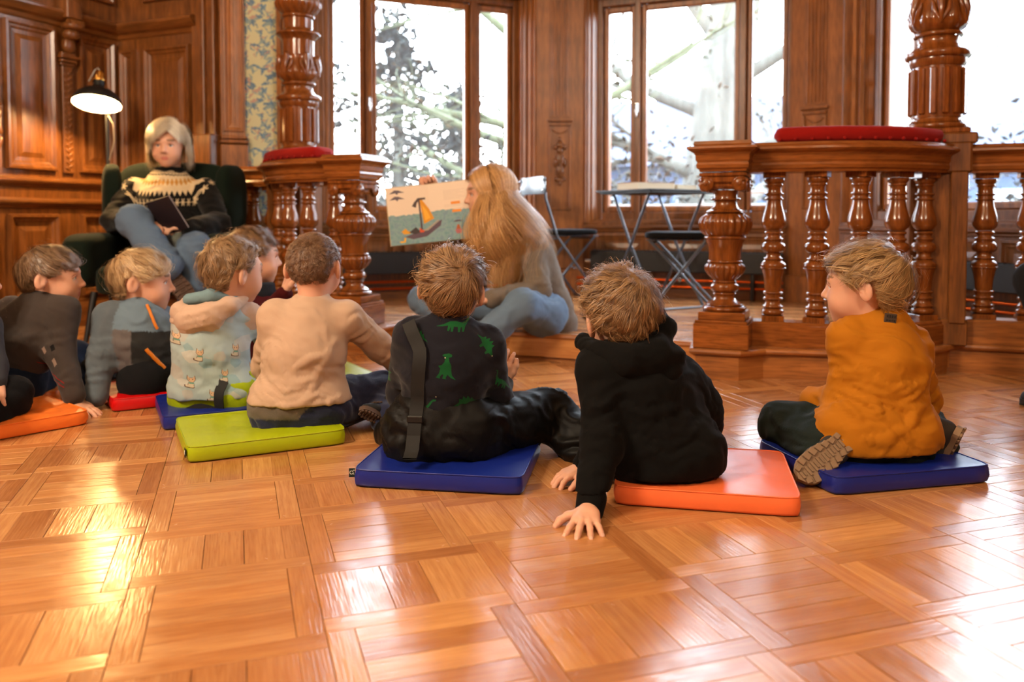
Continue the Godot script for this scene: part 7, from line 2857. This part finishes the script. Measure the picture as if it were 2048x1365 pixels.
func build_lamp() -> void:
	var base := pt(-2.48, 0, 5.05)
	var o := thing("floor_lamp", "black floor lamp with a glowing bell shade beside the green armchair", "lamp", Transform3D(Basis.IDENTITY, base))
	var mb := MB.new()
	mb.lathe([[Vector2(0.13, 0.0), Vector2(0.13, 0.012), Vector2(0.122, 0.02), Vector2(0.02, 0.026), Vector2(0.012, 0.05)]], Vector3.ZERO, 32)
	put(mb, "base", M.black_metal, o)
	mb = MB.new()
	mb.tube([Vector3(0, 0.02, 0), Vector3(0, 1.34, 0)], 0.0105, 12)
	put(mb, "pole", M.black_metal, o)
	var t := Transform3D(look(20, 0, 0, 1.0) * Basis(Vector3.BACK, 0.14) * Basis(Vector3.RIGHT, -0.26), Vector3(0, 0, 0))
	t.origin = (pt(-2.515, 1.395, 5.0) - base)
	var n := Node3D.new()
	n.name = "head"
	n.transform = t
	o.add_child(n)
	var sh := []
	for q in [[0.140, 0.0], [0.139, 0.012], [0.131, 0.035], [0.113, 0.060], [0.088, 0.080], [0.060, 0.094], [0.040, 0.104], [0.034, 0.118], [0.033, 0.150]]:
		sh.append(Vector2(q[0], q[1]))
	mb = MB.new()
	mb.lathe([sh], Vector3.ZERO, 40)
	mb.cap(Vector3(0, 0.15, 0), 0.033, true, 24)
	put(mb, "shade", M.black_metal, n)
	var inn := []
	for q in sh:
		inn.append(Vector2(maxf(q.x - 0.003, 0.001), q.y + 0.001))
	inn.reverse()
	mb = MB.new()
	mb.lathe([inn], Vector3.ZERO, 40)
	put(mb, "shade_lining", mat(Color(0.95, 0.92, 0.85), 0.6), n, "white inside of the shade")
	mb = MB.new()
	mb.lathe([[Vector2(0.038, 0.148), Vector2(0.040, 0.153), Vector2(0.038, 0.158)]], Vector3.ZERO, 24)
	mb.cap(Vector3(0, 0.158, 0), 0.038, true, 24)
	for s in [-1.0, 1.0]:
		mb.tube([Vector3(s * 0.026, 0.156, 0), Vector3(s * 0.026, 0.19, 0), Vector3(s * 0.010, 0.212, 0)], 0.007, 8)
	mb.lathe([[Vector2(0.014, 0.156), Vector2(0.014, 0.205), Vector2(0.008, 0.22)]], Vector3.ZERO, 16)
	put(mb, "socket", M.brass, n)
	mb = MB.new()
	mb.tube([Vector3(0, 0.22, 0), Vector3(-0.02, 0.245, 0), Vector3(-0.045, 0.235, 0.0), Vector3(-0.055, 0.19, 0.01), Vector3(-0.05, 0.15, 0.03)], 0.004, 8)
	put(mb, "socket_cable", mat(Color(0.6, 0.58, 0.55), 0.7), n)
	var glow := mat(Color(1.0, 0.95, 0.85), 0.4)
	glow.emission_enabled = true
	glow.emission = Color(1.0, 0.86, 0.62)
	glow.emission_energy_multiplier = 8.0
	mb = MB.new()
	mb.pillow(Vector3(0, 0.050, 0), Vector3(0.032, 0.036, 0.032), Basis.IDENTITY, 1.0, 18, 12)
	put(mb, "bulb", glow, n)
	mb = MB.new()
	mb.tube([Vector3(0.012, 1.33, 0), Vector3(0.05, 1.28, 0), Vector3(0.06, 1.18, 0), Vector3(0.03, 1.10, 0), Vector3(0.012, 1.06, 0)], 0.004, 8)
	put(mb, "cable", mat(Color(0.5, 0.45, 0.4), 0.7), o)
	var l := OmniLight3D.new()
	l.light_color = Color(1.0, 0.80, 0.52)
	l.light_energy = 1.3
	l.light_size = 0.03
	l.omni_range = 10.0
	l.omni_attenuation = 2.0
	l.shadow_enabled = true
	l.position = Vector3(0, 0.045, 0)
	n.add_child(l)

func build_armchair() -> void:
	var at := Transform3D(look(172, 0, 0, 1.0), pt(-2.03, 0, 4.75))
	var o := thing("armchair", "dark green velvet armchair in the panelled corner", "armchair", at)
	var g := cloth(Color(0.035, 0.085, 0.05), M.weave, 16.0, 0.5, 0.9, 0.5)
	var mb := MB.new()
	mb.pillow(Vector3(0, 0.36, 0.0), Vector3(0.30, 0.09, 0.32), Basis.IDENTITY, 0.4, 36, 14)
	put(mb, "seat", g, o)
	for s in [-1.0, 1.0]:
		mb = MB.new()
		mb.pillow(Vector3(s * 0.36, 0.47, -0.03), Vector3(0.085, 0.15, 0.31), Basis.IDENTITY, 0.45, 32, 14)
		put(mb, "armrest", g, o)
		mb = MB.new()
		mb.pillow(Vector3(s * 0.345, 0.82, 0.24), Vector3(0.055, 0.21, 0.13), Basis(Vector3.UP, s * 0.35), 0.6, 28, 14)
		put(mb, "wing", g, o)
		for f in [-1.0, 1.0]:
			mb = MB.new()
			mb.tube([Vector3(s * 0.29, 0.30, f * 0.24), Vector3(s * 0.325, 0.0, f * 0.30)], [0.02, 0.011], 10)
			put(mb, "leg", M.black_metal, o)
	mb = MB.new()
	mb.pillow(Vector3(0, 0.72, 0.33), Vector3(0.36, 0.33, 0.085), Basis(Vector3.RIGHT, 0.16), 0.45, 36, 16)
	put(mb, "backrest", g, o)

func build_books() -> void:
	# the picture book
	var im := Image.create(640, 440, false, Image.FORMAT_RGB8)
	var nz := FastNoiseLite.new()
	nz.seed = 4
	nz.frequency = 0.02
	nz.fractal_octaves = 4
	for y in 440:
		for x in 640:
			var k := nz.get_noise_2d(x, y)
			var c := Color(0.90, 0.83, 0.75)
			if y > 212 + 6 * sin(x * 0.012) + k * 10:
				c = Color(0.50 + 0.16 * k, 0.63 + 0.10 * k, 0.64 + 0.06 * k)
				c = c.lerp(Color(0.36, 0.50, 0.60), clampf(k * 1.5, 0, 0.6))
			im.set_pixel(x, y, c)
	var pur := Color(0.34, 0.27, 0.33)
	fill_poly(im, [[-1, 0.35], [-0.6, 0.5], [0.1, 0.42], [0.85, -0.05], [0.95, -0.35], [0.8, -0.3], [0.2, 0.12], [-0.5, 0.2]], Vector2(260, 330), 150, pur)
	fill_poly(im, [[-0.5, 0.2], [0.2, 0.12], [0.8, -0.3], [0.75, -0.38], [0.15, 0.02]], Vector2(260, 330), 150, Color(0.62, 0.60, 0.55))
	fill_poly(im, [[-0.05, -1], [0.1, -1.02], [0.5, -0.4], [0.78, 0.25], [0.1, 0.55], [0.05, 0.0]], Vector2(250, 232), 120, Color(0.85, 0.58, 0.08))
	fill_poly(im, [[0.08, -0.7], [0.4, -0.2], [0.55, 0.2], [0.2, 0.35]], Vector2(250, 232), 120, Color(0.92, 0.68, 0.16))
	fill_poly(im, [[-0.05, -1.1], [0.05, -1.1], [0.09, 1.05], [-0.03, 1.05]], Vector2(240, 232), 118, pur.darkened(0.2))
	fill_poly(im, [[-1, 0.6], [-0.6, 0.0], [0.0, -0.6], [1.2, -0.6], [1.2, -0.3], [0.2, -0.25], [-0.2, 0.2], [-0.4, 0.9]], Vector2(232, 126), 48, Color(0.28, 0.22, 0.22))
	fill_poly(im, [[-1, 0], [-0.2, -0.5], [0.1, 0], [1, 0.2], [0.4, 0.5], [-0.6, 0.5]], Vector2(130, 340), 44, Color(0.85, 0.60, 0.12))
	fill_poly(im, [[-1, 0.2], [0.2, -0.6], [0.6, -0.1], [1, 0.3], [0, 0.6]], Vector2(190, 342), 46, Color(0.20, 0.17, 0.18))
	fill_poly(im, [[-0.5, -1], [0.2, -0.2], [1, 0.0], [0.6, 0.6], [-0.5, 0.5]], Vector2(238, 345), 26, Color(0.80, 0.30, 0.12))
	fill_poly(im, [[-1, 0.4], [0.3, 0.4], [0.5, -0.6], [1, -0.5], [0.8, 0.8], [-0.6, 0.9]], Vector2(92, 402), 26, Color(0.88, 0.66, 0.14))
	for q in [[80, 42], [78, 90]]:
		fill_poly(im, [[-1, 0.1], [-0.3, -0.35], [0.2, -0.3], [1, 0.05], [0.2, 0.05], [0, 0.3], [-0.2, 0.05]], Vector2(q[0], q[1]), 58, Color(0.36, 0.31, 0.36))
	fill_poly(im, [[-1, 0], [-0.4, -0.3], [0.4, -0.3], [1, 0], [0.2, 0.05], [-0.3, 0.05]], Vector2(522, 304), 36, Color(0.33, 0.26, 0.33))
	fill_poly(im, [[-0.3, -0.8], [0.3, -0.8], [0.7, 0.8], [-0.8, 0.8]], Vector2(522, 345), 22, Color(0.72, 0.36, 0.16))
	fill_poly(im, [[-1, -0.3], [1, -0.3], [0.7, 0.9], [-0.7, 0.9]], Vector2(522, 372), 26, Color(0.72, 0.42, 0.44))
	for q in [[482, 150], [486, 212]]:
		im.fill_rect(Rect2i(q[0], q[1], 70, 20), Color(0.90, 0.55, 0.16))
	for k in 14:
		if k in [7, 8, 9, 12]:
			continue
		for x in range(428, 428 + 170 - (k * 37) % 60):
			if (x * 7 + k * 13) % 11 < 7:
				im.set_pixel(x, 62 + k * 11, Color(0.66, 0.60, 0.55))
				im.set_pixel(x, 63 + k * 11, Color(0.72, 0.66, 0.60))
	var pm := mat(Color.WHITE, 0.55)
	pm.albedo_texture = tex(im)
	var ctr := pt(-0.413, 0.729, 4.17)
	var at := Transform3D(look(180, 4, 0, 1.0) * Basis(Vector3.BACK, -0.105), ctr)
	var o := thing("picture_book", "open picture book showing a yellow sailed boat held up by the reading woman", "book", at)
	# local: the pages face -z; u runs against x there
	for s in [-1.0, 1.0]:
		var n := Node3D.new()
		n.name = "leaf_block"
		n.transform = Transform3D(Basis(Vector3.UP, s * 0.07), Vector3.ZERO)
		o.add_child(n, true)
		var w := 0.214
		var h := 0.147
		var a := 0.0 if s > 0 else -w
		var b := w if s > 0 else 0.0
		var ua := 0.5 - a / w * 0.5
		var ub := 0.5 - b / w * 0.5
		var mb := MB.new()
		var z := -0.004
		mb.quv(Vector3(b, -h, z), Vector3(a, -h, z), Vector3(a, h, z), Vector3(b, h, z), Vector2(ub, 1), Vector2(ua, 0))
		put(mb, "printed_page", pm, n, "painted page")
		mb = MB.new()
		mb.box(Vector3((a + b) / 2, 0, -0.0005), Vector3(w, h * 2, 0.0065), 0.0005)
		put(mb, "pages", mat(Color(0.8, 0.76, 0.7), 0.8), n)
		mb = MB.new()
		mb.box(Vector3((a + b) / 2 + s * 0.002, 0, 0.0045), Vector3(w + 0.004, h * 2 + 0.006, 0.003), 0.001)
		put(mb, "cover", mat(Color(0.75, 0.66, 0.5), 0.5), n)
	# the notebook in the armchair
	var p := pt(-1.855, 0.72, 4.42)
	var ob := thing("notebook", "thin dark purple notebook in the hands of the woman in the armchair", "book", Transform3D(look(196, 0, 0, 1.0) * Basis(Vector3.BACK, -0.25) * Basis(Vector3.RIGHT, 1.05), p))
	var mb := MB.new()
	mb.box(Vector3(0, 0, 0), Vector3(0.15, 0.008, 0.20), 0.001)
	put(mb, "pages", mat(Color(0.8, 0.75, 0.72), 0.8), ob)
	for s in [-1.0, 1.0]:
		mb = MB.new()
		mb.box(Vector3(0, s * 0.0055, 0), Vector3(0.154, 0.003, 0.204), 0.001)
		put(mb, "cover", mat(Color(0.11, 0.065, 0.085), 0.5), ob)

# ------------------------------------------------------------------ outside
func branch(mb: MB, rng: RandomNumberGenerator, p: Vector3, dir: Vector3, r: float, len: float, depth: int, ends: Array, side := 1.0) -> void:
	var path := [p]
	var rad := [r]
	var d := dir
	var q := p
	var n := 5
	for k in n:
		d = (d + Vector3(rng.randfn(), rng.randfn() * 0.6, rng.randfn()) * 0.13).normalized()
		q += d * len / n
		path.append(q)
		rad.append(lerpf(r, r * 0.55, (k + 1.0) / n))
		if depth > 0 and k > 0:
			for b in (1 if rng.randf() < 0.75 else 2):
				var s := (d + Vector3(rng.randfn(), rng.randfn() * 0.5 + 0.15, rng.randfn()) * 0.85).normalized()
				branch(mb, rng, q, s, rad[-1] * 0.5, len * side * rng.randf_range(0.4, 0.65), depth - 1, ends, side)
	mb.tube(path, rad, 7 if r > 0.05 else 4, false)
	if depth == 0:
		ends.append(q)
		ends.append(path[3])

func leaf_cloud(spots: Array, per: int, spread: float, size: float, cols: Array, seed_: int, lean := 0.0) -> MB:
	var rng := RandomNumberGenerator.new()
	rng.seed = seed_
	var mb := MB.new()
	mb.use_c = true
	for s in spots:
		for k in per:
			var p: Vector3 = s + Vector3(rng.randfn(), rng.randfn() * 0.8, rng.randfn()) * spread
			var n := Vector3(rng.randfn(), rng.randfn() + 0.4, rng.randfn()).normalized()
			var t := n.cross(Vector3(rng.randfn(), rng.randfn(), rng.randfn())).normalized()
			var b := n.cross(t)
			var z := size * rng.randf_range(0.6, 1.4)
			var c: Color = cols[rng.randi() % cols.size()]
			var i := mb.v.size()
			for q in [-t * z, b * z * 0.45 + n * z * 0.12, t * z, -b * z * 0.45 + n * z * 0.12]:
				mb.v.append(p + q + Vector3(0, -lean * z, 0))
				mb.n.append(n)
				mb.c.append(c)
			mb.ix.append_array(PackedInt32Array([i, i + 2, i + 1, i, i + 3, i + 2]))
	return mb

func leafy(name_: String) -> StandardMaterial3D:
	var m := mat(Color.WHITE, 0.7)
	m.vertex_color_use_as_albedo = true
	m.backlight_enabled = true
	m.backlight = Color(0.5, 0.5, 0.45)
	return m

func build_outside() -> void:
	var gy := -1.6
	var bark := tri_mat(tex(wood_image(61, false, Color(0.20, 0.20, 0.18), Color(0.42, 0.42, 0.39))), 0.7, 0.95)
	var gr := struct("ground_outside", Transform3D.IDENTITY, "pale winter garden ground")
	var mb := MB.new()
	mb.box(Vector3(0, gy - 0.25, -32), Vector3(120, 0.5, 58), 0.0)
	var gm := tri_mat(tex(wood_image(63, true, Color(0.30, 0.30, 0.25), Color(0.48, 0.48, 0.42))), 0.3, 0.95)
	put(mb, "lawn", gm, gr)
	var rng := RandomNumberGenerator.new()
	rng.seed = 17
	var lm := leafy("leaf")
	# big old tree behind the middle window
	var tp := pt(2.75, gy, 12.5)
	var tree := thing("tree", "large pale old tree leaning outside the middle window", "tree", Transform3D(Basis.IDENTITY, tp))
	mb = MB.new()
	var ends := []
	var tdir := (pt(0.55, 5.0, 0.0) - pt(0, 0, 0))
	mb.tube([Vector3(-0.15, 0, 0), tdir * 0.2, tdir * 0.45, tdir * 0.8, tdir * 1.2, tdir * 1.6], [0.85, 0.62, 0.50, 0.42, 0.36, 0.3], 16, false)
	for q in [[0.38, -1.0, 0.45], [0.55, -0.9, 0.75], [0.62, 1.0, 0.5], [0.42, 0.9, 0.35], [0.75, -0.8, 0.6], [0.85, 0.9, 0.6], [0.95, -0.7, 0.8]]:
		branch(mb, rng, tdir * q[0], (pt(q[1], q[2], rng.randf_range(-0.5, 0.5)) - pt(0, 0, 0)).normalized(), 0.12, 2.6, 2, ends)
	put(mb, "trunk", bark, tree)
	put(leaf_cloud(ends, 2, 0.25, 0.06, [Color(0.45, 0.30, 0.16), Color(0.30, 0.34, 0.20)], 3), "leaves", lm, tree)
	# bare mossy tree at the first window
	tp = pt(0.55, gy, 11.0)
	tree = thing("tree", "bare mossy tree with spreading boughs outside the window behind the picture book", "tree", Transform3D(Basis.IDENTITY, tp))
	mb = MB.new()
	ends = []
	mb.tube([Vector3(0, 0, 0), Vector3(0.1, 1.5, 0), Vector3(0.0, 3.5, 0), Vector3(0.2, 6.0, 0)], [0.26, 0.2, 0.16, 0.1], 10, false)
	for q in [[2.2, -1.0, 0.5], [3.0, -1.0, 0.35], [3.6, 0.8, 0.4], [4.2, -0.7, 0.7], [3.4, -0.8, 0.1]]:
		branch(mb, rng, Vector3(0.05, q[0], 0), (pt(q[1], q[2], rng.randf_range(-0.3, 0.3)) - pt(0, 0, 0)).normalized(), 0.075, 2.2, 2, ends)
	put(mb, "trunk", tri_mat(tex(wood_image(65, false, Color(0.19, 0.22, 0.11), Color(0.36, 0.37, 0.29))), 1.0, 0.95), tree)
	put(leaf_cloud(ends, 1, 0.2, 0.05, [Color(0.50, 0.28, 0.12), Color(0.34, 0.36, 0.22)], 5), "leaves", lm, tree)
	# blue green conifers left of the first window
	var k := 0
	for q in [[-3.4, 13.0, 7.5, 1.7], [-2.0, 14.5, 6.0, 1.5], [-1.0, 16.0, 5.0, 1.6]]:
		tp = pt(q[0], gy, q[1])
		tree = thing("conifer", ["tall blue green conifer next to the column by the wallpaper", "blue green conifer behind the bare mossy tree", "low conifer far behind the bare mossy tree"][k], "tree", Transform3D(Basis.IDENTITY, tp), "conifers outside the window behind the picture book")
		mb = MB.new()
		mb.tube([Vector3.ZERO, Vector3(0, q[2] * 0.5, 0), Vector3(0, q[2], 0)], [0.2, 0.12, 0.03], 8, false)
		var tips := []
		for n in 110:
			var t := pow(rng.randf(), 0.8)
			var a := rng.randf() * TAU
			var rr: float = q[3] * (1.0 - t * 0.85)
			var e := Vector3(cos(a) * rr, q[2] * (0.12 + 0.86 * t) - rr * 0.25, sin(a) * rr)
			mb.tube([Vector3(0, q[2] * (0.12 + 0.86 * t), 0), e], [0.025, 0.008], 4, false)
			for s in 4:
				tips.append(Vector3(0, q[2] * (0.12 + 0.86 * t), 0).lerp(e, 0.35 + 0.22 * s))
		put(mb, "trunk", bark, tree)
		put(leaf_cloud(tips, 4, 0.13, 0.10, [Color(0.22, 0.27, 0.29), Color(0.27, 0.33, 0.33), Color(0.32, 0.36, 0.38)], 7 + k, 0.2), "needles", lm, tree)
		k += 1
	# hedge shrubs with russet leaves under the windows
	var spots := [[-2.2, 9.0], [-1.3, 9.4], [-0.5, 9.0], [0.4, 9.6], [1.2, 9.8], [2.0, 9.2], [3.0, 9.6], [4.3, 8.4], [5.2, 8.0], [6.2, 8.6]]
	var where := ["nearest the column by the wallpaper", "left of the bare mossy tree", "below the bare mossy tree", "right of the bare mossy tree", "left of the large old tree", "at the foot of the large old tree", "right of the large old tree", "before the dark roofed house", "before the wall of the dark roofed house", "at the end of the dark roofed house"]
	for n in spots.size():
		tp = pt(spots[n][0], gy, spots[n][1])
		var sh := thing("shrub", "russet leaved winter shrub outside, " + where[n], "shrub", Transform3D(Basis.IDENTITY, tp), "winter shrubs outside the bay")
		mb = MB.new()
		ends = []
		for b in 9:
			branch(mb, rng, Vector3(rng.randfn() * 0.15, 0, rng.randfn() * 0.15), (Vector3(rng.randfn() * 0.16, 1.0, rng.randfn() * 0.16)).normalized(), 0.025, 2.3 + rng.randf() * 0.5, 1, ends, 0.45)
		put(mb, "stems", bark, sh)
		put(leaf_cloud(ends, 8, 0.16, 0.05, [Color(0.46, 0.26, 0.14), Color(0.34, 0.31, 0.25), Color(0.26, 0.30, 0.28), Color(0.48, 0.40, 0.33)], 30 + n), "leaves", lm, sh)
	# house with a dark blue roof behind the right windows
	var hb := Transform3D(look(20, 0, 0, 1.0), pt(14.0, gy, 27.0))
	var house := thing("house", "far house with a dark blue slate roof behind the right window", "building", hb)
	mb = MB.new()
	mb.box(Vector3(0, 2.0, 0), Vector3(26, 4.0, 7), 0.0)
	put(mb, "wall", mat(Color(0.20, 0.26, 0.36), 0.9), house)
	mb = MB.new()
	mb.prism(PackedVector2Array([Vector2(-4.2, 4.0), Vector2(4.2, 4.0), Vector2(0, 6.6)]), 27.0, Transform3D(Basis(Vector3.BACK, Vector3.UP, Vector3.LEFT), Vector3(13.5, 0, 0)))
	put(mb, "roof", mat(Color(0.13, 0.17, 0.26), 0.7), house)
	for x in 8:
		mb = MB.new()
		mb.box(Vector3(-10.5 + x * 3.0, 2.4, 3.5), Vector3(1.1, 1.5, 0.1), 0.01)
		put(mb, "window", mat(Color(0.5, 0.55, 0.6), 0.3), house)
	# white rail outside the panes
	var rl := thing("outside_rail", "white metal guard rail outside the middle window", "rail", frame_on(P2, P3 - P2))
	for y in [0.90, 0.80]:
		mb = MB.new()
		mb.tube([Vector3(-0.1, y, -0.48), Vector3(1.7, y, -0.48)], 0.012, 8)
		put(mb, "bar", mat(Color(0.85, 0.85, 0.85), 0.5), rl)
	for x in [0.0, 0.8, 1.6]:
		mb = MB.new()
		mb.tube([Vector3(x, 0.7, -0.48), Vector3(x, 0.905, -0.48)], 0.01, 8)
		put(mb, "post", mat(Color(0.85, 0.85, 0.85), 0.5), rl)
